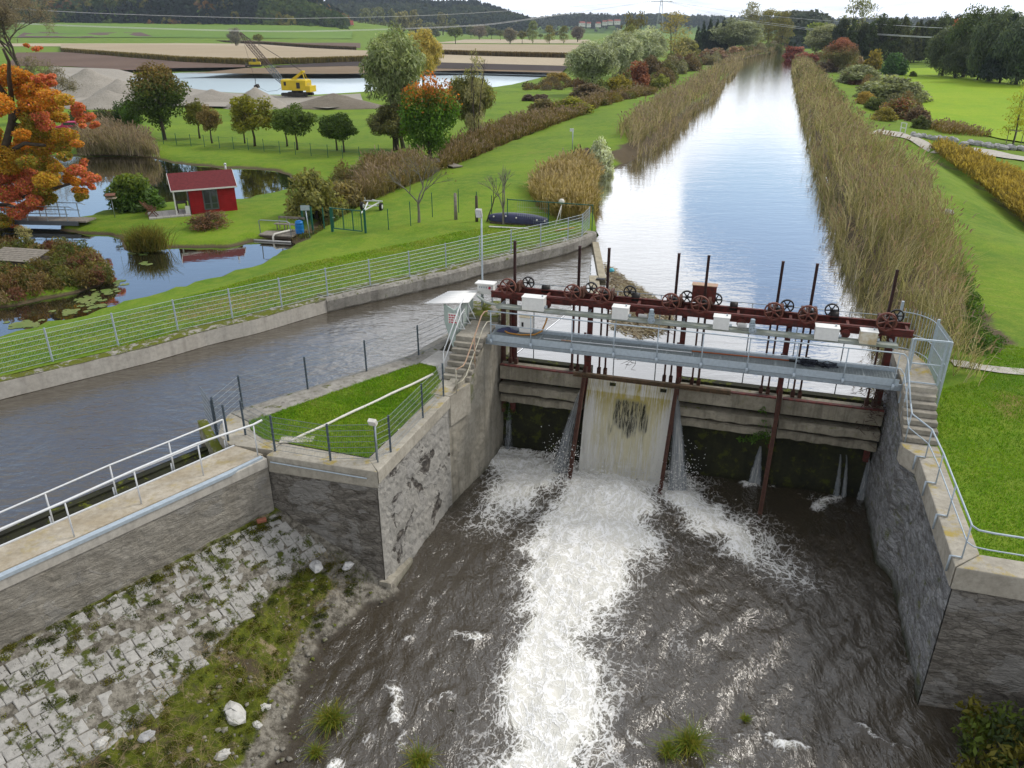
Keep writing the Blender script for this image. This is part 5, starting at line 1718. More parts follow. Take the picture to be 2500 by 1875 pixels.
while dd < 3.6:
 uu = r.random() * 0.3
 while uu < SPL + 1.2:
  sz = r.uniform(0.27, 0.44)
  q = Vector(SPA2) + spd * (uu + sz / 2) - spn * (dd + 0.17)
  de1 = float(de_of(q.y))
  if dd + 0.30 < de1 * 0.56 + r.uniform(-0.12, 0.08) and q.y < -8.98 - 0.12 * dd:
   ng = vnoise(np.array([[uu, dd]]), 0.9, 31, 2)[0]
   if r.random() > 0.02 + 0.15 * (ng > 0.66):
    c = []
    g = 0.007
    for (a, e_) in ((0, 0), (1, 0), (1, 1), (0, 1)):
     pu = uu + g + a * (sz - 2 * g) + r.uniform(-.02, .02)
     pd = dd + g + e_ * (0.34 - 2 * g) + r.uniform(-.02, .02)
     pp = Vector(SPA2) + spd * pu - spn * pd
     c.append(pp)
    zz_ = bank_z(np.array([p.x for p in c]), np.array([p.y for p in c]), False)
    hh = r.uniform(0.0, 0.035) - 0.03 * (ng > 0.55)
    tp_ = [(c[k].x, c[k].y, zz_[k] + hh + r.uniform(-.014, .014)) for k in range(4)]
    cc_ = Vector((sum(p.x for p in c) / 4, sum(p.y for p in c) / 4))
    ins_ = [(p[0] + (cc_.x - p[0]) * 0.14, p[1] + (cc_.y - p[1]) * 0.16, p[2] + 0.014) for p in tp_]
    bt = [(c[k].x, c[k].y, zz_[k] - 0.15) for k in range(4)]
    mb.add(ins_ + tp_ + bt, [(3, 2, 1, 0)] + [(4 + k, 4 + (k + 1) % 4, (k + 1) % 4, k) for k in range(4)] + [(8 + k, 8 + (k + 1) % 4, 4 + (k + 1) % 4, 4 + k) for k in range(4)])
  uu += sz
 dd += 0.34
o = mb.build('paved_slope', MAT['sett'])
me = o.data
me.flip_normals()
tag(o, 'sloping pavement of worn grey stone setts below the walkway wall', 'stone revetment')
# ------------------------------------------------------------------ tailrace water
S, T_ = np.meshgrid(np.arange(-7, 23.0, 0.11), np.arange(-25, 2.08, 0.11), indexing='ij')
shp = S.shape
S, T_ = S.ravel(), T_.ravel()
P_ = np.stack([S, T_], 1)
def LP(lst, z=ZT):
 return [L(G(x, y, z)) for x, y in lst]
def soft(poly, w, k=1.0):
 ins = inpoly(P_, poly)
 d = dpoly(P_, poly)
 sd_ = np.where(ins, d, -d)
 return k * smooth01(0.5 + sd_ / (2 * w))
wob = np.stack([(vnoise(P_, 0.55, 51, 3) - .5), (vnoise(P_, 0.55, 52, 3) - .5)], 1)
P0 = P_.copy()
P_ = P_ + wob * 2.2
core = LP([(1400, 1135), (1385, 1190), (1330, 1255), (1290, 1330), (1300, 1400), (1275, 1480), (1262, 1560), (1240, 1650), (1215, 1750), (1180, 1890), (1420, 1890), (1470, 1760), (1490, 1690), (1462, 1600), (1450, 1560), (1480, 1480), (1520, 1400), (1590, 1345), (1628, 1310), (1612, 1230), (1625, 1165)])
halo = LP([(1385, 1150), (1340, 1230), (1270, 1320), (1270, 1400), (1245, 1480), (1215, 1580), (1190, 1680), (1150, 1780), (1110, 1900), (1500, 1900), (1520, 1760), (1530, 1650), (1480, 1590), (1500, 1520), (1560, 1420), (1640, 1330), (1640, 1200)])
left = LP([(1215, 1075), (1330, 1100), (1395, 1120), (1390, 1180), (1330, 1215), (1250, 1245), (1180, 1255), (1160, 1180)])
left2 = LP([(1220, 1070), (1395, 1110), (1400, 1190), (1340, 1235), (1260, 1290), (1190, 1310), (1130, 1290), (1130, 1220)])
righ = LP([(1640, 1130), (1700, 1165), (1740, 1200), (1800, 1280), (1830, 1350), (1800, 1370), (1740, 1330), (1680, 1270), (1625, 1215)])
righ2 = LP([(1640, 1130), (1740, 1170), (1860, 1260), (1960, 1340), (1980, 1440), (1930, 1470), (1800, 1400), (1700, 1300), (1625, 1225)])
foam = np.maximum.reduce([soft(core, 1.3, 1.0), soft(halo, 2.0, 0.62), soft(left, 1.2, 0.85), soft(left2, 1.8, 0.55), soft(righ, 1.1, 0.92), soft(righ2, 1.8, 0.52)])
foam = np.maximum(foam, 0.60 * soft(LP([(1390, 1600), (1560, 1720), (1500, 1900), (1100, 1900), (1200, 1700)]), 1.2))
def cap(px, py, rs, rt, k, rot=0.0):
 q = L(G(px, py, ZT))
 dx, dy = P_[:, 0] - q[0], P_[:, 1] - q[1]
 c_, s_ = math.cos(rot), math.sin(rot)
 x, y = dx * c_ + dy * s_, -dx * s_ + dy * c_
 return k * np.exp(-(x / rs) ** 2 - (y / rt) ** 2)
caps = [(1120, 1525, .35, .30, .72, 0), (1010, 1545, .2, .3, .55, 0), (960, 1715, .30, .55, .78, .5), (975, 1790, .2, .5, .55, 0), (900, 1800, .35, .3, .45, 0), (1970, 1835, .55, .35, .80, 0), (1915, 1800, .2, .5, .6, -.6), (1850, 1790, .3, .15, .5, 0), (1785, 1805, .25, .12, .62, 0), (1590, 1800, .2, .2, .6, 0), (1735, 1855, .4, .2, .7, 0), (2140, 1770, .5, .15, .6, -.5), (810, 1870, .3, .3, .7, 0), (1060, 1450, .15, .5, .45, .2), (940, 1590, .12, .5, .5, 0.3), (1400, 1740, .3, .5, .6, 0), (1075, 1680, .5, .3, .4, 0), (1560, 1870, .5, .3, .6, 0),
  (1845, 1172, .55, .35, .88, 0), (1800, 1160, .4, .2, .6, 0), (1905, 1175, .3, .15, .6, 0), (2045, 1200, .7, .45, .86, 0), (2100, 1190, .5, .2, .8, 0), (2045, 1225, .4, .4, .7, 0), (1228, 1068, .6, .3, .8, 0), (1300, 1080, .8, .2, .6, 0)]
for c in caps:
 foam = np.maximum(foam, cap(*c))
foam = np.maximum(foam, 0.30 * smooth01((P0[:, 0] * 0 + vnoise(P_, 0.35, 60, 2) - 0.45) * 3) * soft(LP([(1100, 1250), (1300, 1250), (1900, 1350), (2080, 1500), (1700, 1880), (900, 1880), (980, 1500)]), 1.5))
z = ZT + (vnoise(P0 * [1, .8], 0.7, 70, 3) - .5) * 0.12 + (vnoise(P0 * [1.5, .7], 2.0, 71, 3) - .5) * 0.15
an = P0[:, 0] * 0.86 - (P0[:, 1] + 6) * 0.5
z = z + 0.035 * np.sin(an * 5.2 + 3 * vnoise(P0, 0.5, 77, 2) * 2) * smooth01((P0[:, 0] - 6) / 2) * smooth01((-4 - P0[:, 1]) / 3)
z = z + smooth01(foam * 1.3 - 0.3) * ((vnoise(P0, 1.5, 72, 3) - .4) * 0.28 + (vnoise(P0, 4.0, 73, 2) - .5) * 0.10)
for (s_, t_, rs, rt, hh) in [(5.5, -0.6, 1.9, 1.1, .45), (5.4, -3, 1.7, 2.0, .22), (3.0, 0.2, .8, .8, .2), (8.2, 0.0, .6, .8, .25)]:
 z += hh * np.exp(-((P0[:, 0] - s_) / rs) ** 2 - ((P0[:, 1] - t_) / rt) ** 2)
for c in caps[:17]:
 z += 0.16 * cap(*c)
 q = L(G(c[0], c[1], ZT))
wp = np.stack([W0.x + EX.x * S + EN.x * T_, W0.y + EX.y * S + EN.y * T_, z], 1)
idx = np.arange(len(S)).reshape(shp)
f = np.stack([idx[:-1, :-1].ravel(), idx[1:, :-1].ravel(), idx[1:, 1:].ravel(), idx[:-1, 1:].ravel()], 1)
flow = np.stack([S + wob[:, 0] * .6, T_ * 0.72 + wob[:, 1] * .6, z * 0], 1)
tm = npmesh('tailrace_water', wp, f, MAT['tail_water'], {'foam': foam, 'flow': flow}, True)
tag(link('tailrace_water', tm), 'brown turbulent tailrace with a white plume of foam', 'river', kind='structure')
mb = MB(MW)
mb.add([(-40, -40, ZT - 0.7), (40, -40, ZT - 0.7), (40, 2.3, ZT - 0.7), (-40, 2.3, ZT - 0.7)], [(0, 1, 2, 3)])
tag(mb.build('river_bed', MAT['bank_earth']), 'bed of the tailrace', 'river bed', kind='structure')
# ------------------------------------------------------------------ falls and jets
nu, nv = 90, 70
U, V = np.meshgrid(np.linspace(0, 1, nu), np.linspace(0, 1, nv), indexing='ij')
U, V = U.ravel(), V.ravel()
UV = np.stack([U * 8, V * 2.5], 1)
fn = (vnoise(UV, 2.2, 81, 3) - .5)
s_ = 3.76 + 3.54 * U
tt = 2.1 - 1.38 * np.sqrt(np.clip(V, 0, 1)) + fn * 0.16 * (0.15 + V) - 0.10 * (np.abs(U - .5) > .40) * V
zz_ = -0.90 - 3.95 * V ** 1.05
zz_ = np.where(V < 0.02, -0.80, zz_)
den = 0.60 + 0.28 * smooth01((np.abs(U - 0.5) - 0.26) / 0.2) * smooth01(V * 3) + 0.16 * smooth01((V - 0.45) / 0.5) - 0.62 * smooth01((0.24 - np.abs(U - 0.53) + fn * .16) / 0.10) * smooth01((V - 0.12) / 0.06) * smooth01((0.56 - V + fn * .4) / 0.2)
den = np.where(V < 0.1, 0.75, den)
wp = np.stack([W0.x + EX.x * s_ + EN.x * tt, W0.y + EX.y * s_ + EN.y * tt, zz_], 1)
idx = np.arange(len(U)).reshape(nu, nv)
f = np.stack([idx[:-1, :-1].ravel(), idx[1:, :-1].ravel(), idx[1:, 1:].ravel(), idx[:-1, 1:].ravel()], 1)[:, ::-1]
fm = npmesh('waterfall', wp, f, MAT['fall'], {'foam': den, 'flow': np.stack([U * 3.5, V, V * 0], 1)}, True)
tag(link('waterfall', fm), 'wide yellowish white sheet of water falling over the lowered gate', 'waterfall', kind='structure')
def jet(label, a, c, w0, w1, den_=0.55, seed=1, n_=14):
 """falling jet from a to c (frame coords)"""
 a, c = Vector(a), Vector(c)
 r_ = np.random.RandomState(seed)
 vs, fs, fl, dn = [], [], [], []
 k = 9
 for i in range(n_ + 1):
  v = i / n_
  p = Vector((a.x + (c.x - a.x) * v ** .7, a.y + (c.y - a.y) * v ** .55, a.z + (c.z - a.z) * v))
  w = w0 + (w1 - w0) * v ** 0.8
  for j in range(k):
   u_ = j / (k - 1)
   q = W(p.x + (u_ - .5) * w, p.y - 0.10 * math.sin(PI * u_) * (0.3 + v) + r_.uniform(-.04, .04), p.z)
   vs.append(tuple(q))
   fl.append((u_ * w1 * 1.6 + seed, v, 0))
   dn.append(den_ - 0.45 * (abs(u_ - .5) * 2) ** 3)
 for i in range(n_):
  for j in range(k - 1):
   q = i * k + j
   fs.append((q, q + 1, q + k + 1, q + k))
 me = npmesh('water_jet', vs, fs, MAT['jet'], {'foam': np.array(dn), 'flow': np.array(fl)}, True)
 tag(link('water_jet', me), label, 'water jet', kind='structure')
def jp(px, py, t, qx, qy):
 s_, z_ = VT(px, py, t)
 l = L(G(qx, qy, ZT))
 return (s_, t, z_), (l[0], min(l[1], t - .35), ZT)
jet('broad leaking jet left of the right raking strut', *jp(1857, 1088, 2.42, 1842, 1172), 0.10, 0.75, .62, 1)
jet('narrow left leaking jet beside its twin near the right wall', *jp(2052, 1108, 2.42, 2040, 1200), 0.08, 0.40, .56, 2)
jet('narrow right leaking jet of the twin near the right wall', *jp(2066, 1110, 2.42, 2058, 1200), 0.07, 0.30, .58, 3)
jet('slanting leaking jet right at the bay wall', *jp(2122, 1114, 2.42, 2098, 1196), 0.12, 0.50, .60, 4)
jet('spill of white water past the left strut of the fall', (3.66, 1.75, -0.95), (3.05, 0.2, ZT), 0.12, 1.3, .52, 5)
jet('spill of white water past the right strut of the fall', (7.42, 1.75, -0.95), (7.95, 0.2, ZT), 0.12, 1.2, .60, 6)
jet('thin curtain of drops at the left abutment foot', (0.2, 2.42, -2.45), (0.28, 1.9, ZT), 0.12, 0.75, .5, 7)
r_ = np.random.RandomState(5)
n_ = 2600
s_ = np.concatenate([r_.normal(5.5, 1.3, n_ // 2), r_.normal(3.2, .4, n_ // 4), r_.normal(7.9, .4, n_ - n_ // 2 - n_ // 4)])
t_ = np.concatenate([r_.normal(-.3, .7, n_ // 2), r_.normal(.4, .45, n_ // 4), r_.normal(.4, .45, n_ - n_ // 2 - n_ // 4)])
z_ = ZT + 0.25 + np.abs(r_.normal(0, 1, n_)) * np.where(np.arange(n_) < n_ // 2, .35, .75)
sz = r_.uniform(0.006, 0.022, n_)
C_ = np.stack([W0.x + EX.x * s_ + EN.x * t_, W0.y + EX.y * s_ + EN.y * t_, z_], 1)
tet = np.array([(1, 1, 1), (1, -1, -1), (-1, 1, -1), (-1, -1, 1)], float)
v = (C_[:, None, :] + tet[None] * sz[:, None, None] * r_.uniform(.6, 1.4, (n_, 4, 1))).reshape(-1, 3)
f = (np.arange(n_)[:, None, None] * 4 + np.array([(0, 1, 2), (0, 3, 1), (0, 2, 3), (1, 3, 2)])[None]).reshape(-1, 3)
tag(link('spray', npmesh('spray', v, f, MAT['shelter_white'])), 'white drops of spray at the foot of the fall', 'spray', kind='stuff')
# ------------------------------------------------------------------ mesh fences
def fence(name, label, posts, hgt, pm, wm, gate=None, pr=0.03, nh=8, gapz=0.06, z0s=None, cat='fence', skip=()):
 t = thing(name, label, cat, posts[0])
 for i, p in enumerate(posts):
  p = Vector(p)
  if i in skip:
   continue
  mb = MB()
  mb.beam(p - Vector((0, 0, .05)), p + Vector((0, 0, hgt + 0.04)), pr * 2, pr * 2 * 0.75, (0, 1, 0))
  mb.build('post', pm, t)
 for i in range(len(posts) - 1):
  a, c = Vector(posts[i]), Vector(posts[i + 1])
  mb = MB()
  for k in range(nh):
   z = gapz + (hgt - gapz) * k / (nh - 1)
   mb.cyl(a + Vector((0, -0.02, z)), c + Vector((0, -0.02, z)), 0.0085, 4, False)
  ln = (c - a).length
  nvv = int(ln / 0.055)
  for k in range(1, nvv):
   q = a.lerp(c, k / nvv)
   mb.cyl(q + Vector((0, 0, gapz)), q + Vector((0, 0, hgt)), 0.0026, 3, False)
  mb.build('mesh_panel', wm, t)
 return t
fb = [(129, 883), (289, 843.5), (434.9, 807.6), (568, 777.8), (688.4, 749.5), (800.3, 722.5), (904.5, 699), (1000.6, 677.2), (1089.3, 656), (1171.4, 636.1), (1248, 619.1), (1319.6, 603.5), (1386.1, 586.5), (1420.7, 576.6)]
fp = [G(x, y, 0.06) for x, y in fb]
d_ = (fp[0] - fp[1]).normalized() * 2.5
fp = [fp[0] + d_ * 2, fp[0] + d_] + fp
fp.append(G(1438, 557, 0.06))
fence('mesh_fence', 'long galvanised double rod mesh fence along the headrace wall', fp, 1.43, MAT['galv_pale'], MAT['galv_pale'])
isl = [W(-0.95, -8.07, .04), W(-4.33, -8.58, .04), W(-2.33, -8.58, .04)]
fence('mesh_fence', 'anthracite mesh fence over the dark masonry front of the island', [W(-5.9, -7.9, .03), W(-4.33, -8.58, .04), W(-2.33, -8.58, .04), W(-0.95, -8.10, .04)], 1.25, MAT['anthracite'], MAT['wire_dark'], nh=7)
fence('mesh_fence', 'anthracite mesh fence along the pale tailrace side of the island', [W(-0.93, -8.02, .04), W(-0.74, -7.54, .04), W(-0.70, -5.0, .04), W(-0.66, -3.15, .04)], 1.28, MAT['anthracite'], MAT['wire_dark'], nh=7, skip=(0,))
fence('mesh_fence', 'anthracite mesh fence on the kerb between island lawn and headrace', [W(-6.21, -8.41, .03), W(-6.91, -8.03, .03), W(-7.11, -6.28, .05), W(-5.78, -4.1, .05), W(-4.43, -1.92, .05), W(-3.12, .24, .05), W(-2.30, 2.76, .05)], 1.28, MAT['anthracite'], MAT['wire_dark'], nh=7)
fence('mesh_fence', 'slanting mesh panel guarding the mossy fin over the water', [W(-6.93, -8.06, .0), W(-8.1, -7.1, 0.0)], 1.2, MAT['anthracite'], MAT['wire_dark'], nh=7, skip=(1,))
t = thing('spot_light', 'small grey floodlight on a pole at the island fence corner', 'lamp', W(-0.85, -8.22, .04), RW)
mb = MB(MW)
mb.cyl((-0.85, -8.25, 0), (-0.85, -8.25, 1.32), 0.028, 8)
mb.build('pole', MAT['galv'], t, True)
mb = MB(MW)
mb.box((-0.86, -8.36, 1.50), (0.26, 0.14, 0.22), rx=0.5)
mb.build('lamp_housing', MAT['pvc_white'], t, bevel=0.02)
t = thing('walkway_rail', 'white tubular handrail on the outer edge of the left walkway', 'railing', W(*spp(10, 0.3), 0), RW)
ps = [(-6.93, -14.19), (-6.33, -12.34), (-5.62, -10.49), (-4.73, -8.95)]
ps = [(-8.3, -17.9), (-7.6, -16.04)] + ps
mb = MB(MW)
mb.tube([(x, y, 1.12) for x, y in ps] + [(-4.65, -8.6, 1.12)], 0.036, 8)
mb.build('top_rail', MAT['galv_white'], t, True)
for x, y in ps:
 mb = MB(MW)
 mb.cyl((x, y, 0.0), (x, y, 1.12), 0.022, 8)
 mb.build('rail_post', MAT['galv_white'], t, True)
t = thing('walkway_rail', 'grey handrail on the headrace side of the left walkway', 'railing', W(*spp(10, 1.3), 0), RW)
ps = [(-9.1, -17.3), (-8.55, -15.6), (-7.97, -13.85), (-7.4, -12.12), (-6.72, -10.45), (-6.05, -8.7)]
for nm, z in (('top_rail', 0.98), ('mid_rail', 0.48)):
 mb = MB(MW)
 mb.tube([(x, y, z) for x, y in ps], 0.026 if z > .9 else 0.02, 8)
 mb.build(nm, MAT['galv_white'], t, True)
for x, y in ps:
 mb = MB(MW)
 mb.cyl((x, y, -0.1), (x, y, 0.98), 0.022, 8)
 mb.cyl((x - .06, y - .02, -0.12), (x - .06, y - .02, 0.22), 0.022, 8)
 mb.build('rail_post', MAT['galv_white'], t, True)
# ------------------------------------------------------------------ hut on the pond bank
hl_, hr_ = G(470, 525, -.75), G(580, 515, -.75)
hrot = math.atan2(hr_.y - hl_.y, hr_.x - hl_.x)
HL = (hr_ - hl_).length
t = thing('garden_hut', 'red wooden garden hut with dark red gable roof on the pond bank', 'hut', hl_, hrot)
M_ = ROOT[t.name]
HW = 2.15
mb = MB(M_)
mb.b2(0, HL, 0, 2.5, -0.1, HW)
mb.add([(0, 0, HW), (0, 2.5, HW), (0, 1.25, HW + .78), (HL, 0, HW), (HL, 2.5, HW), (HL, 1.25, HW + .78)], [(0, 1, 2), (3, 5, 4)])
for k in range(15):
 mb.b2(-0.02, HL + 0.02, -0.018, -0.003, 0.02 + k * 0.142, 0.02 + k * 0.142 + 0.128)
 mb.b2(HL + 0.003, HL + 0.018, 0, 2.5, 0.02 + k * 0.142, 0.02 + k * 0.142 + 0.128)
mb.build('log_walls', MAT['hut_red'], t)
mb = MB(M_)
x0, x1 = -1.25, HL + 0.16
pr = [(-0.42, HW - 0.20), (1.25, HW + 0.84), (2.92, HW - 0.20)]
for (a, c) in ((0, 1), (1, 2)):
 ya, za = pr[a]
 yc, zc = pr[c]
 mb.add([(x0, ya, za), (x1, ya, za), (x1, yc, zc), (x0, yc, zc), (x0, ya, za + .07), (x1, ya, za + .07), (x1, yc, zc + .07), (x0, yc, zc + .07)], [(0, 3, 2, 1), (4, 5, 6, 7), (0, 1, 5, 4), (2, 3, 7, 6), (0, 4, 7, 3), (1, 2, 6, 5)])
mb.build('roof', MAT['hut_roof'], t)
mb = MB(M_)
for x in (x0 - 0.02, x1 + 0.02):
 mb.beam((x, pr[0][0], pr[0][1] + 0.02), (x, 1.25, pr[1][1] + .02), 0.03, 0.14)
 mb.beam((x, 1.25, pr[1][1] + .02), (x, pr[2][0], pr[2][1] + 0.02), 0.03, 0.14)
mb.beam((x0, pr[0][0] - 0.015, pr[0][1] + 0.015), (x1, pr[0][0] - 0.015, pr[0][1] + 0.015), 0.03, 0.11)
mb.build('barge_boards', MAT['trim_white'], t)
mb = MB(M_)
wx0, wx1, wz0, wz1 = 0.95, 2.05, 0.30, 1.92
for (a, c, e, g) in ((wx0, wx0 + .09, wz0, wz1), (wx1 - .09, wx1, wz0, wz1), (wx0 + .09, wx1 - .09, wz0, wz0 + .1), (wx0 + .09, wx1 - .09, wz1 - .09, wz1), ((wx0 + wx1) / 2 - .07, (wx0 + wx1) / 2 + .07, wz0 + .1, wz1 - .09), (wx0 + .09, wx0 + .48, .75, .80), (wx1 - .48, wx1 - .09, .75, .80)):
 mb.b2(a, c, -0.07, -0.019, e, g)
w_ = mb.build('double_window', MAT['frame_grey'], t)
mb = MB(M_)
mb.b2(wx0 + .085, wx1 - .085, -0.045, -0.022, wz0 + .09, wz1 - .08)
mb.build('pane', MAT['glass_dark'], w_)
mb = MB(M_)
mb.b2(-0.05, -0.002, 0.5, 1.5, 0.1, 1.95)
mb.build('side_door', MAT['frame_grey'], t)
mb = MB(M_)
mb.cyl((HL - 0.25, 1.5, HW + .6), (HL - 0.25, 1.5, HW + 1.25), 0.07, 10)
mb.cone((HL - 0.25, 1.5, HW + 1.25), (HL - 0.25, 1.5, HW + 1.36), 0.13, 0.05, 10)
mb.build('flue', MAT['galv_white'], t, True)
mb = MB(M_)
mb.b2(-1.16, -1.06, -0.30, -0.2, 0, HW - 0.12)
mb.build('porch_post', MAT['trim_white'], t)
mb = MB(M_)
mb.b2(-0.45, -0.12, -0.12, -0.05, 0, 0.75)
mb.build('low_screen', MAT['trim_white'], t)
t = thing('terrace', 'pale paved terrace at the left side of the red hut', 'terrace', hl_, hrot)
mb = MB(ROOT[t.name])
for i in range(6):
 for j in range(5):
  mb.b2(-3.1 + i * .5, -2.62 + i * .5, -0.6 + j * .5, -0.12 + j * .5, -0.2, 0.16)
mb.build('paving', MAT['paving'], t)
def chair(label, p, rot):
 t = thing('folding_chair', label, 'chair', p, rot, 'wooden folding chairs on the terrace')
 M__ = ROOT[t.name]
 mb = MB(M__)
 for k in range(5):
  mb.b2(-.25, .25, -.25 + k * .09, -.18 + k * .09, .42, .45)
 mb.build('seat', MAT['wood_chair'], t)
 mb = MB(M__)
 for k in range(6):
  mb.beam((-.22, .28 + k * .055, .50 + k * .09), (.22, .28 + k * .055, .50 + k * .09), .02, .06)
 mb.build('backrest', MAT['wood_chair'], t)
 for x in (-.26, .26):
  mb = MB(M__)
  mb.beam((x, -.3, 0), (x, .58, 1.05), .035, .05)
  mb.build('leg', MAT['wood_chair'], t)
  mb = MB(M__)
  mb.beam((x * .9, .35, 0), (x * .9, -.25, .62), .035, .05)
  mb.beam((x * .9, -.28, .62), (x * .9, .32, .64), .035, .04)
  mb.build('leg', MAT['wood_chair'], t)
Mh = ROOT['garden_hut']
chair('brown wooden folding chair at the outer edge of the terrace', Mh @ Vector((-2.75, 0.15, .16)), hrot + 1.3)
chair('brown wooden folding chair close behind the other one', Mh @ Vector((-2.95, 0.95, .16)), hrot + 1.6)
t = thing('garden_table', 'dark wooden table under the porch roof of the hut', 'table', Mh @ Vector((-0.6, 0.9, .16)), hrot)
mb = MB(ROOT[t.name])
mb.b2(-.4, .4, -.5, .5, .70, .75)
mb.build('table_top', MAT['wood_dark'], t)
for x in (-.34, .34):
 for y in (-.44, .44):
  mb = MB(ROOT[t.name])
  mb.b2(x - .03, x + .03, y - .03, y + .03, 0, .699)
  mb.build('leg', MAT['wood_dark'], t)
p = on_ground(281, 531)
t = thing('bird_table', 'flat roofed bird table on a thin pole at the pond', 'bird table', p)
mb = MB()
mb.cyl(p, p + Vector((0, 0, 1.45)), 0.03, 8)
mb.build('pole', MAT['galv'], t, True)
mb = MB()
mb.box(p + Vector((0, 0, 1.47)), (.75, .6, .04), rz=.3)
mb.build('tray', MAT['wood_pale'], t)
mb = MB()
mb.box(p + Vector((-.05, .05, 1.72)), (.70, .55, .05), rz=.3, rx=.18)
for sx_ in (-.28, .28):
 mb.box(p + Vector((sx_, .1, 1.59)), (.04, .04, .2))
mb.build('roof', MAT['wood_chair'], t)
ba, bc = G(191, 540, -.55), G(-110, 534, -.55)
rt = math.atan2(bc.y - ba.y, bc.x - ba.x)
bl = (bc - ba).length
t = thing('foot_bridge', 'grey railed footbridge crossing to the hut bank under the maple', 'bridge', ba, rt)
M_ = ROOT[t.name]
mb = MB(M_)
mb.b2(-0.6, bl, -1.3, 0, -0.10, 0.0)
mb.build('deck', MAT['wood_grey'], t)
mb = MB(M_)
mb.b2(0.0, bl, 0.003, 0.12, -0.32, -0.02)
mb.b2(0.0, bl, -1.42, -1.303, -0.32, -0.02)
mb.build('girders', MAT['frame_grey'], t)
for y, nm in ((0.08, 'near'), (-1.38, 'far')):
 for z in (1.05, 0.52):
  mb = MB(M_)
  mb.tube([(0.1 if z > 1 else .6, y, z - (0.12 if z > 1 else 0)), (0.45 if z > 1 else .7, y, z), (bl, y, z)], 0.03, 6)
  mb.build('hand_rail', MAT['galv'], t, True)
 for k in range(6):
  x = 0.75 + k * 1.55
  if x < bl:
   mb = MB(M_)
   mb.beam((x, y, -.3), (x, y, 1.05), .05, .05)
   mb.build('rail_post', MAT['galv'], t)
ja, jc = G(631, 572, -.78), G(713, 577, -.78)
rt = math.atan2(jc.y - ja.y, jc.x - ja.x)
jl = (jc - ja).length
t = thing('jetty', 'weathered wooden pump jetty at the end of the pond', 'jetty', ja, rt)
M_ = ROOT[t.name]
mb = MB(M_)
for k in range(9):
 mb.b2(0, jl, k * .22, k * .22 + .205, -.08, 0)
mb.build('deck', MAT['wood_grey'], t)
mb = MB(M_)
mb.b2(0.05, jl - .05, 0.06, 0.16, -.26, -.085)
for x in (.3, jl * .5, jl - .3):
 mb.b2(x - .06, x + .06, .05, .17, -1.2, -.265)
mb.b2(jl - .5, jl - .1, .2, 1.8, -1.2, -.09)
mb.build('trestle', MAT['wood_dark'], t)
mb = MB(M_)
mb.cyl((-.25, -.25, -.36), (jl - .05, -.2, -.36), .06, 8)
mb.build('float_pipe', MAT['pvc_grey'], t, True)
mb = MB(M_)
mb.tube([(.12, .1, 0), (.1, .1, .95), (.25, .1, 1.0), (jl - .35, .12, 1.0), (jl - .15, .12, .9), (jl - .12, .12, 0)], .032, 8)
mb.build('rail', MAT['galv'], t, True)
t2 = thing('pump_pipe', 'white elbow pipe running off the jetty into the pond', 'pipe', M_ @ Vector((jl * .55, 0, 0)), rt)
mb = MB(M_)
mb.tube([(jl * .75, 1.3, .12), (jl * .62, .55, .12), (jl * .50, -.05, .10), (jl * .47, -.18, -.05), (jl * .47, -.22, -.6)], .07, 10)
mb.build('pipe', MAT['pvc_white'], t2, True)
t2 = thing('bench', 'grey wooden bench with back rail behind the jetty', 'bench', M_ @ Vector((jl * .6, 1.6, 0)), rt)
mb = MB(M_)
mb.b2(.5, jl - .15, 1.35, 1.75, .43, .48)
mb.build('seat', MAT['wood_grey'], t2)
mb = MB(M_)
mb.b2(.7, jl + .1, 1.86, 1.90, .78, .93)
mb.build('backrest', MAT['wood_grey'], t2)
for x in (.7, jl * .5, jl - .3):
 mb = MB(M_)
 mb.b2(x - .03, x + .03, 1.40, 1.46, 0, .43)
 mb.b2(x - .03, x + .03, 1.80, 1.86, 0, .92)
 mb.build('leg', MAT['wood_grey'], t2)
t2 = thing('water_barrel', 'bright blue plastic barrel beside the jetty bench', 'barrel', M_ @ Vector((jl + .15, .9, 0)), rt)
mb = MB(M_)
for (za, zc, ra, rc) in ((0, .12, .25, .29), (.12, .30, .29, .305), (.30, .34, .305, .29), (.34, .60, .29, .305), (.60, .64, .305, .29), (.64, .85, .29, .26)):
 mb.cone((jl + .15, .9, za), (jl + .15, .9, zc), ra, rc, 16, za in (0, .64))
mb.build('drum', MAT['barrel_blue'], t2, True)
mb = MB(M_)
mb.cyl((jl + .15, .9, .855), (jl + .15, .9, .90), .20, 14)
mb.build('lid', MAT['barrel_blue'], t2)
t2 = thing('pond_gate', 'narrow green mesh door with twin posts behind the barrel', 'gate', M_ @ Vector((jl + .3, 1.6, 0)), rt)
mb = MB(M_)
for x, y in ((jl - .1, 1.95), (jl + .75, 1.7)):
 mb.beam((x, y, -.2), (x, y, 1.75), .10, .10)
mb.beam((jl + 1.3, 2.4, -.2), (jl + 1.3, 2.4, 1.6), .07, .07)
mb.build('gate_post', MAT['green_paint'], t2)
mb = MB(M_)
a, c = Vector((jl - .05, 1.95, 0)), Vector((jl + .70, 1.71, 0))
for k in range(12):
 z = .1 + k * .14
 mb.cyl(a + Vector((0, 0, z)), c + Vector((0, 0, z)), .008, 4)
for k in range(12):
 q = a.lerp(c, (k + .5) / 12)
 mb.cyl(q + Vector((0, 0, .1)), q + Vector((0, 0, 1.9 if k < 6 else 1.62)), .006, 4)
mb.build('mesh_infill', MAT['green_wire'], t2)
p = on_ground(758, 582)
t = thing('info_sign', 'blank grey sign board on a leaning grey pole near the jetty', 'sign', p)
mb = MB()
tpx = A(745, 508, p.y + .3)
mb.cyl(p - Vector((0, 0, .1)), tpx, .035, 8)
mb.build('pole', MAT['galv'], t, True)
mb = MB()
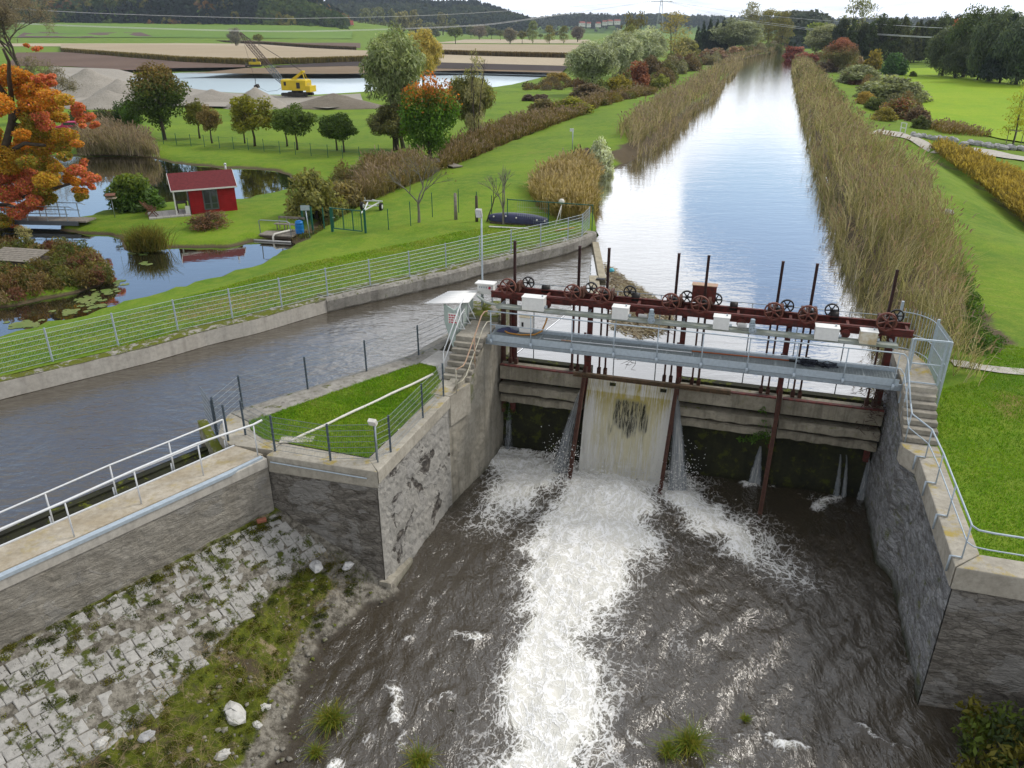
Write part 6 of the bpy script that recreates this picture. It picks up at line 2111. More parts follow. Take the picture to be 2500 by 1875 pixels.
mb.box(tpx + Vector((0, -.05, 0.02)), (.62, .03, .34), rz=.1)
mb.build('board', MAT['galv_pale'], t)
ga, gc = on_ground(812, 565), on_ground(893, 569)
t = thing('field_gate', 'dark green tubular gate standing shut on the grass', 'gate', ga)
gd = (gc - ga)
mb = MB()
mb.beam(ga - Vector((0, 0, .2)), ga + Vector((0, 0, 1.68)), .16, .16)
mb.build('gate_post', MAT['green_paint'], t)
mb = MB()
mb.beam(gc - Vector((0, 0, .2)), gc + Vector((0, 0, 1.62)), .14, .14)
mb.build('gate_post', MAT['green_paint'], t)
mb = MB()
a, c = ga + gd * .05, ga + gd * .90
a.z = c.z = max(ga.z, gc.z) + .08
for z in (0.02, 1.42):
 mb.beam(a + Vector((0, 0, z)), c + Vector((0, 0, z)), .06, .06)
for u in (0, .36, .70, 1):
 q = a.lerp(c, u)
 mb.beam(q + Vector((0, 0, .05)), q + Vector((0, 0, 1.39)), .06, .06)
lf = mb.build('leaf_frame', MAT['green_paint'], t)
mb = MB()
for k in range(14):
 q = a.lerp(c, (k + .5) / 14)
 mb.cyl(q + Vector((0, .01, .05)), q + Vector((0, .01, 1.4)), .005, 3)
mb.build('mesh_infill', MAT['green_wire'], lf)
mb = MB()
mb.box(a + Vector((.06, -.06, .78)), (.16, .05, .06))
mb.build('latch', MAT['galv'], t)
gposts = [(949, 561, 511), (1003, 551, 493), (1056, 530, 471), (1120, 519, 462), (1164, 530, 469)]
for x, y, ty in gposts:
 p = on_ground(x, y)
 h_ = A(x, ty, p.y).z - p.z
 mb = MB()
 mb.beam(p - Vector((0, 0, .2)), p + Vector((0, 0, h_)), .05, .05)
 mb.cone(p + Vector((0, 0, h_)), p + Vector((0, 0, h_ + .04)), .035, .01, 6)
 tag(mb.build('fence_post', MAT['green_paint']), 'thin green metal fence post in the grass between gate and boat', 'post', 'thin green fence posts')
gp = []
for x, y, ty in [(1200.6, 537, 477), (1239, 547, 484.6), (1338.6, 554, 491.6), (1445, 562, 499)]:
 p = on_ground(x, y)
 gp.append((p, A(x, ty, p.y).z - p.z))
t = thing('boat_enclosure', 'green post and rail fence around the upturned boat', 'fence', gp[0][0])
for p, h_ in gp:
 mb = MB()
 mb.beam(p - Vector((0, 0, .2)), p + Vector((0, 0, h_)), .055, .055)
 mb.build('post', MAT['green_paint'], t)
for i in (1, 2):
 mb = MB()
 mb.cyl(gp[i][0] + Vector((0, 0, gp[i][1] - .06)), gp[i + 1][0] + Vector((0, 0, gp[i + 1][1] - .06)), .035, 6)
 mb.build('rail', MAT['green_paint'], t)
mb = MB()
a, c = gp[1][0], gp[2][0]
for k in range(16):
 q = a.lerp(c, .25 + .75 * k / 15)
 mb.cyl(q + Vector((0, 0, .05)), q + Vector((0, 0, gp[1][1] - .1)), .007, 3)
for k in range(5):
 mb.cyl(a.lerp(c, .25) + Vector((0, 0, .05 + k * .3)), c + Vector((0, 0, .05 + k * .3)), .006, 3)
mb.build('mesh_panel', MAT['galv'], t)
for x, y, ty, w, lab in [(1113, 536, 473, .17, 'pale weathered round wooden post standing alone in the grass'), (1164, 541, 479, .15, 'dark brown wooden post behind the floodlight mast')]:
 p = on_ground(x, y)
 h_ = A(x, ty, p.y).z - p.z
 mb = MB()
 mb.cone(p - Vector((0, 0, .2)), p + Vector((0, 0, h_)), w * .75, w * .62, 10)
 mb.cone(p + Vector((0, 0, h_)), p + Vector((.01, 0, h_ + .05)), w * .62, w * .35, 10)
 tag(mb.build('wooden_post', MAT['wood_grey' if w > .16 else 'wood_dark'], None, True), lab, 'post')
a, c = on_ground(1196, 540), on_ground(1338, 549)
rt = math.atan2(c.y - a.y, c.x - a.x)
bl = (c - a).length
t = thing('upturned_boat', 'upturned boat under a dark blue cover behind the fence', 'boat', a, rt)
M_ = ROOT[t.name]
n_ = 26
vs, fs = [], []
k = 13
for i in range(n_ + 1):
 u_ = i / n_
 w = .62 * (math.sin(PI * min(1, u_ * .93 + .05)) ** .42)
 hh = .60 * (math.sin(PI * min(1, u_ * .90 + .06)) ** .3)
 for j in range(k):
  a_ = PI * j / (k - 1)
  vs.append((u_ * bl, w * math.cos(a_) * (1 if abs(math.cos(a_)) > .2 else 1), .12 + hh * math.sin(a_) ** .55))
for i in range(n_):
 for j in range(k - 1):
  q = i * k + j
  fs.append((q, q + 1, q + k + 1, q + k))
fs += [tuple(range(k - 1, -1, -1)), tuple(n_ * k + j for j in range(k))]
mb = MB(M_)
mb.add(vs, fs)
mb.build('cover', MAT['tarp_blue'], t, True)
mb = MB(M_)
for u_, z_ in ((.1, .45), (.32, .56), (.5, .5), (.84, .42), (.96, .36)):
 mb.ball((u_ * bl, -.58 * math.sin(PI * u_) ** .3, z_), .06, 8, 6)
mb.build('tie_buttons', MAT['trim_white'], t, True)
mb = MB(M_)
mb.b2(.2, bl - .3, -.6, -.5, 0, .1)
mb.b2(.2, bl - .3, .5, .6, 0, .1)
mb.build('bearer_beams', MAT['wood_dark'], t)
for x0, y0, x1, y1, w, mt, lab in [(1194, 555, 1290, 560, .12, 'trim_white', 'long white strip lying in the grass before the boat'), (1355, 565, 1402, 558, .14, 'yellow_wood', 'ochre plank lying on the grass at the wall end'), (1362, 563, 1376, 561, .16, 'blue_tape', 'short blue board beside the ochre plank')]:
 a, c = on_ground(x0, y0), on_ground(x1, y1)
 mb = MB()
 mb.beam(a + Vector((0, 0, .06)), c + Vector((0, 0, .06)), w, .05)
 tag(mb.build('plank', MAT[mt]), lab, 'plank')
a = on_ground(1354, 556)
c = A(1371, 500, a.y + .5)
t = thing('life_buoy_stand', 'pale round float on a leaning white pole by the reeds', 'marker', a)
mb = MB()
mb.cyl(a, c, .03, 8)
mb.cyl(c + Vector((-.1, .4, -1.5)), c, .03, 8)
mb.build('stand_poles', MAT['pvc_white'], t, True)
mb = MB()
mb.ball(c + Vector((0, 0, .22)), (.2, .2, .2), 12, 8)
mb.build('float', MAT['pvc_white'], t, True)
p = on_ground(908, 513)
t = thing('boat_trailer', 'bare galvanised boat trailer with two black wheels', 'trailer', p, -.15)
M_ = ROOT[t.name]
for x in (-.75, .75):
 mb = MB(M_)
 mb.cyl((x - .09, 0, .3), (x + .09, 0, .3), .3, 18)
 w_ = mb.build('wheel', MAT['rubber'], t)
 mb = MB(M_)
 mb.cyl((x + .095, 0, .3), (x + .11, 0, .3), .16, 14)
 mb.build('rim', MAT['galv_white'], w_)
mb = MB(M_)
mb.beam((-.7, 0, .34), (.7, 0, .34), .07, .07)
mb.build('axle', MAT['galv'], t)
mb = MB(M_)
mb.beam((-.45, .5, .5), (0, -1.7, .35), .07, .08)
mb.beam((.45, .5, .5), (0, -1.7, .35), .07, .08)
mb.beam((-.75, .45, .62), (.75, .45, .62), .06, .08)
mb.beam((-.5, -.3, .42), (.5, -.3, .42), .06, .06)
mb.beam((.5, .45, .60), (.3, -.6, .95), .04, .04)
mb.beam((-.6, .45, .6), (-.4, -.3, 1.0), .04, .04)
mb.beam((0, -1.7, .35), (-.1, -2.3, .25), .08, .08)
mb.build('drawbar_frame', MAT['galv_white'], t)
a = G(50, 640, -.55)
t = thing('wooden_chest', 'weathered slatted wooden chest among the island plants', 'wooden box', a, -.22)
M_ = ROOT[t.name]
mb = MB(M_)
mb.b2(-1.7, 1.5, -.75, .75, -.5, .28)
mb.build('chest_body', MAT['wood_dark'], t)
mb = MB(M_)
for k in range(7):
 y0 = -.8 + k * .235
 mb.add([(-1.75, y0, .30 + k * .05), (1.55, y0, .30 + k * .05), (1.55, y0 + .2, .345 + k * .05), (-1.75, y0 + .2, .345 + k * .05), (-1.75, y0, .27 + k * .05), (1.55, y0, .27 + k * .05), (1.55, y0 + .2, .31 + k * .05), (-1.75, y0 + .2, .31 + k * .05)], [(0, 1, 2, 3), (7, 6, 5, 4), (0, 4, 5, 1), (1, 5, 6, 2), (2, 6, 7, 3), (3, 7, 4, 0)])
mb.build('slatted_lid', MAT['wood_grey'], t)
a, c = on_ground(1052, 411, -.5), on_ground(1112, 409, -.5)
a.z = c.z = max(a.z, c.z) + .15
t = thing('plank_bridge', 'short wooden plank bridge over the overgrown ditch', 'bridge', a)
mb = MB()
mb.beam(a, c + (c - a) * .1, 1.1, .1)
mb.build('planks', MAT['wood_grey'], t)
mb = MB()
mb.beam(a + Vector((.1, -.62, -.18)), c + Vector((0, -.62, -.18)), .12, .18)
mb.build('side_beam', MAT['wood_dark'], t)
for x, y, ty, lab, hd in [(1397, 371, 319, 'slim grey post with white cap plate on the grassy dam', True), (1374, 379, 361, 'short wooden stake on the grassy dam', False)]:
 p = on_ground(x, y)
 h_ = A(x, ty, p.y).z - p.z
 t = thing('marker_post', lab, 'post', p)
 mb = MB()
 mb.cyl(p - Vector((0, 0, .2)), p + Vector((0, 0, h_)), .05, 8)
 mb.build('shaft', MAT['galv' if hd else 'wood_grey'], t, True)
 if hd:
  mb = MB()
  mb.box(p + Vector((-.12, 0, h_ + .08)), (.42, .08, .30))
  mb.build('plate', MAT['galv_white'], t)
p = on_ground(1415, 398)
t = thing('root_stump', 'dark uprooted tree stump under the silver willow at the canal', 'tree stump', p)
mb = MB()
r = random.Random(9)
mb.tube([p + Vector((.9, .8, 1.1)), p + Vector((.4, .3, .8)), p + Vector((0, 0, .2))], [.35, .5, .6], 10)
for k in range(46):
 q = p + Vector((r.uniform(-.5, .6), r.uniform(-.3, .5), r.uniform(0, 1.0)))
 dd_ = Vector((r.gauss(-.4, .6), r.gauss(-.3, .5), r.gauss(.0, .5))).normalized()
 mb.tube([q, q + dd_ * .5 + Vector((0, 0, r.uniform(-.1, .1))), q + dd_ * r.uniform(.7, 1.2)], [.14, .09, .03], 5)
mb.build('roots', MAT['stump'], t)
t = thing('floating_boom', 'pale concrete boom beam slanting from the wall end into the canal', 'boom', W(-.2, 22.9, -.6))
mb = MB(MW)
mb.beam((-0.30, 23.2, -.62), (1.75, 15.2, -.62), .42, .22)
mb.beam((1.15, 15.7, -.66), (2.2, 11.2, -.66), .55, .2)
mb.build('beam', MAT['wood_pale'], t, bevel=.02)
mb = MB(MW)
mb.box((1.7, 14.9, -.5), (.5, .3, .06))
mb.build('iron_strap', MAT['black_iron'], t)
DEB = [L(G(x, y, ZC)) for x, y in [(1474, 640), (1495, 655), (1530, 682), (1575, 712), (1640, 752), (1650, 800), (1560, 830), (1490, 800), (1490, 720)]]
r_ = np.random.RandomState(8)
q = r_.uniform((min(p[0] for p in DEB), min(p[1] for p in DEB)), (max(p[0] for p in DEB), max(p[1] for p in DEB)), (14000, 2))
q = q[inpoly(q, DEB)]
dd_ = dpoly(q, DEB)
q = q[r_.random(len(q)) < 0.35 + dd_ * 0.9]
n_ = len(q)
an = r_.normal(-0.9, .6, n_)
ln = r_.uniform(.08, .45, n_)
w_ = r_.uniform(.008, .022, n_)
zz_ = ZC + .02 + r_.random(n_) * .07
dx, dy = np.cos(an) * ln, np.sin(an) * ln
px_, py_ = -np.sin(an) * w_, np.cos(an) * w_
cs = np.stack([np.stack([q[:, 0] - dx - px_, q[:, 1] - dy - py_, zz_], 1), np.stack([q[:, 0] + dx - px_, q[:, 1] + dy - py_, zz_ + r_.uniform(-.01, .05, n_)], 1), np.stack([q[:, 0] + dx + px_, q[:, 1] + dy + py_, zz_ + .01], 1), np.stack([q[:, 0] - dx + px_, q[:, 1] - dy + py_, zz_ + .01], 1)], 1).reshape(-1, 3)
cw = np.stack([W0.x + EX.x * cs[:, 0] + EN.x * cs[:, 1], W0.y + EX.y * cs[:, 0] + EN.y * cs[:, 1], cs[:, 2]], 1)
tone = np.repeat(np.array([(.38, .33, .24), (.30, .24, .16), (.46, .42, .33), (.20, .15, .10)])[r_.randint(0, 4, n_)] * r_.uniform(.7, 1.2, (n_, 1)), 4, 0)
me = npmesh('floating_debris', cw, np.arange(n_ * 4).reshape(-1, 4), MAT['leaf_thin'], {'tone': tone})
o = link('floating_debris', me)
o.color = (1, 1, 1, 1)
tag(o, 'raft of floating reed debris held by the boom above the weir', 'debris', kind='stuff')
mb = MB()
p = G(1493, 663, -.7)
mb.ball(p + Vector((0, 0, .05)), .17, 14, 10)
tag(mb.build('ball', MAT['ball_cyan'], None, True), 'cyan ball floating at the tip of the debris raft', 'ball')
# ------------------------------------------------------------------ paths on the right
def draped(name, px, mat, label, cat, z=0, lift=.02, kind='structure', st=0.7):
 poly = GL(px, z)
 pp = []
 for i in range(len(poly)):
  a, c = Vector(poly[i]), Vector(poly[(i + 1) % len(poly)])
  m_ = max(1, int((c - a).length / st))
  pp += [tuple(a.lerp(c, j / m_)) for j in range(m_)]
 xs = [p[0] for p in pp]
 ys = [p[1] for p in pp]
 g_ = grid(min(xs), max(xs), min(ys), max(ys), st)
 g_ = g_[inpoly(g_, pp)]
 if len(g_):
  g_ = g_[dpoly(g_, pp) > st * .4]
 al = [Vector(p) for p in pp] + [Vector(p) for p in g_]
 res_ = delaunay_2d_cdt(al, [(i, (i + 1) % len(pp)) for i in range(len(pp))], [], 1, 1e-4)
 v_ = np.array([tuple(p) for p in res_[0]])
 hh_ = height(v_) + lift
 me_ = bpy.data.meshes.new(name)
 me_.from_pydata([(*a, b_) for a, b_ in zip(v_.tolist(), hh_.tolist())], [], [f for f in res_[2]])
 me_.update()
 if len(me_.polygons) and me_.polygons[0].normal.z < 0:
  me_.flip_normals()
 me_.materials.append(mat)
 return tag(link(name, me_), label, cat, kind=kind)
draped('gravel_path', [(2318, 882), (2352, 884), (2400, 893), (2520, 901), (2520, 917), (2440, 912), (2380, 905), (2330, 898)], MAT['gravel_path'], 'short gravel path leading right from the landing', 'path', .1, .05, st=.4)
draped('concrete_path', [(2119, 331), (2146, 320), (2200, 325), (2228, 335), (2300, 346), (2420, 362), (2540, 385), (2540, 396), (2440, 376), (2300, 353), (2222, 341), (2180, 334), (2145, 330), (2123, 335)], MAT['concrete_light'], 'pale path crossing the ditch to the right meadow', 'path', -.2, .12, st=.8)
r = random.Random(77)
for k in range(22):
 u_ = k / 21
 x = 2226 + u_ * 292 + r.uniform(-4, 4)
 y = 333 + u_ * 40 + r.uniform(-2.5, 2.5)
 p = on_ground(x, y)
 mb = MB()
 s_ = r.uniform(.45, .8)
 mb.ball((0, 0, .18), (s_, s_ * .7, .38), 8, 5, .16, r)
 o = mb.build('boulder', MAT['stone_grey'])
 o.location = p
 o.rotation_euler = (r.uniform(-.2, .2), r.uniform(-.2, .2), r.uniform(0, 3))
 tag(o, 'pale grey boulder in the row lining the path across the ditch', 'boulder', 'boulders lining the path')
a, c = on_ground(2197, 325), on_ground(2209, 327)
t = thing('path_rail', 'small white two bar railing beside the pale path', 'railing', a)
for q in (a, c):
 mb = MB()
 mb.beam(q, q + Vector((0, 0, 1.35)), .09, .09)
 mb.build('post', MAT['galv_white'], t)
mb = MB()
for z in (.7, 1.32):
 mb.beam(a + Vector((0, 0, z)), c + Vector((0, 0, z)), .06, .08)
mb.build('bars', MAT['galv_white'], t)
p = on_ground(2312, 522)
mb = MB()
mb.ball((0, 0, .1), (.5, .3, .25), 9, 6, .15, r)
o = mb.build('boulder', MAT['stone_grey'])
o.location = p
tag(o, 'single weathered stone between reeds and grass on the right bank', 'boulder')
for k, (x, y, s_, mt, lab) in enumerate([(568, 1748, .42, 'stone_white', 'large pale boulder on the mossy bank low in the picture'), (628, 1772, .16, 'stone_white', 'small white stone right of the large pale boulder'), (645, 1728, .18, 'stone_white', 'flat white stone above the small white one'), (358, 1800, .2, 'stone_grey', 'pale stone near the moss at the setts edge'), (250, 1815, .2, 'stone_white', 'whitish stone left of the pale stone near the moss'),
         (772, 1385, .28, 'stone_grey', 'flat stone lying in straw below the dark masonry wall'), (850, 1383, .22, 'stone_grey', 'light slab under the foot of the dark masonry wall'), (545, 1845, .2, 'stone_white', 'small pale stone below the large pale boulder'), (880, 1430, .5, 'bank_rock', 'broad grey rock at the waterline by the wall corner'), (905, 1560, .55, 'bank_rock', 'dark edged rock jutting into the tailrace')]):
 p = G(x, y, -3.8)
 for _ in range(5):
  s2, t2 = L(p)
  p = G(x, y, float(bank_z(np.array([s2]), np.array([t2]))[0]))
 mb = MB()
 mb.ball((0, 0, s_ * .15), (s_, s_ * .72, s_ * .5), 9, 6, .2, r)
 o = mb.build('rock', MAT[mt])
 o.location = p
 o.rotation_euler = (r.uniform(-.2, .2), r.uniform(-.2, .2), r.uniform(0, 3))
 tag(o, lab, 'rock')
p = G(643, 1262, -2.0)
mb = MB()
mb.box((0, 0, 0.05), (.30, .14, .12), rz=.5, rx=.2)
o = mb.build('brick', MAT['brick_red'], bevel=.02)
o.location = p + Vector((0, -.2, -.05))
tag(o, 'loose reddish brick in the corner above the setts', 'brick')
for k, (x, y, s_) in enumerate([(970, 1700, .45), (1120, 1510, .3), (1960, 1815, .55), (1715, 1760, .3), (1660, 1835, .35), (1100, 1740, .35), (1020, 1850, .3)]):
 p = G(x, y, ZT - .12)
 mb = MB()
 mb.ball((0, 0, -.05), (s_, s_ * .7, s_ * .42), 9, 6, .16, r)
 o = mb.build('wet_rock', MAT['weir_wet'])
 o.location = p
 tag(o, 'dark wet rock just under the tailrace ripples', 'rock', 'wet rocks in the tailrace')
p = on_ground(1700, 600, ZC)
# ------------------------------------------------------------------ foliage tools
def rotz(v, a):
 c, s = np.cos(a), np.sin(a)
 return np.stack([v[:, 0] * c - v[:, 1] * s, v[:, 0] * s + v[:, 1] * c, v[:, 2]], 1)
def unit(v):
 return v / np.maximum(np.linalg.norm(v, axis=1, keepdims=True), 1e-9)
def cards(C_, N_, size, elong=1.4, axis=None, rs=None):
 """leaf quads centred at C_ facing N_"""
 n_ = len(C_)
 a = rs.normal(size=(n_, 3)) if axis is None else axis
 a = unit(a - N_ * np.sum(a * N_, 1, keepdims=True))
 b_ = np.cross(N_, a)
 s_ = size * rs.uniform(.65, 1.35, (n_, 1))
 a, b_ = a * s_ * elong * .5, b_ * s_ * .5
 return np.stack([C_ - a, C_ + b_ * .9 - a * .1, C_ + a, C_ - b_ * .9 - a * .1], 1).reshape(-1, 3)
def blobs_in(kind, rs, k):
 """clump centres (unit crown: x,y in -.5..5, z 0..1) and radii"""
 out = []
 if kind == 'cone':
  for i in range(k):
   z = (i + .5) / k
   w = .5 * (1 - z) ** .85 + .02
   for j in range(max(3, int(7 * (1 - z)) + 2)):
    a = rs.uniform(0, 2 * PI)
    out.append((w * .75 * math.cos(a), w * .75 * math.sin(a), .06 + .92 * z, w * .42 + .02, .055))
  return np.array(out)
 for i in range(k):
  d = unit(rs.normal(size=(1, 3)))[0]
  r_ = rs.uniform(.45, .86)
  if kind == 'dome':
   d[2] = abs(d[2])
   c = d * r_ * np.array([.5, .5, .85])
   out.append((c[0], c[1], max(.08, c[2]), rs.uniform(.14, .24), rs.uniform(.14, .22)))
  elif kind == 'column':
   z = rs.uniform(.06, .95)
   w = .5 * math.sin(PI * min(1, .18 + z * .8)) ** .7
   out.append((d[0] * w * .7, d[1] * w * .7, z, rs.uniform(.15, .26), rs.uniform(.06, .11)))
  elif kind == 'umbrella':
   c = d * r_ * np.array([.5, .5, .42])
   out.append((c[0], c[1], .55 + c[2], rs.uniform(.13, .22), rs.uniform(.12, .2)))
  else:
   c = d * r_ * np.array([.5, .5, .5])
   z = .5 + c[2]
   w = 1.0 - .35 * max(0, (z - .6) / .4) if kind == 'egg' else 1.0
   out.append((c[0] * w, c[1] * w, z, rs.uniform(.13, .21), rs.uniform(.11, .18)))
 return np.array(out)
CACHE = {}
def crown_mesh(name, kind, k, n, leaf, elong, tones, seed, droop=0.0, gap=0.0, mat='leaf'):
 """unit crown (1 wide, 1 high); leaf is relative to height 1; tones(z,rs,n)->rgb"""
 rs = np.random.RandomState(seed)
 B = blobs_in(kind, rs, k)
 w = B[:, 3] ** 1.5
 bi = rs.choice(len(B), n, p=w / w.sum())
 d = unit(rs.normal(size=(n, 3)))
 rad = rs.uniform(.25, 1.0, (n, 1)) ** .5
 C_ = B[bi, :3] + d * rad * np.stack([B[bi, 3], B[bi, 3], B[bi, 4]], 1)
 N_ = unit(d * .7 + rs.normal(size=(n, 3)) * .6 + np.array([0, 0, .35]))
 ax = None
 if droop:
  ax = rs.normal(size=(n, 3)) * .5 + np.array([0, 0, -droop]) + d * .5
 v = cards(C_, N_, leaf, elong, ax, rs)
 bt = rs.uniform(.72, 1.22, (len(B), 1))[bi]
 col = tones(C_[:, 2], rs, n) * bt * rs.uniform(.7, 1.25, (n, 1))
 return npmesh(name, v, np.arange(n * 4).reshape(-1, 4), MAT[mat], {'tone': np.repeat(col, 4, 0)})
def T1(*cols, p=None):
 cols = np.array(cols, float)
 def f(z, rs, n):
  return cols[rs.choice(len(cols), n, p=p)]
 return f
def Tgrad(lo, hi, z0, z1, mixr=.25):
 lo, hi = np.array(lo, float), np.array(hi, float)
 def f(z, rs, n):
  u_ = smooth01((z + rs.normal(0, mixr * .4, n) - z0) / (z1 - z0))[:, None]
  return lo * (1 - u_) + hi * u_
 return f
def trunk_mesh(kind, seed, r0=.022, stems=1, hgt=.75, spread=.3, lean=0.0):
 """unit height trunk with limbs"""
 r = random.Random(seed)
 mb = MB()
 for s_ in range(stems):
  a0 = r.uniform(0, 6.28)
  sp = 0.0 if stems == 1 else r.uniform(.03, .16)
  top = Vector((math.cos(a0) * sp + lean, math.sin(a0) * sp, hgt * r.uniform(.85, 1)))
  pts_ = [Vector((math.cos(a0) * sp * .2, math.sin(a0) * sp * .2, -.02))]
  for q in (.3, .6, 1.0):
   pts_.append(Vector((top.x * q + r.uniform(-.012, .012), top.y * q + r.uniform(-.012, .012), top.z * q)))
  rr = r0 / (stems ** .5)
  mb.tube(pts_, [rr * 1.25, rr, rr * .72, rr * .3], 7)
  for j in range(5 if stems == 1 else 2):
   q = r.uniform(.35, .85)
   b0 = pts_[1].lerp(pts_[3], q)
   a = r.uniform(0, 6.28)
   e = b0 + Vector((math.cos(a) * spread * r.uniform(.5, 1), math.sin(a) * spread * r.uniform(.5, 1), r.uniform(.08, .24)))
   mb.tube([b0, b0.lerp(e, .5) + Vector((0, 0, .03)), e], [rr * .5, rr * .3, rr * .1], 5)
 me = bpy.data.meshes.new('trunk')
 me.from_pydata(mb.v, [], mb.f)
 me.update()
 me.materials.append(MAT['bark'])
 me.polygons.foreach_set('use_smooth', [True] * len(me.polygons))
 return me
SPEC = {
 'maple': ('egg', 60, (11000, 3600, 700), .030, 1.2, .14, 0, dict(r0=.022)),
 'orchard': ('umbrella', 30, (4200, 1500, 420), .042, 1.4, .22, 0, dict(r0=.022, hgt=.6)),
 'willow': ('egg', 60, (12000, 4200, 800), .022, 3.4, .20, .6, dict(r0=.020)),
 'poplar': ('column', 46, (6000, 2600, 560), .026, 1.3, .08, 0, dict(r0=.014, hgt=.9, spread=.1)),
 'spruce': ('cone', 16, (5000, 2600, 560), .034, 2.4, .03, .3, dict(r0=.014, hgt=.9, spread=.05)),
 'bush': ('dome', 40, (6500, 2400, 420), .045, 1.8, .0, 0, dict(r0=.05, stems=5, hgt=.6, spread=.15)),
 'twig': ('dome', 40, (2600, 1200, 300), .030, 2.6, .0, 0, dict(r0=.06, stems=9, hgt=.8, spread=.22)),
 'wispy': ('column', 30, (1700, 900, 300), .024, 2.0, .10, .2, dict(r0=.012, stems=3, hgt=.95, spread=.12)),
}
LEAFK = {0: 1.0, 1: 1.7, 2: 3.6}
GREY = T1((1, 1, 1), (1.15, 1.1, .9), (.8, .85, .8))
def proto(kind, lod, var, tones, tkey):
 key = (kind, lod, var, tkey)
 if key not in CACHE:
  env, k, ns, leaf, el, zb_, dr, tk = SPEC[kind]
  seed = hash((kind, lod, var)) % 1000 if False else (sum(map(ord, kind)) * 7 + lod * 31 + var * 101)
  cm = crown_mesh('crown', env, k if lod < 2 else k // 2, ns[lod], leaf * LEAFK[lod], el, tones, seed, dr)
  CACHE[key] = (cm, trunk_mesh(kind, seed, **tk), zb_)
 return CACHE[key]
_tr = random.Random(2024)
def tree(name, label, cat, p, h, w, kind, col, lod=1, var=0, tones=GREY, tkey='g', group=None, zb=None, trunk=True, lean=(0, 0)):
 cm, tm_, zb_ = proto(kind, lod, var, tones, tkey)
 zb_ = zb_ if zb is None else zb
 rz_ = _tr.uniform(0, 6.28)
 t = thing(name, label, cat, p, rz_, group)
 t.rotation_euler = (lean[0], lean[1], rz_)
 c = link('crown', cm, t)
 c.location = (0, 0, h * zb_)
 c.scale = (w, w, h * (1 - zb_))
 c.color = (*[min(x * 1.75, .8) if max(col) < .9 else x * 1.75 for x in col], 1)
 if trunk:
  k = link('trunk', tm_, t)
  k.scale = (h, h, h)
 return t
def tpx(name, label, cat, bx, by, ty, wpx, kind, col, lod=1, zg=None, **kw):
 p = on_ground(bx, by) if zg is None and by > 115 else G(bx, by, -1.3 if zg is None else zg)
 h = A(bx, ty, p.y).z - p.z
 w = wpx / FPX * depth(p)
 return tree(name, label, cat, p, h, w, kind, col, lod, **kw)
OLIVE, DKG, MIDG, YELG, SILV, BRN, RUST, GOLD, GRYG = (.12, .125, .03), (.035, .062, .015), (.055, .105, .016), (.165, .165, .02), (.22, .25, .17), (.15, .095, .05), (.19, .07, .035), (.27, .20, .06), (.14, .155, .095)
# ------------------------------------------------------------------ orchard and pond side trees
tpx('lime_tree', 'large dark green broad tree with browning top in the orchard', 'tree', 403, 342, 150, 152, 'maple', (1, 1, 1), 0, var=1, tones=Tgrad((.042, .068, .013), (.125, .085, .025), .50, .95), tkey='lime')
O = 'small fruit trees of the orchard lawn'
for bx, by, ty, w, col, lab, v in [(322, 330, 240, 64, DKG, 'dark green orchard tree left behind the largest broad tree', 0), (335, 336, 248, 52, MIDG, 'slim trunked orchard tree directly left of the largest broad tree', 1), (488, 338, 238, 58, (.10, .105, .02), 'olive orchard tree just right of the largest broad tree', 2), (518, 350, 254, 48, (.145, .11, .045), 'brown tinged thin orchard tree before the gravel heap', 3),
        (598, 350, 262, 60, (.13, .135, .02), 'yellow green orchard tree half hidden behind its bigger neighbour', 1), (622, 357, 226, 104, (.15, .15, .022), 'yellowish orchard tree in front of the grey gravel cone', 0), (701, 357, 258, 62, (.075, .105, .02), 'green orchard tree left of its pair below the excavator', 2), (726, 366, 252, 88, (.065, .10, .018), 'fuller green orchard tree below the yellow excavator', 3),
        (823, 367, 272, 76, (.05, .085, .015), 'low spreading green orchard tree left of its twin by the willow', 0), (840, 372, 275, 74, (.055, .09, .016), 'low spreading green orchard tree nearest the tall willow', 1)]:
 tpx('fruit_tree', lab, 'tree', bx, by, ty, w * 1.12, 'orchard', col, 0, var=v, group=O)
tpx('willow_tree', 'tall grey green willow leaning over the orchard end', 'tree', 968, 366, 55, 155, 'willow', (.165, .19, .10), 0, var=0, tones=T1((1, 1, 1), (1.3, 1.3, 1.25), (.7, .78, .6)), tkey='w', zb=.34)
p = on_ground(985, 362)
mb = MB()
q = A(948, 225, p.y)
q2 = A(936, 130, p.y)
mb.tube([p, p.lerp(q, .5) + Vector((.15, 0, 0)), q, q2], [.26, .21, .16, .06], 8)
tag(mb.build('leaning_trunk', MAT['bark_pale'], None, True), 'bare leaning tree trunk beside the tall grey green willow', 'tree trunk')
tpx('willow_tree', 'smaller drab willow shoots under the tall grey green willow', 'tree', 962, 368, 250, 120, 'willow', (.10, .105, .045), 0, var=3, tones=T1((1, 1, 1), (1.3, 1.2, .9), (.7, .7, .6)), tkey='w2')
tpx('birch_tree', 'pale yellow birch rising behind the tall willow', 'tree', 1034, 215, 66, 92, 'willow', (.30, .245, .085), 0, var=2, tones=T1((1, 1, 1), (1.2, 1.15, .9), (.75, .8, .6)), tkey='b')
p = on_ground(1052, 396)
tpx('maple_tree', 'round maple turning orange red at its crown top', 'tree', 1052, 398, 173, 150, 'maple', (1, 1, 1), 0, var=2, tones=Tgrad((.055, .115, .010), (.30, .10, .018), .62, .86, .22), tkey='mp', zb=.12)
tpx('willow_tree', 'loose olive willow standing behind the round maple', 'tree', 1150, 345, 165, 112, 'willow', (.135, .14, .05), 0, var=1, tones=T1((1, 1, 1), (1.2, 1.15, .9), (.7, .75, .6)), tkey='w3')
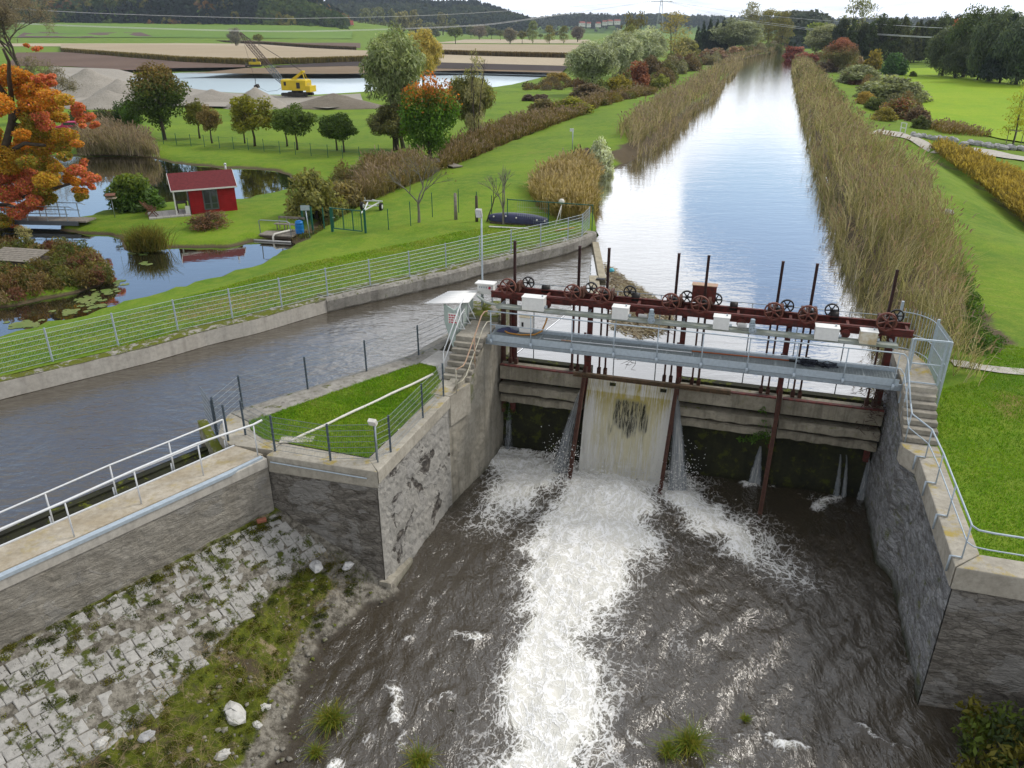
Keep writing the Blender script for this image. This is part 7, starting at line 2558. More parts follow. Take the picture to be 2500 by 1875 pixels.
tpx('birch_tree', 'thin nearly bare birch in front of the loose olive willow', 'tree', 1160, 352, 115, 60, 'wispy', (.22, .21, .13), 0, var=4)
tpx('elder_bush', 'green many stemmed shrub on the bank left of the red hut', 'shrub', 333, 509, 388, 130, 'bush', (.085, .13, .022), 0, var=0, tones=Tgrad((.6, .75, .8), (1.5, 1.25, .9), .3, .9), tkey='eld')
tpx('brown_bush', 'reddish brown nearly leafless bush at the water below the hut', 'shrub', 520, 608, 505, 108, 'twig', (.12, .075, .05), 0, var=1, tones=T1((1, 1, 1), (.7, .8, .6), (1.3, 1.0, .8)), tkey='bb')
tpx('olive_bush', 'tall olive willow bush where pond and ditch meet', 'shrub', 772, 530, 382, 128, 'bush', (.145, .145, .045), 0, var=2)
tpx('olive_bush', 'green brown willow bush right beside the tall olive bush', 'shrub', 842, 520, 402, 100, 'bush', (.15, .125, .055), 0, var=3)
tpx('silver_willow', 'whitish silver willow shrub hanging over the canal corner', 'shrub', 1462, 402, 308, 66, 'bush', (.33, .36, .29), 0, var=4, tones=T1((1, 1, 1), (1.15, 1.15, 1.1), (.75, .75, .6)), tkey='sw')
def bare_tree(name, label, p, h, spread, seed, mat, depth_=5, r0=.12, leafcol=None, nleaf=0, lean=(0, 0, 1), fork=3, ls=.016, le=1.5):
 r = random.Random(seed)
 mb = MB()
 tips = []
 def grow_(a, d, ln, rad, lv_):
  q = a + d * ln
  mid = a.lerp(q, .5) + Vector((r.uniform(-1, 1), r.uniform(-1, 1), r.uniform(-.5, .5))) * ln * .06
  mb.tube([a, mid, q], [rad, rad * .82, rad * .62], 6 if lv_ > 3 else 4)
  if lv_ == 0:
   tips.append(q)
   return
  for j in range(fork if lv_ < depth_ else fork):
   nd = (d + Vector((r.gauss(0, spread), r.gauss(0, spread), r.gauss(.05, spread * .6)))).normalized()
   grow_(q if j else mid.lerp(q, .8), nd, ln * r.uniform(.62, .86), rad * .58, lv_ - 1)
 t = thing(name, label, 'tree', p)
 grow_(Vector(p) - Vector((0, 0, .1)), Vector(lean).normalized(), h * .27, r0, depth_)
 mb.build('branches', mat, t)
 if nleaf:
  rs = np.random.RandomState(seed)
  tp_ = np.array([tuple(q) for q in tips])
  C_ = tp_[rs.randint(0, len(tp_), nleaf)] + rs.normal(0, h * .025, (nleaf, 3))
  v = cards(C_, unit(rs.normal(size=(nleaf, 3))), h * ls, le, None, rs)
  lf_ = npmesh('leaves', v - np.array(tuple(p)), np.arange(nleaf * 4).reshape(-1, 4), MAT['leaf'], {'tone': np.repeat(rs.uniform(.7, 1.3, (nleaf, 1)) * np.ones((1, 3)), 4, 0)})
  o_ = link('leaves', lf_, t)
  o_.color = (*leafcol, 1)
 return t
p = on_ground(1023, 543)
bare_tree('bare_tree', 'bare spreading young tree on the grass beyond the mesh fence', p, 5.6, .36, 5, MAT['bark_pale'], 5, .11, (.20, .17, .07), 260)
p = on_ground(1188, 541)
bare_tree('bare_tree', 'thin dark sapling left of the upturned boat', p, 4.6, .24, 8, MAT['bark'], 4, .06, fork=2, lean=(.35, 0, 1))
p = on_ground(1229, 548)
bare_tree('bare_tree', 'pale forked sapling in front of the upturned boat', p, 4.6, .26, 11, MAT['bark_pale'], 4, .09, fork=3)
p = G(62, 235, -1.2)
bare_tree('bare_tree', 'huge old bare tree with crooked limbs beyond the pond', p, 24, .50, 21, MAT['bark'], 7, .55, (.24, .20, .14), 9000, lean=(.02, 0, 1), ls=.006, le=7)
p = on_ground(110, 300)
bare_tree('bare_tree', 'grey tangled bare tree in front of the sand slope', p, 11, .48, 23, MAT['bark'], 6, .2, (.22, .19, .13), 3000, lean=(.25, 0, 1), ls=.008, le=6)
# ------------------------------------------------------------------ the big orange maple on the left
MY = 57.0
mt_ = thing('orange_maple', 'large maple with blazing orange and red autumn leaves at the footbridge', 'tree', A(-95, 560, MY))
mb = MB()
def ap(x, y, dy=0.0):
 return A(x, y, MY + dy)
mb.tube([ap(-95, 575), ap(-40, 470), ap(8, 378), ap(28, 300), ap(30, 255)], [.42, .36, .28, .24, .2], 9)
br = [[(30, 255), (22, 190), (22, 150), (8, 120)], [(28, 300), (60, 255), (120, 235), (150, 250)], [(28, 300), (55, 310), (90, 300)], [(8, 378), (60, 350), (110, 355)], [(-40, 470), (60, 480), (150, 455), (185, 445)], [(-60, 500), (20, 500), (70, 520)], [(30, 255), (-10, 200), (-40, 150)]]
for i, q in enumerate(br):
 mb.tube([ap(x, y, (i % 3 - 1) * .8 * k) for k, (x, y) in enumerate(q)], [.17 - .03 * k for k in range(len(q))], 6)
mb.build('trunk', MAT['bark'], mt_, True)
rs = np.random.RandomState(3)
cl_ = []   # px, py, radius px, tone
ORG, YEL, RED, OLV = (.62, .28, .03), (.55, .36, .04), (.66, .21, .11), (.30, .27, .035)
for x, y, r_px, c in [(-60, 215, 60, ORG), (20, 205, 52, ORG), (65, 225, 50, ORG), (105, 240, 45, ORG), (140, 255, 34, YEL), (95, 195, 26, RED), (125, 192, 18, RED), (60, 190, 22, ORG), (-30, 270, 60, ORG), (70, 275, 40, ORG), (150, 280, 28, YEL), (190, 265, 22, RED), (215, 285, 20, RED), (235, 303, 14, RED), (195, 300, 16, RED), (92, 120, 12, RED), (68, 112, 7, RED), (10, 175, 20, ORG), (100, 285, 34, RED), (120, 305, 34, OLV), (60, 315, 34, OLV), (150, 325, 34, YEL), (180, 350, 24, ORG), (100, 345, 40, YEL), (40, 350, 40, ORG), (140, 362, 28, OLV), (-30, 340, 50, YEL), (30, 395, 45, YEL), (75, 395, 38, OLV), (105, 420, 36, YEL), (60, 430, 44, RED), (10, 430, 50, RED), (30, 470, 50, RED), (85, 465, 36, OLV), (95, 495, 26, RED), (50, 510, 30, RED), (110, 450, 34, YEL), (125, 480, 28, OLV), (-40, 480, 60, RED), (5, 530, 28, OLV), (190, 410, 26, RED), (205, 395, 14, RED), (175, 440, 20, ORG), (215, 440, 22, RED), (190, 470, 20, ORG), (225, 455, 12, RED), (205, 485, 16, OLV), (165, 425, 16, ORG), (140, 410, 22, YEL), (-30, 150, 26, ORG), (8, 540, 22, OLV), (-20, 560, 30, OLV)]:
 for k in range(3):
  cl_.append((x + rs.normal(0, r_px * .35), y + rs.normal(0, r_px * .3), r_px * rs.uniform(.45, .8), c, rs.normal(0, 1.6)))
Cs, Ts, Ns = [], [], []
for (x, y, r_px, c, dy) in cl_:
 ctr = np.array(tuple(A(x, y, MY + dy)))
 rr = r_px / FPX * 60
 n_ = int(110 + 1250 * rr * rr)
 d_ = unit(rs.normal(size=(n_, 3)))
 Cs.append(ctr + d_ * rr * rs.uniform(.3, 1, (n_, 1)) ** .5 * np.array([1, 1, .62]))
 Ns.append(unit(d_ * .5 + rs.normal(size=(n_, 3)) * .6 + np.array([0, 0, .7])))
 alt = np.array([ORG, YEL, RED, OLV])[rs.randint(0, 4, n_)]
 u_ = (rs.random((n_, 1)) < .24)
 Ts.append(np.where(u_, alt, np.array(c)) * rs.uniform(.7, 1.3, (n_, 1)))
Cs, Ts, Ns = np.concatenate(Cs), np.concatenate(Ts), np.concatenate(Ns)
v = cards(Cs, Ns, .135, 1.15, None, rs)
o = link('crown', npmesh('maple_crown', v - np.array(tuple(mt_.location)), np.arange(len(v)).reshape(-1, 4), MAT['leaf'], {'tone': np.repeat(Ts, 4, 0)}), mt_)
o.color = (1, 1, 1, 1)
# ------------------------------------------------------------------ left bank of the canal: trees and shrubs into the distance
SW = T1((1, 1, 1), (1.2, 1.2, 1.15), (.68, .72, .6))
for a in [
 ('silver_willow', 'pale silver willow nearest the quarry lake end', 1445, 232, 92, 130, 'willow', (.235, .26, .185), 0, dict(var=5, tones=SW, tkey='s')),
 ('silver_willow', 'bright silver willow right of the one at the lake end', 1512, 206, 72, 105, 'willow', (.27, .295, .22), 0, dict(var=6, tones=SW, tkey='s')),
 ('silver_willow', 'round silver willow behind the rust red shrub', 1575, 190, 56, 105, 'willow', (.26, .285, .21), 0, dict(var=7, tones=SW, tkey='s')),
 ('willow_tree', 'olive green willow between the silver willows', 1535, 185, 58, 70, 'willow', (.16, .17, .07), 1, dict(var=1)),
 ('brown_bush', 'brownish shrub under the first silver willow', 1440, 240, 195, 95, 'bush', (.13, .10, .07), 0, dict(var=5)),
 ('yellow_bush', 'yellow green rounded shrub before the silver willows', 1512, 224, 170, 74, 'bush', (.19, .165, .025), 0, dict(var=6)),
 ('green_bush', 'small fresh green shrub left of the yellow green one', 1462, 228, 197, 44, 'bush', (.13, .175, .07), 0, dict(var=0)),
 ('red_bush', 'rust red shrub on the dam before the silver willows', 1556, 216, 134, 66, 'bush', (.185, .075, .045), 0, dict(var=1)),
 ('brown_bush', 'dark brown shrub right of the rust red shrub', 1592, 196, 120, 62, 'bush', (.10, .075, .045), 0, dict(var=2)),
 ('yellow_bush', 'low yellow shrub at the lake corner', 1360, 196, 168, 62, 'bush', (.21, .16, .045), 0, dict(var=3)),
 ('green_bush', 'round green shrub alone on the dam edge', 1612, 218, 170, 46, 'bush', (.15, .165, .045), 0, dict(var=4)),
 ('bare_poplar', 'sparse brownish tree behind the canal dam', 1640, 158, 30, 120, 'wispy', (.19, .165, .07), 0, dict(var=1)),
 ('willow_tree', 'olive willow right behind the sparse brownish tree', 1668, 152, 90, 70, 'willow', (.15, .15, .055), 1, dict(var=2)),
 ('brown_bush', 'maroon brown shrub on the dam below the round willow', 1738, 152, 108, 82, 'bush', (.15, .095, .07), 1, dict(var=5)),
 ('pink_bush', 'pinkish tan plumed shrub below the round willow', 1795, 140, 106, 44, 'bush', (.27, .18, .13), 1, dict(var=6)),
 ('silver_willow', 'big round grey willow at the canal bend', 1793, 132, 47, 128, 'willow', (.20, .22, .145), 0, dict(var=8, tones=SW, tkey='s')),
 ('green_bush', 'dark green shrub right of the big round grey willow', 1848, 126, 100, 40, 'bush', (.06, .09, .025), 1, dict(var=1)),
 ('poplar_tree', 'tallest thin crowned poplar by the canal bend', 1825, 124, 5, 66, 'poplar', (.155, .15, .07), 0, dict(var=1)),
 ('poplar_tree', 'broad olive poplar beside the tallest poplar', 1872, 124, 22, 76, 'poplar', (.15, .14, .04), 0, dict(var=2)),
 ('poplar_tree', 'olive poplar ending the row at the canal bend', 1906, 124, 28, 52, 'poplar', (.14, .13, .045), 0, dict(var=3)),
 ('red_bush', 'reddish shrub left at the far canal end on the right bank', 1940, 142, 104, 60, 'bush', (.22, .075, .06), 1, dict(var=1)),
 ('red_bush', 'dark red shrub overhanging the far canal water', 1922, 158, 140, 28, 'bush', (.16, .03, .04), 1, dict(var=2)),
 ('red_bush', 'wine red shrub behind the one overhanging the water', 1965, 150, 118, 55, 'bush', (.17, .06, .05), 1, dict(var=3)),
 ('grey_willow', 'grey green willow behind the red shrubs right of the canal', 2010, 146, 58, 100, 'willow', (.19, .20, .125), 0, dict(var=4, tones=SW, tkey='s')),
 ('green_tree', 'fresh green tree top left of the grey green willow', 1990, 130, 50, 60, 'orchard', (.12, .15, .03), 1, dict(var=2)),
 ('rust_tree', 'rusty topped tree on the right canal dam', 2042, 178, 90, 84, 'maple', (1, 1, 1), 0, dict(var=4, tones=Tgrad((.115, .11, .045), (.22, .085, .055), .45, .85), tkey='rt')),
 ('brown_bush', 'greyish brown shrub left below the rusty topped tree', 2015, 178, 142, 60, 'bush', (.13, .10, .08), 1, dict(var=5)),
 ('poplar_tree', 'tall airy poplar reaching the upper picture edge', 2078, 150, -8, 100, 'wispy', (.14, .155, .065), 0, dict(var=2)),
 ('poplar_tree', 'second tall airy poplar close behind the first', 2100, 152, 2, 60, 'wispy', (.13, .15, .07), 0, dict(var=3)),
 ('willow_bush', 'long grey green willow thicket on the slope of the right dam', 2102, 205, 146, 108, 'bush', (.17, .185, .105), 0, dict(var=2, tones=SW, tkey='s')),
 ('willow_bush', 'rounded grey green willow thicket nearer than the long one', 2172, 244, 166, 150, 'bush', (.155, .17, .09), 0, dict(var=4, tones=SW, tkey='s')),
 ('willow_bush', 'low grey willow mound at the meadow edge', 2215, 250, 190, 84, 'bush', (.16, .17, .10), 0, dict(var=6, tones=SW, tkey='s')),
 ('yellow_bush', 'yellow tree shrub above the long willow thicket', 2128, 172, 106, 46, 'bush', (.17, .135, .02), 1, dict(var=5)),
 ('brown_bush', 'beige brown shrub left of the yellow tree shrub', 2092, 165, 120, 44, 'bush', (.19, .145, .085), 1, dict(var=0)),
 ('green_bush', 'deep green round tree shrub right of the yellow one', 2178, 184, 116, 62, 'bush', (.05, .105, .035), 0, dict(var=1)),
 ('yellow_bush', 'orange yellow low shrub on the dam foot', 2112, 250, 216, 46, 'bush', (.26, .19, .05), 0, dict(var=2)),
 ('green_bush', 'green low shrub right of the orange yellow one', 2138, 268, 222, 52, 'bush', (.08, .10, .03), 0, dict(var=3)),
 ('red_bush', 'red flecked shrub in the middle of the dam foot hedge', 2190, 290, 228, 90, 'bush', (1, 1, 1), 0, dict(var=5, tones=T1((.12, .10, .035), (.20, .06, .04), (.17, .13, .03), (.09, .085, .03)), tkey='rf')),
 ('brown_bush', 'dark maroon shrub near the meadow corner of the hedge', 2240, 298, 246, 62, 'bush', (.11, .075, .05), 0, dict(var=6)),
 ('yellow_bush', 'yellow green shrub at the front of the dam foot hedge', 2160, 294, 255, 60, 'bush', (.20, .175, .035), 0, dict(var=1)),
 ('green_bush', 'dark green shrub at the near end of the hedge', 2246, 314, 272, 44, 'bush', (.06, .075, .022), 0, dict(var=4)),
 ('green_bush', 'lone small shrub standing in the far right meadow', 2228, 188, 169, 18, 'bush', (.075, .10, .02), 1, dict(var=2)),
]:
 nm, lab, bx, by, ty, w, kind, col, lod, kw = a
 tpx(nm, lab, 'shrub' if kind == 'bush' else 'tree', bx, by, ty, w, kind, col, lod, **kw)
for k, (bx, by, ty, w) in enumerate([(1712, 132, 50, 26), (1728, 132, 44, 28), (1744, 132, 46, 28), (1760, 132, 42, 28), (1776, 130, 40, 26), (1700, 134, 62, 24)]):
 tpx('spruce_tree', 'dark spruce in the clump left of the big round grey willow', 'tree', bx, by, ty, w, 'spruce', (.022, .036, .022), 1, var=k % 3, group='spruces left of the round grey willow')
for bx, by, ty, w in [(1530, 170, 28, 56), (1556, 165, 26, 50)]:
 tpx('poplar_tree', 'distant dark crowned tree above the silver willows', 'tree', bx, by, ty, w, 'wispy', (.10, .095, .045), 1, var=5, group='dark crowned trees above the silver willows')
tpx('yellow_bush', 'wide yellow green bush on the meadow beside the dam', 'shrub', 1392, 286, 225, 110, 'bush', (.16, .17, .025), 0, var=7, tones=T1((1, 1, 1), (1.2, 1.1, .8), (.7, .75, .7)), tkey='yb')
tpx('brown_bush', 'dull brown left flank of the bushes on the meadow', 'shrub', 1325, 282, 232, 70, 'bush', (.125, .105, .045), 0, var=1)
tpx('purple_bush', 'small purplish grey bush on the open meadow', 'shrub', 1292, 246, 226, 34, 'bush', (.085, .06, .055), 0, var=2)
tpx('purple_bush', 'larger purplish grey bush beside the small one', 'shrub', 1320, 247, 221, 40, 'bush', (.095, .07, .06), 0, var=3)
# ------------------------------------------------------------------ dark wood on the right
rr_ = random.Random(60)
for k in range(22):
 u_ = k / 21
 bx = 2050 + 300 * u_ + rr_.uniform(-8, 8)
 by = 148 + rr_.uniform(-6, 8)
 kd = rr_.choice(['maple', 'spruce', 'willow', 'poplar'])
 tpx('wood_tree', 'dim tree in the shaded wood edge beyond the right meadow', 'tree', bx, by, rr_.uniform(38, 62) - 14 * u_, rr_.uniform(42, 62), kd, rr_.choice([(.034, .05, .022), (.045, .06, .026), (.03, .04, .024), (.06, .07, .034)]), 1, var=rr_.randint(0, 2), group='trees of the shaded wood edge')
for bx, by, ty, w, kd, col, lab in [(2300, 186, 55, 84, 'willow', (.075, .095, .055), 'drooping dark willow at the left end of the dark tree group'), (2350, 190, 12, 105, 'maple', (.055, .08, .03), 'tall broad dark tree left in the group by the meadow'), (2412, 200, 6, 110, 'willow', (.075, .10, .06), 'tallest drooping tree in the dark group by the meadow'),
         (2385, 196, 60, 60, 'spruce', (.02, .032, .022), 'nearly black spruce inside the dark group'), (2440, 204, 30, 80, 'spruce', (.022, .036, .028), 'broad black green spruce right in the dark group'), (2480, 208, 25, 110, 'willow', (.07, .095, .065), 'hazy grey green tree at the right end of the dark group'), (2530, 210, 20, 120, 'maple', (.05, .075, .035), 'dark tree cut by the right picture edge'),
         (2330, 192, 90, 70, 'willow', (.065, .085, .045), 'low drooping willow in front of the dark group')]:
 tpx('meadow_tree', lab, 'tree', bx, by, ty, w * 1.1, kd, col, 0, var=5, zb=.03)
tpx('rust_tree', 'single red topped tree standing out of the dark wood', 'tree', 2320, 160, 45, 40, 'orchard', (.19, .06, .03), 1, var=3)
p = on_ground(2392 + 82, 352)
tpx('young_tree', 'young yellow green tree held by wooden stakes in the meadow', 'tree', 2474, 352, 205, 86, 'wispy', (.20, .22, .035), 0, var=6, tones=T1((1, 1, 1), (1.2, 1.1, .8)), tkey='yt')
t = thing('tree_stake', 'low wooden stake frame around the young meadow tree', 'tree support', p)
for k in range(3):
 mb = MB()
 a = k * 2.1
 q = p + Vector((math.cos(a) * .9, math.sin(a) * .9, 0))
 mb.cyl(q - Vector((0, 0, .2)), q + Vector((0, 0, 1.7)), .05, 6)
 mb.build('stake', MAT['wood_grey'], t)
mb = MB()
for k in range(3):
 a, c = k * 2.1, (k + 1) * 2.1
 mb.cyl(p + Vector((math.cos(a) * .9, math.sin(a) * .9, 1.6)), p + Vector((math.cos(c) * .9, math.sin(c) * .9, 1.6)), .04, 6)
mb.build('cross_bars', MAT['wood_grey'], t)
# ------------------------------------------------------------------ mid and far field trees
for bx, by, ty, w, kd, col, lab in [(1112, 107, 62, 40, 'orchard', (.10, .12, .04), 'dark green field tree right of the pale yellow birch'), (1170, 97, 58, 42, 'maple', (.15, .13, .11), 'grey round tree at the fields middle'), (1245, 108, 65, 38, 'maple', (.155, .14, .12), 'grey round tree nearest on the brown field edge'), (1275, 107, 74, 26, 'orchard', (.13, .12, .04), 'small brownish field tree right of the grey round one'),
         (1301, 106, 51, 27, 'poplar', (.13, .155, .06), 'slender light green birch among the field trees'), (1341, 107, 62, 30, 'poplar', (.15, .14, .04), 'olive slender tree right of the light green birch'), (1376, 106, 63, 26, 'poplar', (.12, .13, .04), 'dark olive slender tree near the silver willow'), (1410, 103, 61, 36, 'maple', (.12, .10, .095), 'purple grey round tree left above the silver willow'),
         (1200, 96, 66, 30, 'orchard', (.11, .13, .06), 'soft green tree between the two grey round ones'), (1222, 98, 72, 26, 'orchard', (.10, .12, .04), 'low green tree behind the grey round one'), (1320, 97, 82, 16, 'orchard', (.11, .14, .03), 'tiny bush like tree between the slender ones'),
         (577, 117, 64, 35, 'maple', (.15, .15, .14), 'lone grey leaved tree left of the excavator boom'), (632, 113, 82, 27, 'orchard', (.14, .15, .045), 'little olive tree right of the excavator boom'), (744, 92, 58, 17, 'poplar', (.10, .12, .06), 'slim tree with white shrine at the far meadow road')]:
 tpx('field_tree', lab, 'tree', bx, by, ty, w, kd, col, 1, var=1)
rr_ = random.Random(61)
for bx, ty, w in [(895, 18, 40), (925, 15, 44), (960, 22, 34), (985, 20, 40), (1015, 24, 38), (1082, 23, 30), (1150, 60, 30), (1065, 60, 30), (880, 62, 40), (985, 55, 50), (1045, 50, 44), (1110, 45, 30), (1190, 62, 22), (1240, 74, 26), (1290, 72, 22), (1360, 74, 24)]:
 tpx('far_poplar', 'hazy olive tree in the distant row before the wooded hill', 'tree', bx, 92 + rr_.uniform(-3, 3), ty, w, rr_.choice(['poplar', 'maple']), rr_.choice([(.12, .115, .05), (.10, .11, .055), (.135, .125, .06)]), 2, var=rr_.randint(0, 2), group='hazy trees in the distant row')
# ------------------------------------------------------------------ reeds, thickets and grass
def blades(base, ht, lean, width, rs, col, bend=.35):
 """two-segment blades as quads+quads: returns verts, faces, tone"""
 n_ = len(base)
 a = rs.uniform(0, 2 * PI, n_)
 sd_ = np.stack([np.cos(a), np.sin(a), np.zeros(n_)], 1) * width[:, None] * .5
 up = np.stack([lean[:, 0], lean[:, 1], np.ones(n_)], 1)
 m_ = base + up * ht[:, None] * .55 * np.array([.6, .6, 1])
 tp_ = base + up * ht[:, None] * np.array([1, 1, 1]) - np.array([0, 0, 1]) * (np.hypot(lean[:, 0], lean[:, 1]) * ht * .3)[:, None]
 v = np.stack([base - sd_, base + sd_, m_ + sd_ * .9, m_ - sd_ * .9, tp_ + sd_ * .35, tp_ - sd_ * .35], 1).reshape(-1, 3)
 o_ = np.arange(n_)[:, None] * 6
 f = np.concatenate([o_ + np.array([[0, 1, 2, 3]]), o_ + np.array([[3, 2, 4, 5]])])
 return v, f, np.repeat(col, 6, 0), tp_
def reeds(name, label, poly, dens, hts, cols, seed, lean0=(0, 0), leansd=.16, zg=None, plume=True, leafy=2, wid=.03, plumecol=(.25, .19, .14), hmod=.35):
 rs = np.random.RandomState(seed)
 xs, ys = [p[0] for p in poly], [p[1] for p in poly]
 ar = (max(xs) - min(xs)) * (max(ys) - min(ys))
 N0 = int(min(ar * dens, 900000))
 q = rs.uniform((min(xs), min(ys)), (max(xs), max(ys)), (N0, 2))
 keep = rs.random(N0) < np.clip((45.0 / np.maximum(q[:, 1], 20)) ** 1.7, .03, 1)
 q = q[keep]
 q = q[inpoly(q, poly)]
 nn = vnoise(q, .33, seed, 3)
 q = q[rs.random(len(q)) < .45 + nn]
 n_ = len(q)
 nn = vnoise(q, .30, seed + 1, 3)
 n2 = vnoise(q, .16, seed + 2, 2)
 z = height(q) if zg is None else np.full(n_, zg)
 z = np.maximum(z, ZC - .15) if zg is None else z
 d = dpoly(q, poly)
 ht = rs.uniform(hts[0], hts[1], n_) * (1 - hmod + 2 * hmod * nn) * np.clip(.55 + d * .45, .55, 1)
 ang = n2 * 9.0
 lean = np.stack([lean0[0] + .22 * np.cos(ang) + rs.normal(0, leansd, n_), lean0[1] + .22 * np.sin(ang) + rs.normal(0, leansd, n_)], 1)
 wk = wid * np.clip(q[:, 1] / 45.0, .8, 6) ** .9
 ci = rs.choice(len(cols), n_, p=None)
 base_col = np.array(cols)[np.where(rs.random(n_) < .55, np.clip((vnoise(q, .5, seed + 3, 2) * len(cols)).astype(int), 0, len(cols) - 1), ci)]
 col = base_col * rs.uniform(.7, 1.3, (n_, 1))
 B_ = np.column_stack([q, z])
 V_, F_, T__ = [], [], []
 off = 0
 v, f, t_, tp_ = blades(B_, ht, lean, wk, rs, col)
 V_.append(v)
 F_.append(f + off)
 T__.append(t_)
 off += len(v)
 for k in range(leafy):
  h2 = ht * rs.uniform(.35, .85, n_)
  l2 = lean + rs.normal(0, .5, (n_, 2))
  v, f, t_, _ = blades(B_ + np.stack([lean[:, 0] * ht * .2, lean[:, 1] * ht * .2, ht * .15], 1), h2, l2, wk * 1.2, rs, col * rs.uniform(.6, 1.1, (n_, 1)) * np.array([.95, 1.0, .8]))
  V_.append(v)
  F_.append(f + off)
  T__.append(t_)
  off += len(v)
 if plume:
  k = rs.random(n_) < .6
  pc = tp_[k]
  m_ = len(pc)
  v, f, t_, _ = blades(pc - np.array([0, 0, .12]), rs.uniform(.25, .45, m_), lean[k] * 2 + rs.normal(0, .2, (m_, 2)), wk[k] * 2.6, rs, np.array(plumecol) * rs.uniform(.7, 1.35, (m_, 1)))
  V_.append(v)
  F_.append(f + off)
  T__.append(t_)
  off += len(v)
 me_ = npmesh(name, np.concatenate(V_), np.concatenate(F_), MAT['leaf_thin'], {'tone': np.concatenate(T__)})
 o_ = link(name, me_)
 o_.color = (1, 1, 1, 1)
 return tag(o_, label, 'reeds', kind='stuff')
def band(L1, L2):
 return list(L1) + list(L2)[::-1]
TAN = [(.50, .44, .32), (.36, .31, .20), (.27, .25, .13), (.44, .38, .26), (.20, .20, .095)]
PUR = [(.42, .345, .27), (.31, .25, .185), (.24, .205, .12), (.36, .30, .235), (.44, .37, .25)]
RB_in = [tuple(W(15.9, 3.6)[:2]), tuple(W(16.6, 8)[:2])] + [CAN_R[i] for i in range(2, len(CAN_R))]
RB_in = offset_line(RB_in, 1.0)
RB_out = GL([(2330, 830), (2352, 760), (2345, 660), (2318, 585), (2290, 510), (2250, 440), (2172, 385), (2118, 338), (2073, 280), (2035, 222), (2002, 182), (1985, 160), (1962, 138)], .1)
RB_out = [tuple(W(18.5, 3.2)[:2])] + RB_out[1:]
reeds('reeds', 'broad belt of tan reeds along the right canal bank', band(RB_in, RB_out), 95, (2.0, 3.1), TAN, 11, (-.05, -.10), .15)
LB_in = offset_line(CAN_L[5:], -1.2)
LB_out = GL([(1500, 330), (1570, 268), (1640, 222), (1700, 190), (1745, 166), (1790, 142), (1850, 128), (1915, 117)], .2)
reeds('reeds', 'purple brown reed belt along the left canal bank', band(LB_in, LB_out), 70, (1.9, 2.9), PUR, 12, (.05, -.05), .15, plumecol=(.27, .21, .17))
CB = GL([(1290, 470), (1330, 435), (1400, 420), (1455, 430), (1462, 470), (1450, 520), (1430, 545), (1360, 540), (1310, 510)], -.1)
reeds('reeds', 'straw yellow reeds behind the boat at the canal corner', CB, 85, (1.4, 2.3), [(.42, .33, .15), (.36, .28, .11), (.28, .23, .07), (.40, .32, .16)], 13, (.05, 0), .16, plumecol=(.40, .32, .18))
PB = GL([(190, 385), (200, 350), (260, 332), (330, 345), (372, 370), (395, 390), (340, 386), (260, 383)], -1.1)
reeds('reeds', 'brown slanting reeds on the far shore of the fish pond', PB, 60, (2.0, 3.2), PUR, 14, (-.12, 0), .14)
DB = GL([(860, 520), (880, 455), (950, 425), (1040, 415), (1060, 440), (1000, 470), (930, 500)], -.9)
reeds('reeds', 'beige reeds filling the ditch right of the olive bushes', DB, 70, (1.6, 2.8), [(.33, .27, .16), (.25, .20, .10), (.20, .165, .07), (.28, .20, .10)], 15, (0, 0), .2)
DB2 = GL([(1070, 430), (1075, 375), (1180, 330), (1300, 290), (1420, 262), (1560, 222), (1600, 226), (1500, 252), (1420, 290), (1330, 325), (1240, 352), (1130, 405)], -.8)
reeds('reeds', 'tan and olive herbs along the ditch below the dam', DB2, 50, (1.1, 2.2), [(.30, .23, .11), (.22, .165, .07), (.17, .145, .045), (.25, .17, .08), (.13, .125, .035)], 16, (0, 0), .25)
DR = GL([(2265, 372), (2300, 372), (2400, 415), (2520, 475), (2580, 530), (2580, 620), (2490, 560), (2400, 480), (2330, 425)], -1.5)
reeds('reeds', 'yellow goldenrod strip in the ditch right of the dam', DR, 85, (.8, 1.5), [(.36, .27, .06), (.30, .22, .05), (.24, .18, .06), (.20, .18, .04)], 17, (0, 0), .2, plumecol=(.40, .30, .07))
DR3 = GL([(2235, 318), (2330, 315), (2400, 335), (2420, 345), (2300, 342)], -1.2)
reeds('reeds', 'yellow brown herbs at the meadow edge by the boulders', DR3, 40, (.7, 1.4), [(.30, .23, .06), (.24, .16, .06), (.18, .15, .05)], 18, (0, 0), .2)
def thicket(name, label, items, seed, leaf=.16, dens=220, el=2.2, cat='undergrowth', mat='leaf'):
 """items: (centre, radius, height, colour)"""
 rs = np.random.RandomState(seed)
 Vs, Ts_ = [], []
 for c, r_, h_, col in items:
  n_ = int(dens * r_ * r_ * max(.6, h_))
  d_ = unit(rs.normal(size=(n_, 3)))
  d_[:, 2] = np.abs(d_[:, 2])
  C_ = np.array(tuple(c)) + d_ * np.array([r_, r_, h_]) * rs.uniform(.35, 1.0, (n_, 1))
  N_ = unit(d_ * .5 + rs.normal(size=(n_, 3)) * .7)
  ax = rs.normal(size=(n_, 3)) * .6 + np.array([0, 0, 1.0])
  Vs.append(cards(C_, N_, leaf, el, ax, rs))
  Ts_.append(np.repeat(np.array(col) * rs.uniform(.6, 1.35, (n_, 1)), 4, 0))
 v = np.concatenate(Vs)
 o_ = link(name, npmesh(name, v, np.arange(len(v)).reshape(-1, 4), MAT[mat], {'tone': np.concatenate(Ts_)}))
 o_.color = (1, 1, 1, 1)
 return tag(o_, label, cat, kind='stuff')
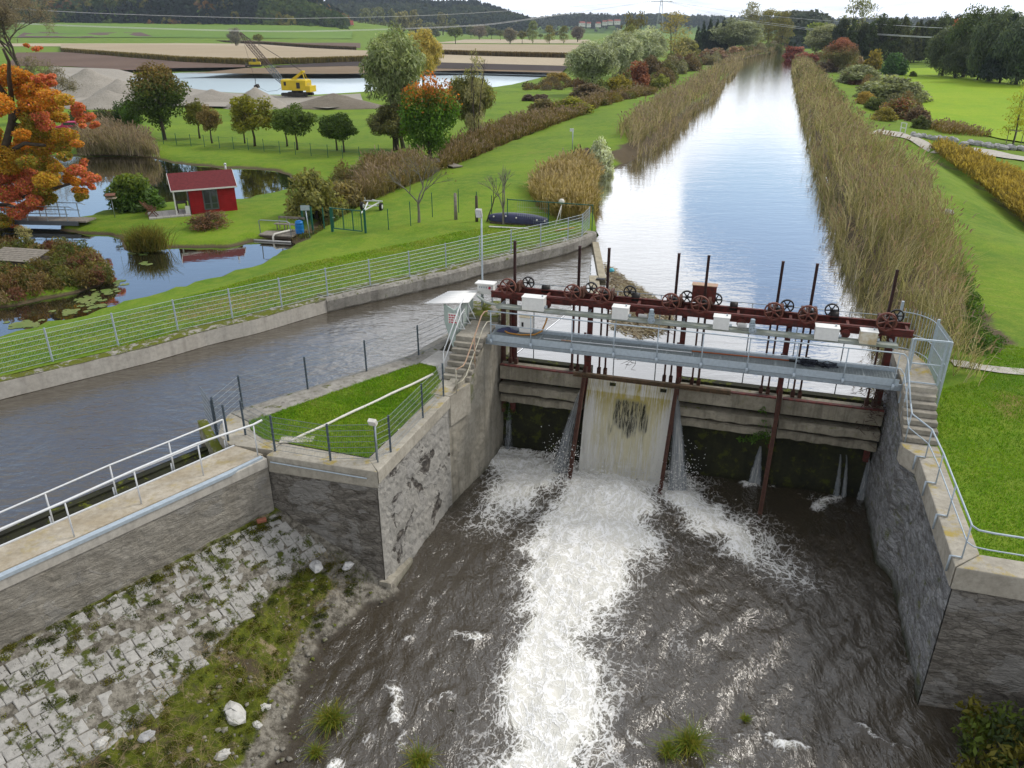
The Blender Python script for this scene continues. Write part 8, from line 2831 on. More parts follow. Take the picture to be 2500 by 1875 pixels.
def scatter_px(poly_px, z, n, seed, r0, r1, h0, h1, cols, ground=True):
 rs = random.Random(seed)
 poly = GL(poly_px, z)
 out = []
 xs, ys = [p[0] for p in poly], [p[1] for p in poly]
 while len(out) < n:
  x, y = rs.uniform(min(xs), max(xs)), rs.uniform(min(ys), max(ys))
  if inpoly(np.array([[x, y]]), poly)[0]:
   zz = gz(x, y) if ground else z
   out.append(((x, y, max(zz, z - .3)), rs.uniform(r0, r1), rs.uniform(h0, h1), rs.choice(cols)))
 return out
HERB = [(.15, .115, .035), (.20, .13, .05), (.12, .13, .03), (.17, .075, .045), (.21, .18, .05), (.10, .125, .025), (.22, .16, .08)]
it = scatter_px([(-140, 770), (0, 742), (57, 735), (127, 718), (198, 704), (243, 690), (262, 675), (255, 655), (215, 630), (165, 616), (113, 610), (42, 607), (0, 612), (-110, 632)], ZP + .25, 330, 1, .35, .8, .5, 1.25, HERB, False)
pc = G(50, 640, -.55)
it = [q for q in it if math.hypot(q[0][0] - pc.x, q[0][1] - pc.y) > 1.9]
thicket('undergrowth', 'rust and olive autumn plants covering the pond islet', it, 1, .085, 900, 2.4)
it = scatter_px([(800, 525), (835, 420), (960, 400), (1050, 400), (1060, 430), (960, 470), (900, 505)], -.9, 70, 2, .6, 1.3, .9, 2.0, [(.20, .14, .06), (.14, .13, .04), (.17, .12, .045), (.10, .115, .03), (.22, .165, .08)])
thicket('undergrowth', 'dense brown and olive brush along the overgrown ditch', it, 2, .10, 420, 2.6)
it = scatter_px([(1080, 420), (1085, 370), (1200, 315), (1330, 285), (1430, 262), (1560, 225), (1610, 215), (1590, 228), (1440, 282), (1330, 318), (1235, 345), (1130, 400)], -.8, 130, 3, .7, 1.7, .7, 1.7, [(.18, .13, .05), (.15, .135, .04), (.20, .145, .06), (.12, .125, .03), (.20, .17, .04), (.14, .10, .06)])
thicket('undergrowth', 'mixed tan and green brush at the foot of the left dam', it, 3, .15, 170, 2.4)
it = scatter_px([(2330, 640), (2352, 660), (2370, 720), (2390, 790), (2440, 850), (2440, 880), (2360, 872), (2345, 800)], .0, 70, 4, .3, .6, .25, .7, [(.08, .17, .02), (.065, .135, .018), (.10, .19, .025)])
thicket('undergrowth', 'fresh green nettles between reeds and lawn by the landing', it, 4, .07, 900, 1.6)
it = scatter_px([(1960, 175), (1990, 170), (2030, 215), (2060, 260), (2030, 260), (1985, 215), (1950, 215), (1940, 190)], -.4, 60, 5, .8, 1.8, 1.2, 2.4, [(.15, .15, .06), (.18, .17, .08), (.13, .135, .05)])
thicket('undergrowth', 'olive grey brush in the far part of the right reed belt', it, 5, .2, 90, 2.0)
it = scatter_px([(1260, 215), (1360, 196), (1440, 200), (1420, 216), (1300, 222)], -1.2, 60, 6, .8, 1.8, .8, 1.6, [(.14, .105, .05), (.19, .13, .05), (.12, .10, .06)])
thicket('undergrowth', 'low brown brush along the shore of the quarry lake', it, 6, .22, 60, 2.0)
it = scatter_px([(170, 300), (250, 285), (320, 290), (330, 318), (260, 330), (190, 335)], -1.1, 40, 7, .8, 1.8, 1.0, 2.6, [(.07, .085, .025), (.10, .085, .04), (.06, .075, .025)])
thicket('undergrowth', 'dark brush between the orange maple and the orchard', it, 7, .2, 120, 2.0)
it = scatter_px([(700, 600), (830, 525), (880, 500), (900, 505), (830, 545), (740, 590)], -1.0, 40, 8, .3, .7, .2, .6, [(.11, .13, .03), (.14, .115, .045), (.09, .15, .02)])
thicket('undergrowth', 'short weeds on the banks of the narrow ditch', it, 8, .07, 500, 2.0)
it = scatter_px([(1400, 232), (1500, 226), (1620, 206), (1700, 168), (1800, 144), (1905, 127), (1880, 118), (1780, 128), (1680, 146), (1560, 188), (1420, 212)], -1.0, 150, 9, 1.6, 3.4, 2.5, 5.5, [(.20, .15, .08), (.17, .17, .07), (.24, .22, .13), (.16, .10, .06), (.13, .15, .05), (.27, .26, .18)])
thicket('undergrowth', 'dense shrub wall behind the left canal dam', it, 9, .34, 34, 2.0)
it = scatter_px([(1960, 162), (2050, 184), (2110, 222), (2200, 286), (2252, 314), (2262, 300), (2230, 258), (2150, 212), (2080, 163), (1990, 138)], -1.2, 110, 10, 1.0, 2.2, 1.5, 3.4, [(.20, .20, .11), (.17, .18, .09), (.22, .16, .08), (.14, .15, .05), (.20, .10, .06)])
thicket('undergrowth', 'continuous mixed shrubs at the foot of the right dam', it, 10, .24, 70, 2.0)
rs_ = random.Random(5)
it = []
for k in range(420):
 t__ = rs_.uniform(-19, -9.1)
 de1 = float(de_of(t__))
 d__ = rs_.choice([rs_.uniform(.02, .3), de1 * rs_.uniform(.5, .86), de1 * rs_.uniform(.5, .8), rs_.uniform(.2, de1 * .5)])
 s__ = SPA2.x + (t__ - SPA2.y) * spd.x / spd.y + d__ / spd.y
 zz = float(bank_z(np.array([s__]), np.array([t__]))[0])
 it.append((W(s__, t__, zz - .02), rs_.uniform(.07, .26), rs_.uniform(.04, .12), rs_.choice([(.10, .12, .012), (.16, .17, .018), (.06, .075, .012), (.13, .12, .02)])))
thicket('moss_cushion', 'dark and bright moss cushions on the setts and bank', it, 22, .03, 9000, 1.3, 'moss')
V_, F_ = [], []
for k in range(700):
 t__ = rs_.uniform(-20, -8.9)
 de1 = float(de_of(t__))
 d__ = de1 * rs_.uniform(.5, 1.04)
 s__ = SPA2.x + (t__ - SPA2.y) * spd.x / spd.y + d__ / spd.y
 zz = float(bank_z(np.array([s__]), np.array([t__]))[0])
 r_ = .015 + .08 * rs_.random() ** 4
 c = W(s__, t__, zz + r_ * .2)
 o_ = len(V_)
 for v in [(1, 0, 0), (0, 1, 0), (-1, 0, 0), (0, -1, 0), (.6, .6, .55), (-.6, .6, .5), (-.6, -.6, .6), (.6, -.6, .5)]:
  V_.append((c.x + v[0] * r_ * rs_.uniform(.7, 1.3), c.y + v[1] * r_ * rs_.uniform(.7, 1.3), c.z + v[2] * r_ * rs_.uniform(.7, 1.2)))
 F_ += [(o_ + 4, o_ + 5, o_ + 6, o_ + 7), (o_, o_ + 1, o_ + 5, o_ + 4), (o_ + 1, o_ + 2, o_ + 6, o_ + 5), (o_ + 2, o_ + 3, o_ + 7, o_ + 6), (o_ + 3, o_, o_ + 4, o_ + 7)]
tag(link('gravel', npmesh('gravel', V_, F_, MAT['bank_rock'])), 'loose gravel and stones on the tailrace bank', 'gravel', kind='stuff')
rs_ = random.Random(19)
it = []
for k in range(170):
 s_, t__ = rs_.uniform(15.9, 21.5), rs_.uniform(-14.5, -9.0)
 zb2 = ZT - .1 + max(0, (s_ - 15.6)) * .42 + max(0, t__ + 12.5) * .12
 if t__ < -9.2 - max(0, 16.6 - s_) * 2.2:
  it.append((tuple(W(s_, t__, zb2)), rs_.uniform(.3, .62), rs_.uniform(.35, .75), rs_.choice([(.055, .085, .018), (.07, .11, .02), (.10, .14, .02), (.045, .065, .02), (.15, .14, .02), (.06, .09, .03)])))
thicket('undergrowth', 'leafy weeds with yellow leaves crowding below the right wall', it, 19, .095, 800, 2.2)
mb = MB(MW)
mb.prism([(15.7, -9.0), (16.6, -14.8), (24, -14.8), (24, -8.75)], -7, [-5.2, -5.4, -2.4, -1.9])
tag(mb.build('weedy_bank', MAT['bank_earth']), 'earth bank under the weeds below the right wall', 'bank', kind='structure')
it = []
for (px, py, r_, h_) in [(1868, 1030, .3, .4), (1855, 1060, .35, .25), (1835, 1068, .3, .2), (1810, 1068, .2, .15), (1872, 1060, .3, .4), (1862, 1000, .2, .3), (1880, 1075, .2, .3)]:
 s_, z_ = VT(px, py, 1.55)
 it.append((W(s_, 1.5, z_ - .1), r_, h_, (.07, .15, .018)))
thicket('trailing_plants', 'bright green trailing weeds on the gate left of the right strut', it, 20, .05, 2600, 2.0, 'weeds')
it = []
for (px, py, r_, h_) in [(1235, 990, .25, .25), (1245, 1005, .3, .25), (1240, 1020, .18, .2)]:
 s_, z_ = VT(px, py, 1.9)
 it.append((W(s_, 1.95, z_ - .1), r_, h_, (.06, .13, .012)))
thicket('moss_cushion', 'bright moss cushion on the left gate beside the abutment', it, 21, .03, 6000, 1.3, 'moss')
for x, y, r_, lab in [(810, 1762, .30, 'larger grass tussock in the shallow water at the bank tip'), (770, 1842, .16, 'small yellow grass tussock below the larger one'), (1026, 1866, .26, 'grass tussock at the lower picture edge left of the plume'), (1682, 1822, .32, 'tall green plant tuft on a rock right of the plume'), (1630, 1838, .20, 'smaller plant tuft left of the tall one'), (1818, 1756, .09, 'tiny green sprig in the brown water')]:
 p = G(x, y, ZT + .02)
 rs = np.random.RandomState(x)
 n_ = int(1500 * r_)
 b0 = np.array(tuple(p)) + np.column_stack([rs.normal(0, r_ * .35, n_), rs.normal(0, r_ * .35, n_), np.zeros(n_)])
 v, f, t_, _ = blades(b0, rs.uniform(.5, 1.1, n_) * r_ * 1.5, rs.normal(0, .8, (n_, 2)), np.full(n_, .018), rs, np.array([(.16, .20, .02), (.22, .20, .03), (.10, .16, .02)])[rs.randint(0, 3, n_)] * rs.uniform(.7, 1.3, (n_, 1)))
 o = link('grass_tussock', npmesh('grass_tussock', v, f, MAT['leaf_thin'], {'tone': t_}))
 o.color = (1, 1, 1, 1)
 tag(o, lab, 'plant')
p = G(362, 610, ZP + .1)
rs = np.random.RandomState(362)
n_ = 1400
b0 = np.array(tuple(p)) + np.column_stack([rs.normal(0, .55, n_), rs.normal(0, .3, n_), np.zeros(n_)])
v, f, t_, _ = blades(b0, rs.uniform(.8, 1.9, n_), rs.normal(0, .45, (n_, 2)), np.full(n_, .035), rs, np.array([(.15, .15, .03), (.21, .17, .04), (.11, .12, .025)])[rs.randint(0, 3, n_)] * rs.uniform(.7, 1.3, (n_, 1)))
o = link('sedge_clump', npmesh('sedge_clump', v, f, MAT['leaf_thin'], {'tone': t_}))
o.color = (1, 1, 1, 1)
tag(o, 'arching sedge clump at the water edge below the folding chairs', 'plant')
tpx('pale_shrub', 'dry pale stalks rising from the islet near the bridge', 'plant', 68, 612, 545, 46, 'wispy', (.26, .24, .12), 0, zg=-.9, var=7)
rs = np.random.RandomState(31)
n_ = 30000
q = rs.uniform((-8, -20), (1, -8.9), (n_, 2))
u_, d_ = bank_ud(q[:, 0], q[:, 1])
de = de_of(q[:, 1])
k = (d_ > de * .48) & (d_ < de * .82) & (rs.random(n_) < .3 + 1.2 * (vnoise(q, 1.2, 40, 3) - .3))
q, d_ = q[k], d_[k]
zz = bank_z(q[:, 0], q[:, 1])
n_ = len(q)
b0 = np.column_stack([W0.x + EX.x * q[:, 0] + EN.x * q[:, 1], W0.y + EX.y * q[:, 0] + EN.y * q[:, 1], zz])
nz_ = vnoise(q, .8, 41, 2)
col = np.where((nz_ > .5)[:, None], np.array([.30, .235, .125]), np.array([.12, .14, .02])) * rs.uniform(.6, 1.3, (n_, 1))
v, f, t_, _ = blades(b0, rs.uniform(.05, .28, n_), rs.normal(0, 1.6, (n_, 2)), np.full(n_, .010), rs, col)
o = link('dry_grass', npmesh('dry_grass', v, f, MAT['leaf_thin'], {'tone': t_}))
o.color = (1, 1, 1, 1)
tag(o, 'dry straw and short weeds along the lower edge of the setts', 'grass', kind='stuff')
rs = random.Random(70)
mb = MB()
for cx, cy, sx_, sy_, n_ in [(225, 735, 28, 14, 46), (60, 793, 40, 8, 34), (90, 597, 40, 6, 12), (290, 690, 16, 8, 10), (345, 620, 30, 5, 9), (355, 646, 8, 3, 7), (180, 760, 30, 8, 18), (260, 712, 25, 6, 16)]:
 for k in range(n_):
  p = G(cx + rs.gauss(0, sx_ * .6), cy + rs.gauss(0, sy_ * .6), ZP + .012)
  if inpoly(np.array([[p.x, p.y]]), POND)[0] and not inpoly(np.array([[p.x, p.y]]), REED_ISL)[0]:
   r_ = rs.uniform(.10, .26)
   a0 = rs.uniform(0, 6)
   zz_ = p.z + rs.uniform(0, .008)
   vs = [(p.x, p.y, zz_)] + [(p.x + math.cos(a0 + a * .55) * r_, p.y + math.sin(a0 + a * .55) * r_, zz_) for a in range(11)]
   mb.add(vs, [(0, j, j + 1) for j in range(1, 11)])
tag(mb.build('lily_pads', MAT['lilypad']), 'yellow green lily pads floating on the fish pond', 'water plants', kind='stuff')
def lawn(name, label, poly, n, hts, wid, cols, seed, zfun):
 rs = np.random.RandomState(seed)
 xs, ys = [p[0] for p in poly], [p[1] for p in poly]
 q = rs.uniform((min(xs), min(ys)), (max(xs), max(ys)), (n, 2))
 q = q[inpoly(q, poly)]
 n_ = len(q)
 nz_ = vnoise(q, .5, seed, 3)
 nz2 = vnoise(q, 2.2, seed + 1, 2)
 col = np.array(cols)[np.clip((nz_ * 1.3 * len(cols) - .2).astype(int) + rs.randint(-1, 2, n_), 0, len(cols) - 1)] * rs.uniform(.7, 1.3, (n_, 1)) * (.8 + .4 * nz2[:, None])
 b0 = np.column_stack([q, zfun(q) - .01])
 v, f, t_, _ = blades(b0, rs.uniform(hts[0], hts[1], n_) * (.6 + .8 * nz2), rs.normal(0, .6, (n_, 2)), np.full(n_, wid), rs, col)
 o_ = link(name, npmesh(name, v, f, MAT['leaf_thin'], {'tone': t_}))
 o_.color = (1, 1, 1, 1)
 return tag(o_, label, 'grass', kind='stuff')
GR = [(.105, .235, .010), (.145, .30, .012), (.20, .33, .018), (.26, .34, .04)]
gzf = lambda q: height(q)
gi_w = [tuple(W(x, y)[:2]) for x, y in gi]
lawn('grass', 'short grass blades of the island lawn', gi_w, 60000, (.04, .12), .016, GR, 1, lambda q: np.full(len(q), .03))
lawn('grass', 'mown grass blades of the right lawn beside the steps', [tuple(W(16.2, -7.9)[:2]), tuple(W(27, -7.9)[:2]), tuple(W(27, 6)[:2]), tuple(W(20, 9)[:2]), tuple(W(18.6, 4)[:2]), tuple(W(16.3, 2)[:2])], 150000, (.04, .11), .018, GR[:3], 2, gzf)
lawn('grass', 'grass blades on the bank behind the mesh fence', WALL_B[1:] + GL([(1380, 540), (1200, 560), (950, 600), (720, 640), (620, 668), (480, 705), (300, 760), (142, 795), (-40, 835)], -.3), 190000, (.05, .14), .024, [(.11, .235, .010), (.15, .285, .012), (.21, .31, .022), (.28, .31, .06)], 3, gzf)
# ------------------------------------------------------------------ fields
FZ = -1.12
def field(px, mat, label, z=FZ):
 return sheet('field', GL(px, z), z, MAT[mat], label, 'field')
field([(40, 128), (190, 127), (300, 139), (450, 151), (600, 158), (646, 163), (430, 166), (311, 171), (170, 162), (20, 160)], 'ploughed', 'brown ploughed field above the gravel pit', FZ)
field([(-60, 97), (215, 97), (430, 99), (640, 107), (845, 120), (900, 128), (900, 132), (640, 118), (400, 114), (190, 113), (-60, 113)], 'stubble_pale', 'pale stubble field left of the tall willow', FZ)
field([(430, 93), (640, 97), (880, 105), (880, 117), (640, 105), (425, 96)], 'ploughed', 'brown strip field below the green slope', FZ - .02)
field([(660, 160), (850, 150), (1030, 151), (1390, 161), (1375, 173), (1080, 167), (850, 160.5), (690, 165)], 'dark_soil', 'dark topsoil strip behind the quarry lake', FZ)
field([(430, 179), (500, 176), (600, 166), (690, 165.5), (850, 161), (1080, 167.5), (1375, 173.5), (1370, 178), (1142, 172), (1079, 173), (846, 180), (727, 180), (500, 179)], 'brown_bank', 'brown bare bank on the far shore of the quarry lake', FZ + .02)
field([(1030, 131), (1400, 142), (1400, 161), (1030, 151)], 'stubble_pale', 'pale stubble field right of the tall willow', FZ)
field([(1030, 107), (1420, 109), (1420, 132), (1030, 122)], 'stubble', 'greyish brown corn stubble before the field trees', FZ)
field([(1030, 95), (1440, 97), (1440, 106), (1030, 105)], 'stubble_pale', 'narrow pale field among the field trees', FZ)
def slope_patch(name, px, Yf, mat, label):
 poly = [A(x, y, Yf(y)) for x, y in px]
 o_ = draped_world(name, poly, mat, label)
 return o_
def draped_world(name, poly, mat, label):
 pp = [tuple(p[:2]) for p in poly]
 g_ = grid(min(p[0] for p in pp), max(p[0] for p in pp), min(p[1] for p in pp), max(p[1] for p in pp), 25)
 g_ = g_[inpoly(g_, pp)]
 al = [Vector(p) for p in pp] + [Vector(p) for p in g_]
 r_ = delaunay_2d_cdt(al, [(i, (i + 1) % len(pp)) for i in range(len(pp))], [], 1, 1e-4)
 v_ = np.array([tuple(p) for p in r_[0]])
 me_ = bpy.data.meshes.new(name)
 me_.from_pydata(np.column_stack([v_, height(v_) + .6]).tolist(), [], [f for f in r_[2]])
 me_.update()
 if me_.polygons[0].normal.z < 0:
  me_.flip_normals()
 me_.materials.append(mat)
 return tag(link(name, me_), label, 'field', kind='structure')
def on_far(px, py, y0=700, y1=1250):
 """first point of the rising far land seen at a pixel"""
 for Y in np.arange(y0, y1, 4):
  p = A(px, py, Y)
  if p.z < gz(p.x, p.y):
   return p
 return A(px, py, y1)
draped_world('field', [on_far(x, y) for x, y in [(60, 80), (200, 79), (345, 81), (378, 92), (200, 93), (40, 93)]], MAT['ploughed_purple'], 'purple brown ploughed field on the far slope')
cg = MAT['far_green']
pg = [on_far(x, y) for x, y in [(-150, 93), (90, 93), (380, 93), (640, 95), (860, 96), (860, 78), (720, 64), (480, 62), (200, 58), (-150, 56)]]
draped_world('field', [p - Vector((0, 0, 0)) for p in pg], cg, 'bright green meadow slope below the wooded hill')
def corn(px_front, px_back, label, seed, hgt=2.3, cols=((.20, .155, .045), (.14, .125, .035), (.25, .20, .08)), top='stubble'):
 rs = np.random.RandomState(seed)
 fr_, bk = GL(px_front, FZ), GL(px_back, FZ)
 n_ = 7000
 u_ = rs.random(n_) * (len(fr_) - 1)
 i = u_.astype(int)
 w = (u_ - i)[:, None]
 fr_, bk = np.array(fr_), np.array(bk)
 q = fr_[i] * (1 - w) + fr_[i + 1] * w
 qb = bk[i] * (1 - w) + bk[i + 1] * w
 q = q + (qb - q) / np.maximum(np.linalg.norm(qb - q, axis=1, keepdims=True), 1e-6) * (rs.random((n_, 1)) ** 1.5 * 5)
 v, f, t_, _ = blades(np.column_stack([q, np.full(n_, FZ)]), rs.uniform(.8, 1.1, n_) * hgt, rs.normal(0, .18, (n_, 2)), rs.uniform(.25, .6, n_), rs, np.array(cols)[rs.randint(0, 3, n_)] * rs.uniform(.7, 1.2, (n_, 1)))
 o_ = link('corn', npmesh('corn', v, f, MAT['leaf_thin'], {'tone': t_}))
 o_.color = (1, 1, 1, 1)
 tag(o_, label, 'corn', kind='stuff')
 d_ = (bk - fr_)
 d_ = d_ / np.maximum(np.linalg.norm(d_, axis=1, keepdims=True), 1e-6)
 poly = [tuple(p) for p in fr_ + d_ * 1.5] + [tuple(p) for p in bk[::-1]]
 sheet('field', poly, FZ + hgt * .82, MAT[top], 'tasselled top of the ' + label, 'field')
corn([(150, 126), (300, 138), (450, 151), (625, 158), (760, 154), (900, 149)], [(150, 113.5), (300, 114), (450, 116), (625, 119), (760, 126), (900, 132)], 'standing corn left of the tall willow', 1)
corn([(425, 99), (640, 108), (760, 117), (870, 123)], [(425, 97), (640, 105), (760, 113), (870, 118)], 'dark thin corn strip behind the pale stubble', 2, 2.2, ((.10, .075, .04), (.13, .10, .05), (.08, .07, .035)), 'ploughed')
corn([(1030, 131), (1200, 137), (1400, 142)], [(1030, 123), (1200, 127), (1400, 132)], 'standing corn right of the tall willow', 3, 2.4, ((.17, .12, .05), (.12, .095, .04), (.20, .15, .06)))
# ------------------------------------------------------------------ gravel pit
draped('gravel_pit', [(120, 165), (310, 172), (432, 180), (440, 214), (496, 224), (560, 231), (640, 235), (698, 239), (769, 239), (880, 233), (890, 262), (800, 270), (700, 262), (560, 266), (420, 262), (250, 266), (150, 262)], MAT['quarry_sand'], 'grey gravel floor of the pit beside the lake', 'gravel pit', -1.3, .4, st=4)
def heap(name, label, bx, by, rx_px, ty, mat, seed, ry=1.0, sharp=1.0, amp=.38):
 p = on_ground(bx, by)
 rx = rx_px / FPX * depth(p)
 hh = A(bx, ty, p.y).z - p.z
 rs = np.random.RandomState(seed)
 n_ = 46
 U_, V__ = np.meshgrid(np.linspace(-1, 1, n_), np.linspace(-1, 1, n_), indexing='ij')
 U_, V__ = U_.ravel(), V__.ravel()
 rr = np.hypot(U_, V__)
 ns = vnoise(np.stack([U_, V__], 1) + seed, 2.2, seed, 4)
 z = hh * np.clip(1 - rr * (1 + (ns - .5) * .5), -.3, 1) ** 1 * sharp + (ns - .5) * hh * amp
 z = np.where(rr > 1, -0.6, z)
 idx = np.arange(n_ * n_).reshape(n_, n_)
 f = np.stack([idx[:-1, :-1].ravel(), idx[1:, :-1].ravel(), idx[1:, 1:].ravel(), idx[:-1, 1:].ravel()], 1)
 o_ = link(name, npmesh(name, np.stack([U_ * rx, V__ * rx * ry, z], 1), f, MAT[mat], None, True))
 o_.location = p
 return tag(o_, label, 'gravel heap')
heap('gravel_heap', 'steep pale sand face at the left end of the pit', 225, 236, 150, 166, 'quarry_sand', 3, .6)
heap('gravel_heap', 'ridged sand heap right of the steep pale face', 300, 245, 90, 186, 'quarry_sand', 5, .7)
heap('gravel_heap', 'low wide gravel heap in front of the sand face', 270, 262, 120, 222, 'quarry_sand', 6, .6)
heap('gravel_heap', 'conical gravel heap under the dragline bucket', 628, 262, 82, 214, 'quarry_sand', 7, .9)
heap('gravel_heap', 'flat gravel spoil left of the conical heap', 520, 250, 110, 218, 'quarry_sand', 8, .5)
heap('gravel_heap', 'brown earth bank right of the excavator tracks', 820, 262, 130, 228, 'quarry_mud', 9, .5)
draped('meadow', [(2095, 192), (2150, 168), (2300, 166), (2570, 205), (2570, 375), (2440, 352), (2330, 318), (2262, 312), (2200, 255), (2140, 222)], MAT['meadow'], 'bright yellow green meadow right of the canal dam', 'meadow', -1.25, .15, st=4)
# ------------------------------------------------------------------ dragline excavator
p = on_ground(728, 241)
p.z = max(p.z, -1.7) + .4
sc_ = depth(p) / FPX
t = thing('dragline_excavator', 'yellow dragline excavator with long lattice boom at the lake', 'excavator', p, PI - .25)
M_ = ROOT[t.name] @ Matrix.Scale(sc_ * 77 / 7.4, 4)
for y, nm in ((-1.5, 1), (1.5, 2)):
 mb = MB(M_)
 mb.prism([(-2.9, y - .4), (2.9, y - .4), (2.9, y + .4), (-2.9, y + .4)], .25, .95)
 for x in (-2.9, 2.9):
  mb.cyl((x, y - .4, .6), (x, y + .4, .6), .36, 12)
 for k in range(6):
  mb.cyl((-2.3 + k * .92, y - .45, .5), (-2.3 + k * .92, y + .45, .5), .30, 10)
 mb.build('crawler_track', MAT['crane_dark'], t)
mb = MB(M_)
mb.cyl((0, 0, .9), (0, 0, 1.4), 1.3, 16)
mb.build('turntable', MAT['crane_dark'], t)
mb = MB(M_)
mb.b2(-3.0, 3.2, -1.5, 1.5, 1.45, 3.6)
mb.add([(-3.0, -1.5, 3.602), (3.2, -1.5, 3.602), (3.2, 1.5, 3.602), (-3.0, 1.5, 3.602), (-2.8, -1.0, 3.85), (3.0, -1.0, 3.85), (3.0, 1.0, 3.85), (-2.8, 1.0, 3.85)], [(4, 5, 6, 7), (0, 1, 5, 4), (1, 2, 6, 5), (2, 3, 7, 6), (3, 0, 4, 7)])
mb.build('machine_house', MAT['crane_yellow'], t)
mb = MB(M_)
mb.b2(-4.1, -3.01, -1.55, 1.55, 1.15, 2.5)
mb.build('counterweight', MAT['crane_yellow'], t, bevel=.05)
for x0, x1, z0, z1, y in ((-1.6, -.7, 1.9, 3.2, 1.503), (1.9, 2.5, 2.5, 3.3, 1.503), (-1.6, -.7, 1.9, 3.2, -1.54)):
 mb = MB(M_)
 mb.b2(x0, x1, y, y + .04, z0, z1)
 mb.build('window', MAT['crane_dark'], t)
mb = MB(M_)
mb.b2(-3.045, -3.003, -.7, .7, 2.55, 3.1)
mb.build('window', MAT['crane_pale'], t)
mb = MB(M_)
for y in (-.7, .7):
 mb.beam((.9, y, 3.7), (-1.9, y * .5, 5.5), .35, .3)
 mb.beam((-2.6, y, 3.7), (-1.9, y * .5, 5.5), .14, .14)
mb.b2(-2.2, -1.6, -.5, .5, 5.35, 5.7)
mb.build('gantry', MAT['crane_yellow'], t)
B0 = Vector((3.0, 0, 2.4))
tipw = A(586, 80, p.y + 5)
B1 = M_.inverted() @ tipw
for seg, (u0, u1, mt) in enumerate(((0, .36, 'crane_boom_grey'), (.36, 1, 'crane_boom'))):
 mb = MB(M_)
 ax = (B1 - B0).normalized()
 sd_ = Vector((0, 1, 0))
 up = sd_.cross(ax).normalized()
 n_ = 12 if seg else 7
 for cy_, cz_ in ((-1, -1), (1, -1), (1, 1), (-1, 1)):
  pts_ = []
  for k in range(n_ + 1):
   u_ = u0 + (u1 - u0) * k / n_
   w = .55 * min(1, .35 + u_ * 4) * min(1, .3 + (1 - u_) * 4)
   pts_.append(B0.lerp(B1, u_) + sd_ * cy_ * w + up * cz_ * w)
  for k in range(n_):
   mb.beam(pts_[k], pts_[k + 1], .13, .13)
  nx = []
 for k in range(n_):
  u_, u2 = u0 + (u1 - u0) * k / n_, u0 + (u1 - u0) * (k + 1) / n_
  w, w2 = [.55 * min(1, .35 + q * 4) * min(1, .3 + (1 - q) * 4) for q in (u_, u2)]
  c4 = [(-1, -1), (1, -1), (1, 1), (-1, 1)]
  for j in range(4):
   a, c = c4[j], c4[(j + 1) % 4]
   mb.beam(B0.lerp(B1, u_) + sd_ * a[0] * w + up * a[1] * w, B0.lerp(B1, u2) + sd_ * c[0] * w2 + up * c[1] * w2, .08, .08)
 mb.build('boom', MAT[mt], t)
mb = MB(M_)
mb.cyl((-1.9, 0, 5.6), tuple(B1), .035, 5)
mb.cyl((-1.9, .4, 5.6), tuple(B1), .035, 5)
bk = M_.inverted() @ A(627, 211, p.y + 3)
mb.cyl(tuple(B0.lerp(B1, .97)), tuple(bk), .03, 5)
mb.tube([tuple(bk), tuple(bk.lerp(B0, .35) - Vector((0, 0, 1.2))), tuple(bk.lerp(B0, .7) - Vector((0, 0, 1.0))), tuple(B0)], .03, 5)
mb.build('ropes', MAT['crane_dark'], t)
mb = MB(M_)
mb.box(tuple(bk), (1.0, .9, .8), ry=.4)
mb.beam(bk + Vector((.4, 0, .3)), bk + Vector((0, 0, 1.8)), .1, .1)
mb.build('bucket', MAT['crane_dark'], t, bevel=.1)
p = G(622, 164, FZ)
t = thing('bulldozer', 'small yellow bulldozer on the far bank behind the boom', 'bulldozer', p, PI + .1)
M_ = ROOT[t.name]
for y in (-.95, .95):
 mb = MB(M_)
 mb.b2(-2.2, 1.6, y - .3, y + .3, .15, .95)
 mb.cyl((-2.2, y - .3, .55), (-2.2, y + .3, .55), .4, 10)
 mb.cyl((1.6, y - .3, .55), (1.6, y + .3, .55), .4, 10)
 mb.build('crawler_track', MAT['crane_dark'], t)
mb = MB(M_)
mb.b2(-2.3, 1.9, -.64, .64, .7, 1.9)
mb.build('engine_hood', MAT['crane_yellow'], t, bevel=.1)
mb = MB(M_)
mb.b2(-.9, .5, -.75, .75, 1.91, 3.0)
c_ = mb.build('cab', MAT['glass_dark'], t)
mb = MB(M_)
mb.b2(-1.0, .6, -.82, .82, 3.003, 3.15)
for x in (-.95, .5):
 for y in (-.79, .79):
  mb.beam((x, y, 1.9), (x, y, 3.0), .1, .1)
mb.build('cab_frame', MAT['crane_yellow'], c_)
mb = MB(M_)
mb.b2(2.9, 3.1, -1.8, 1.8, .1, 1.3)
mb.beam((1.5, 0, .7), (2.9, 0, .6), .5, .2)
mb.build('blade', MAT['crane_dark'], t)
p = on_ground(178, 322)
t = thing('small_car', 'pink red small car half hidden behind the maple leaves', 'car', p, .1)
M_ = ROOT[t.name]
mb = MB(M_)
pr = [(-1.9, .35), (-1.9, .85), (-1.2, .95), (-.8, 1.42), (.9, 1.45), (1.5, .98), (1.95, .85), (1.95, .35)]
mb.add([(x, -.8, z) for x, z in pr] + [(x, .8, z) for x, z in pr], [tuple(range(7, -1, -1)), tuple(range(8, 16))] + [(i, (i + 1) % 8, 8 + (i + 1) % 8, 8 + i) for i in range(8)])
mb.build('body', MAT['car_pink'], t, bevel=.06)
mb = MB(M_)
mb.b2(-.75, .85, -.81, -.805, 1.0, 1.35)
mb.build('window', MAT['glass_dark'], t)
for x in (-1.2, 1.2):
 for y in (-.75, .75):
  mb = MB(M_)
  mb.cyl((x, y - .1, .32), (x, y + .1, .32), .32, 14)
  mb.build('wheel', MAT['rubber'], t)
r = random.Random(2)
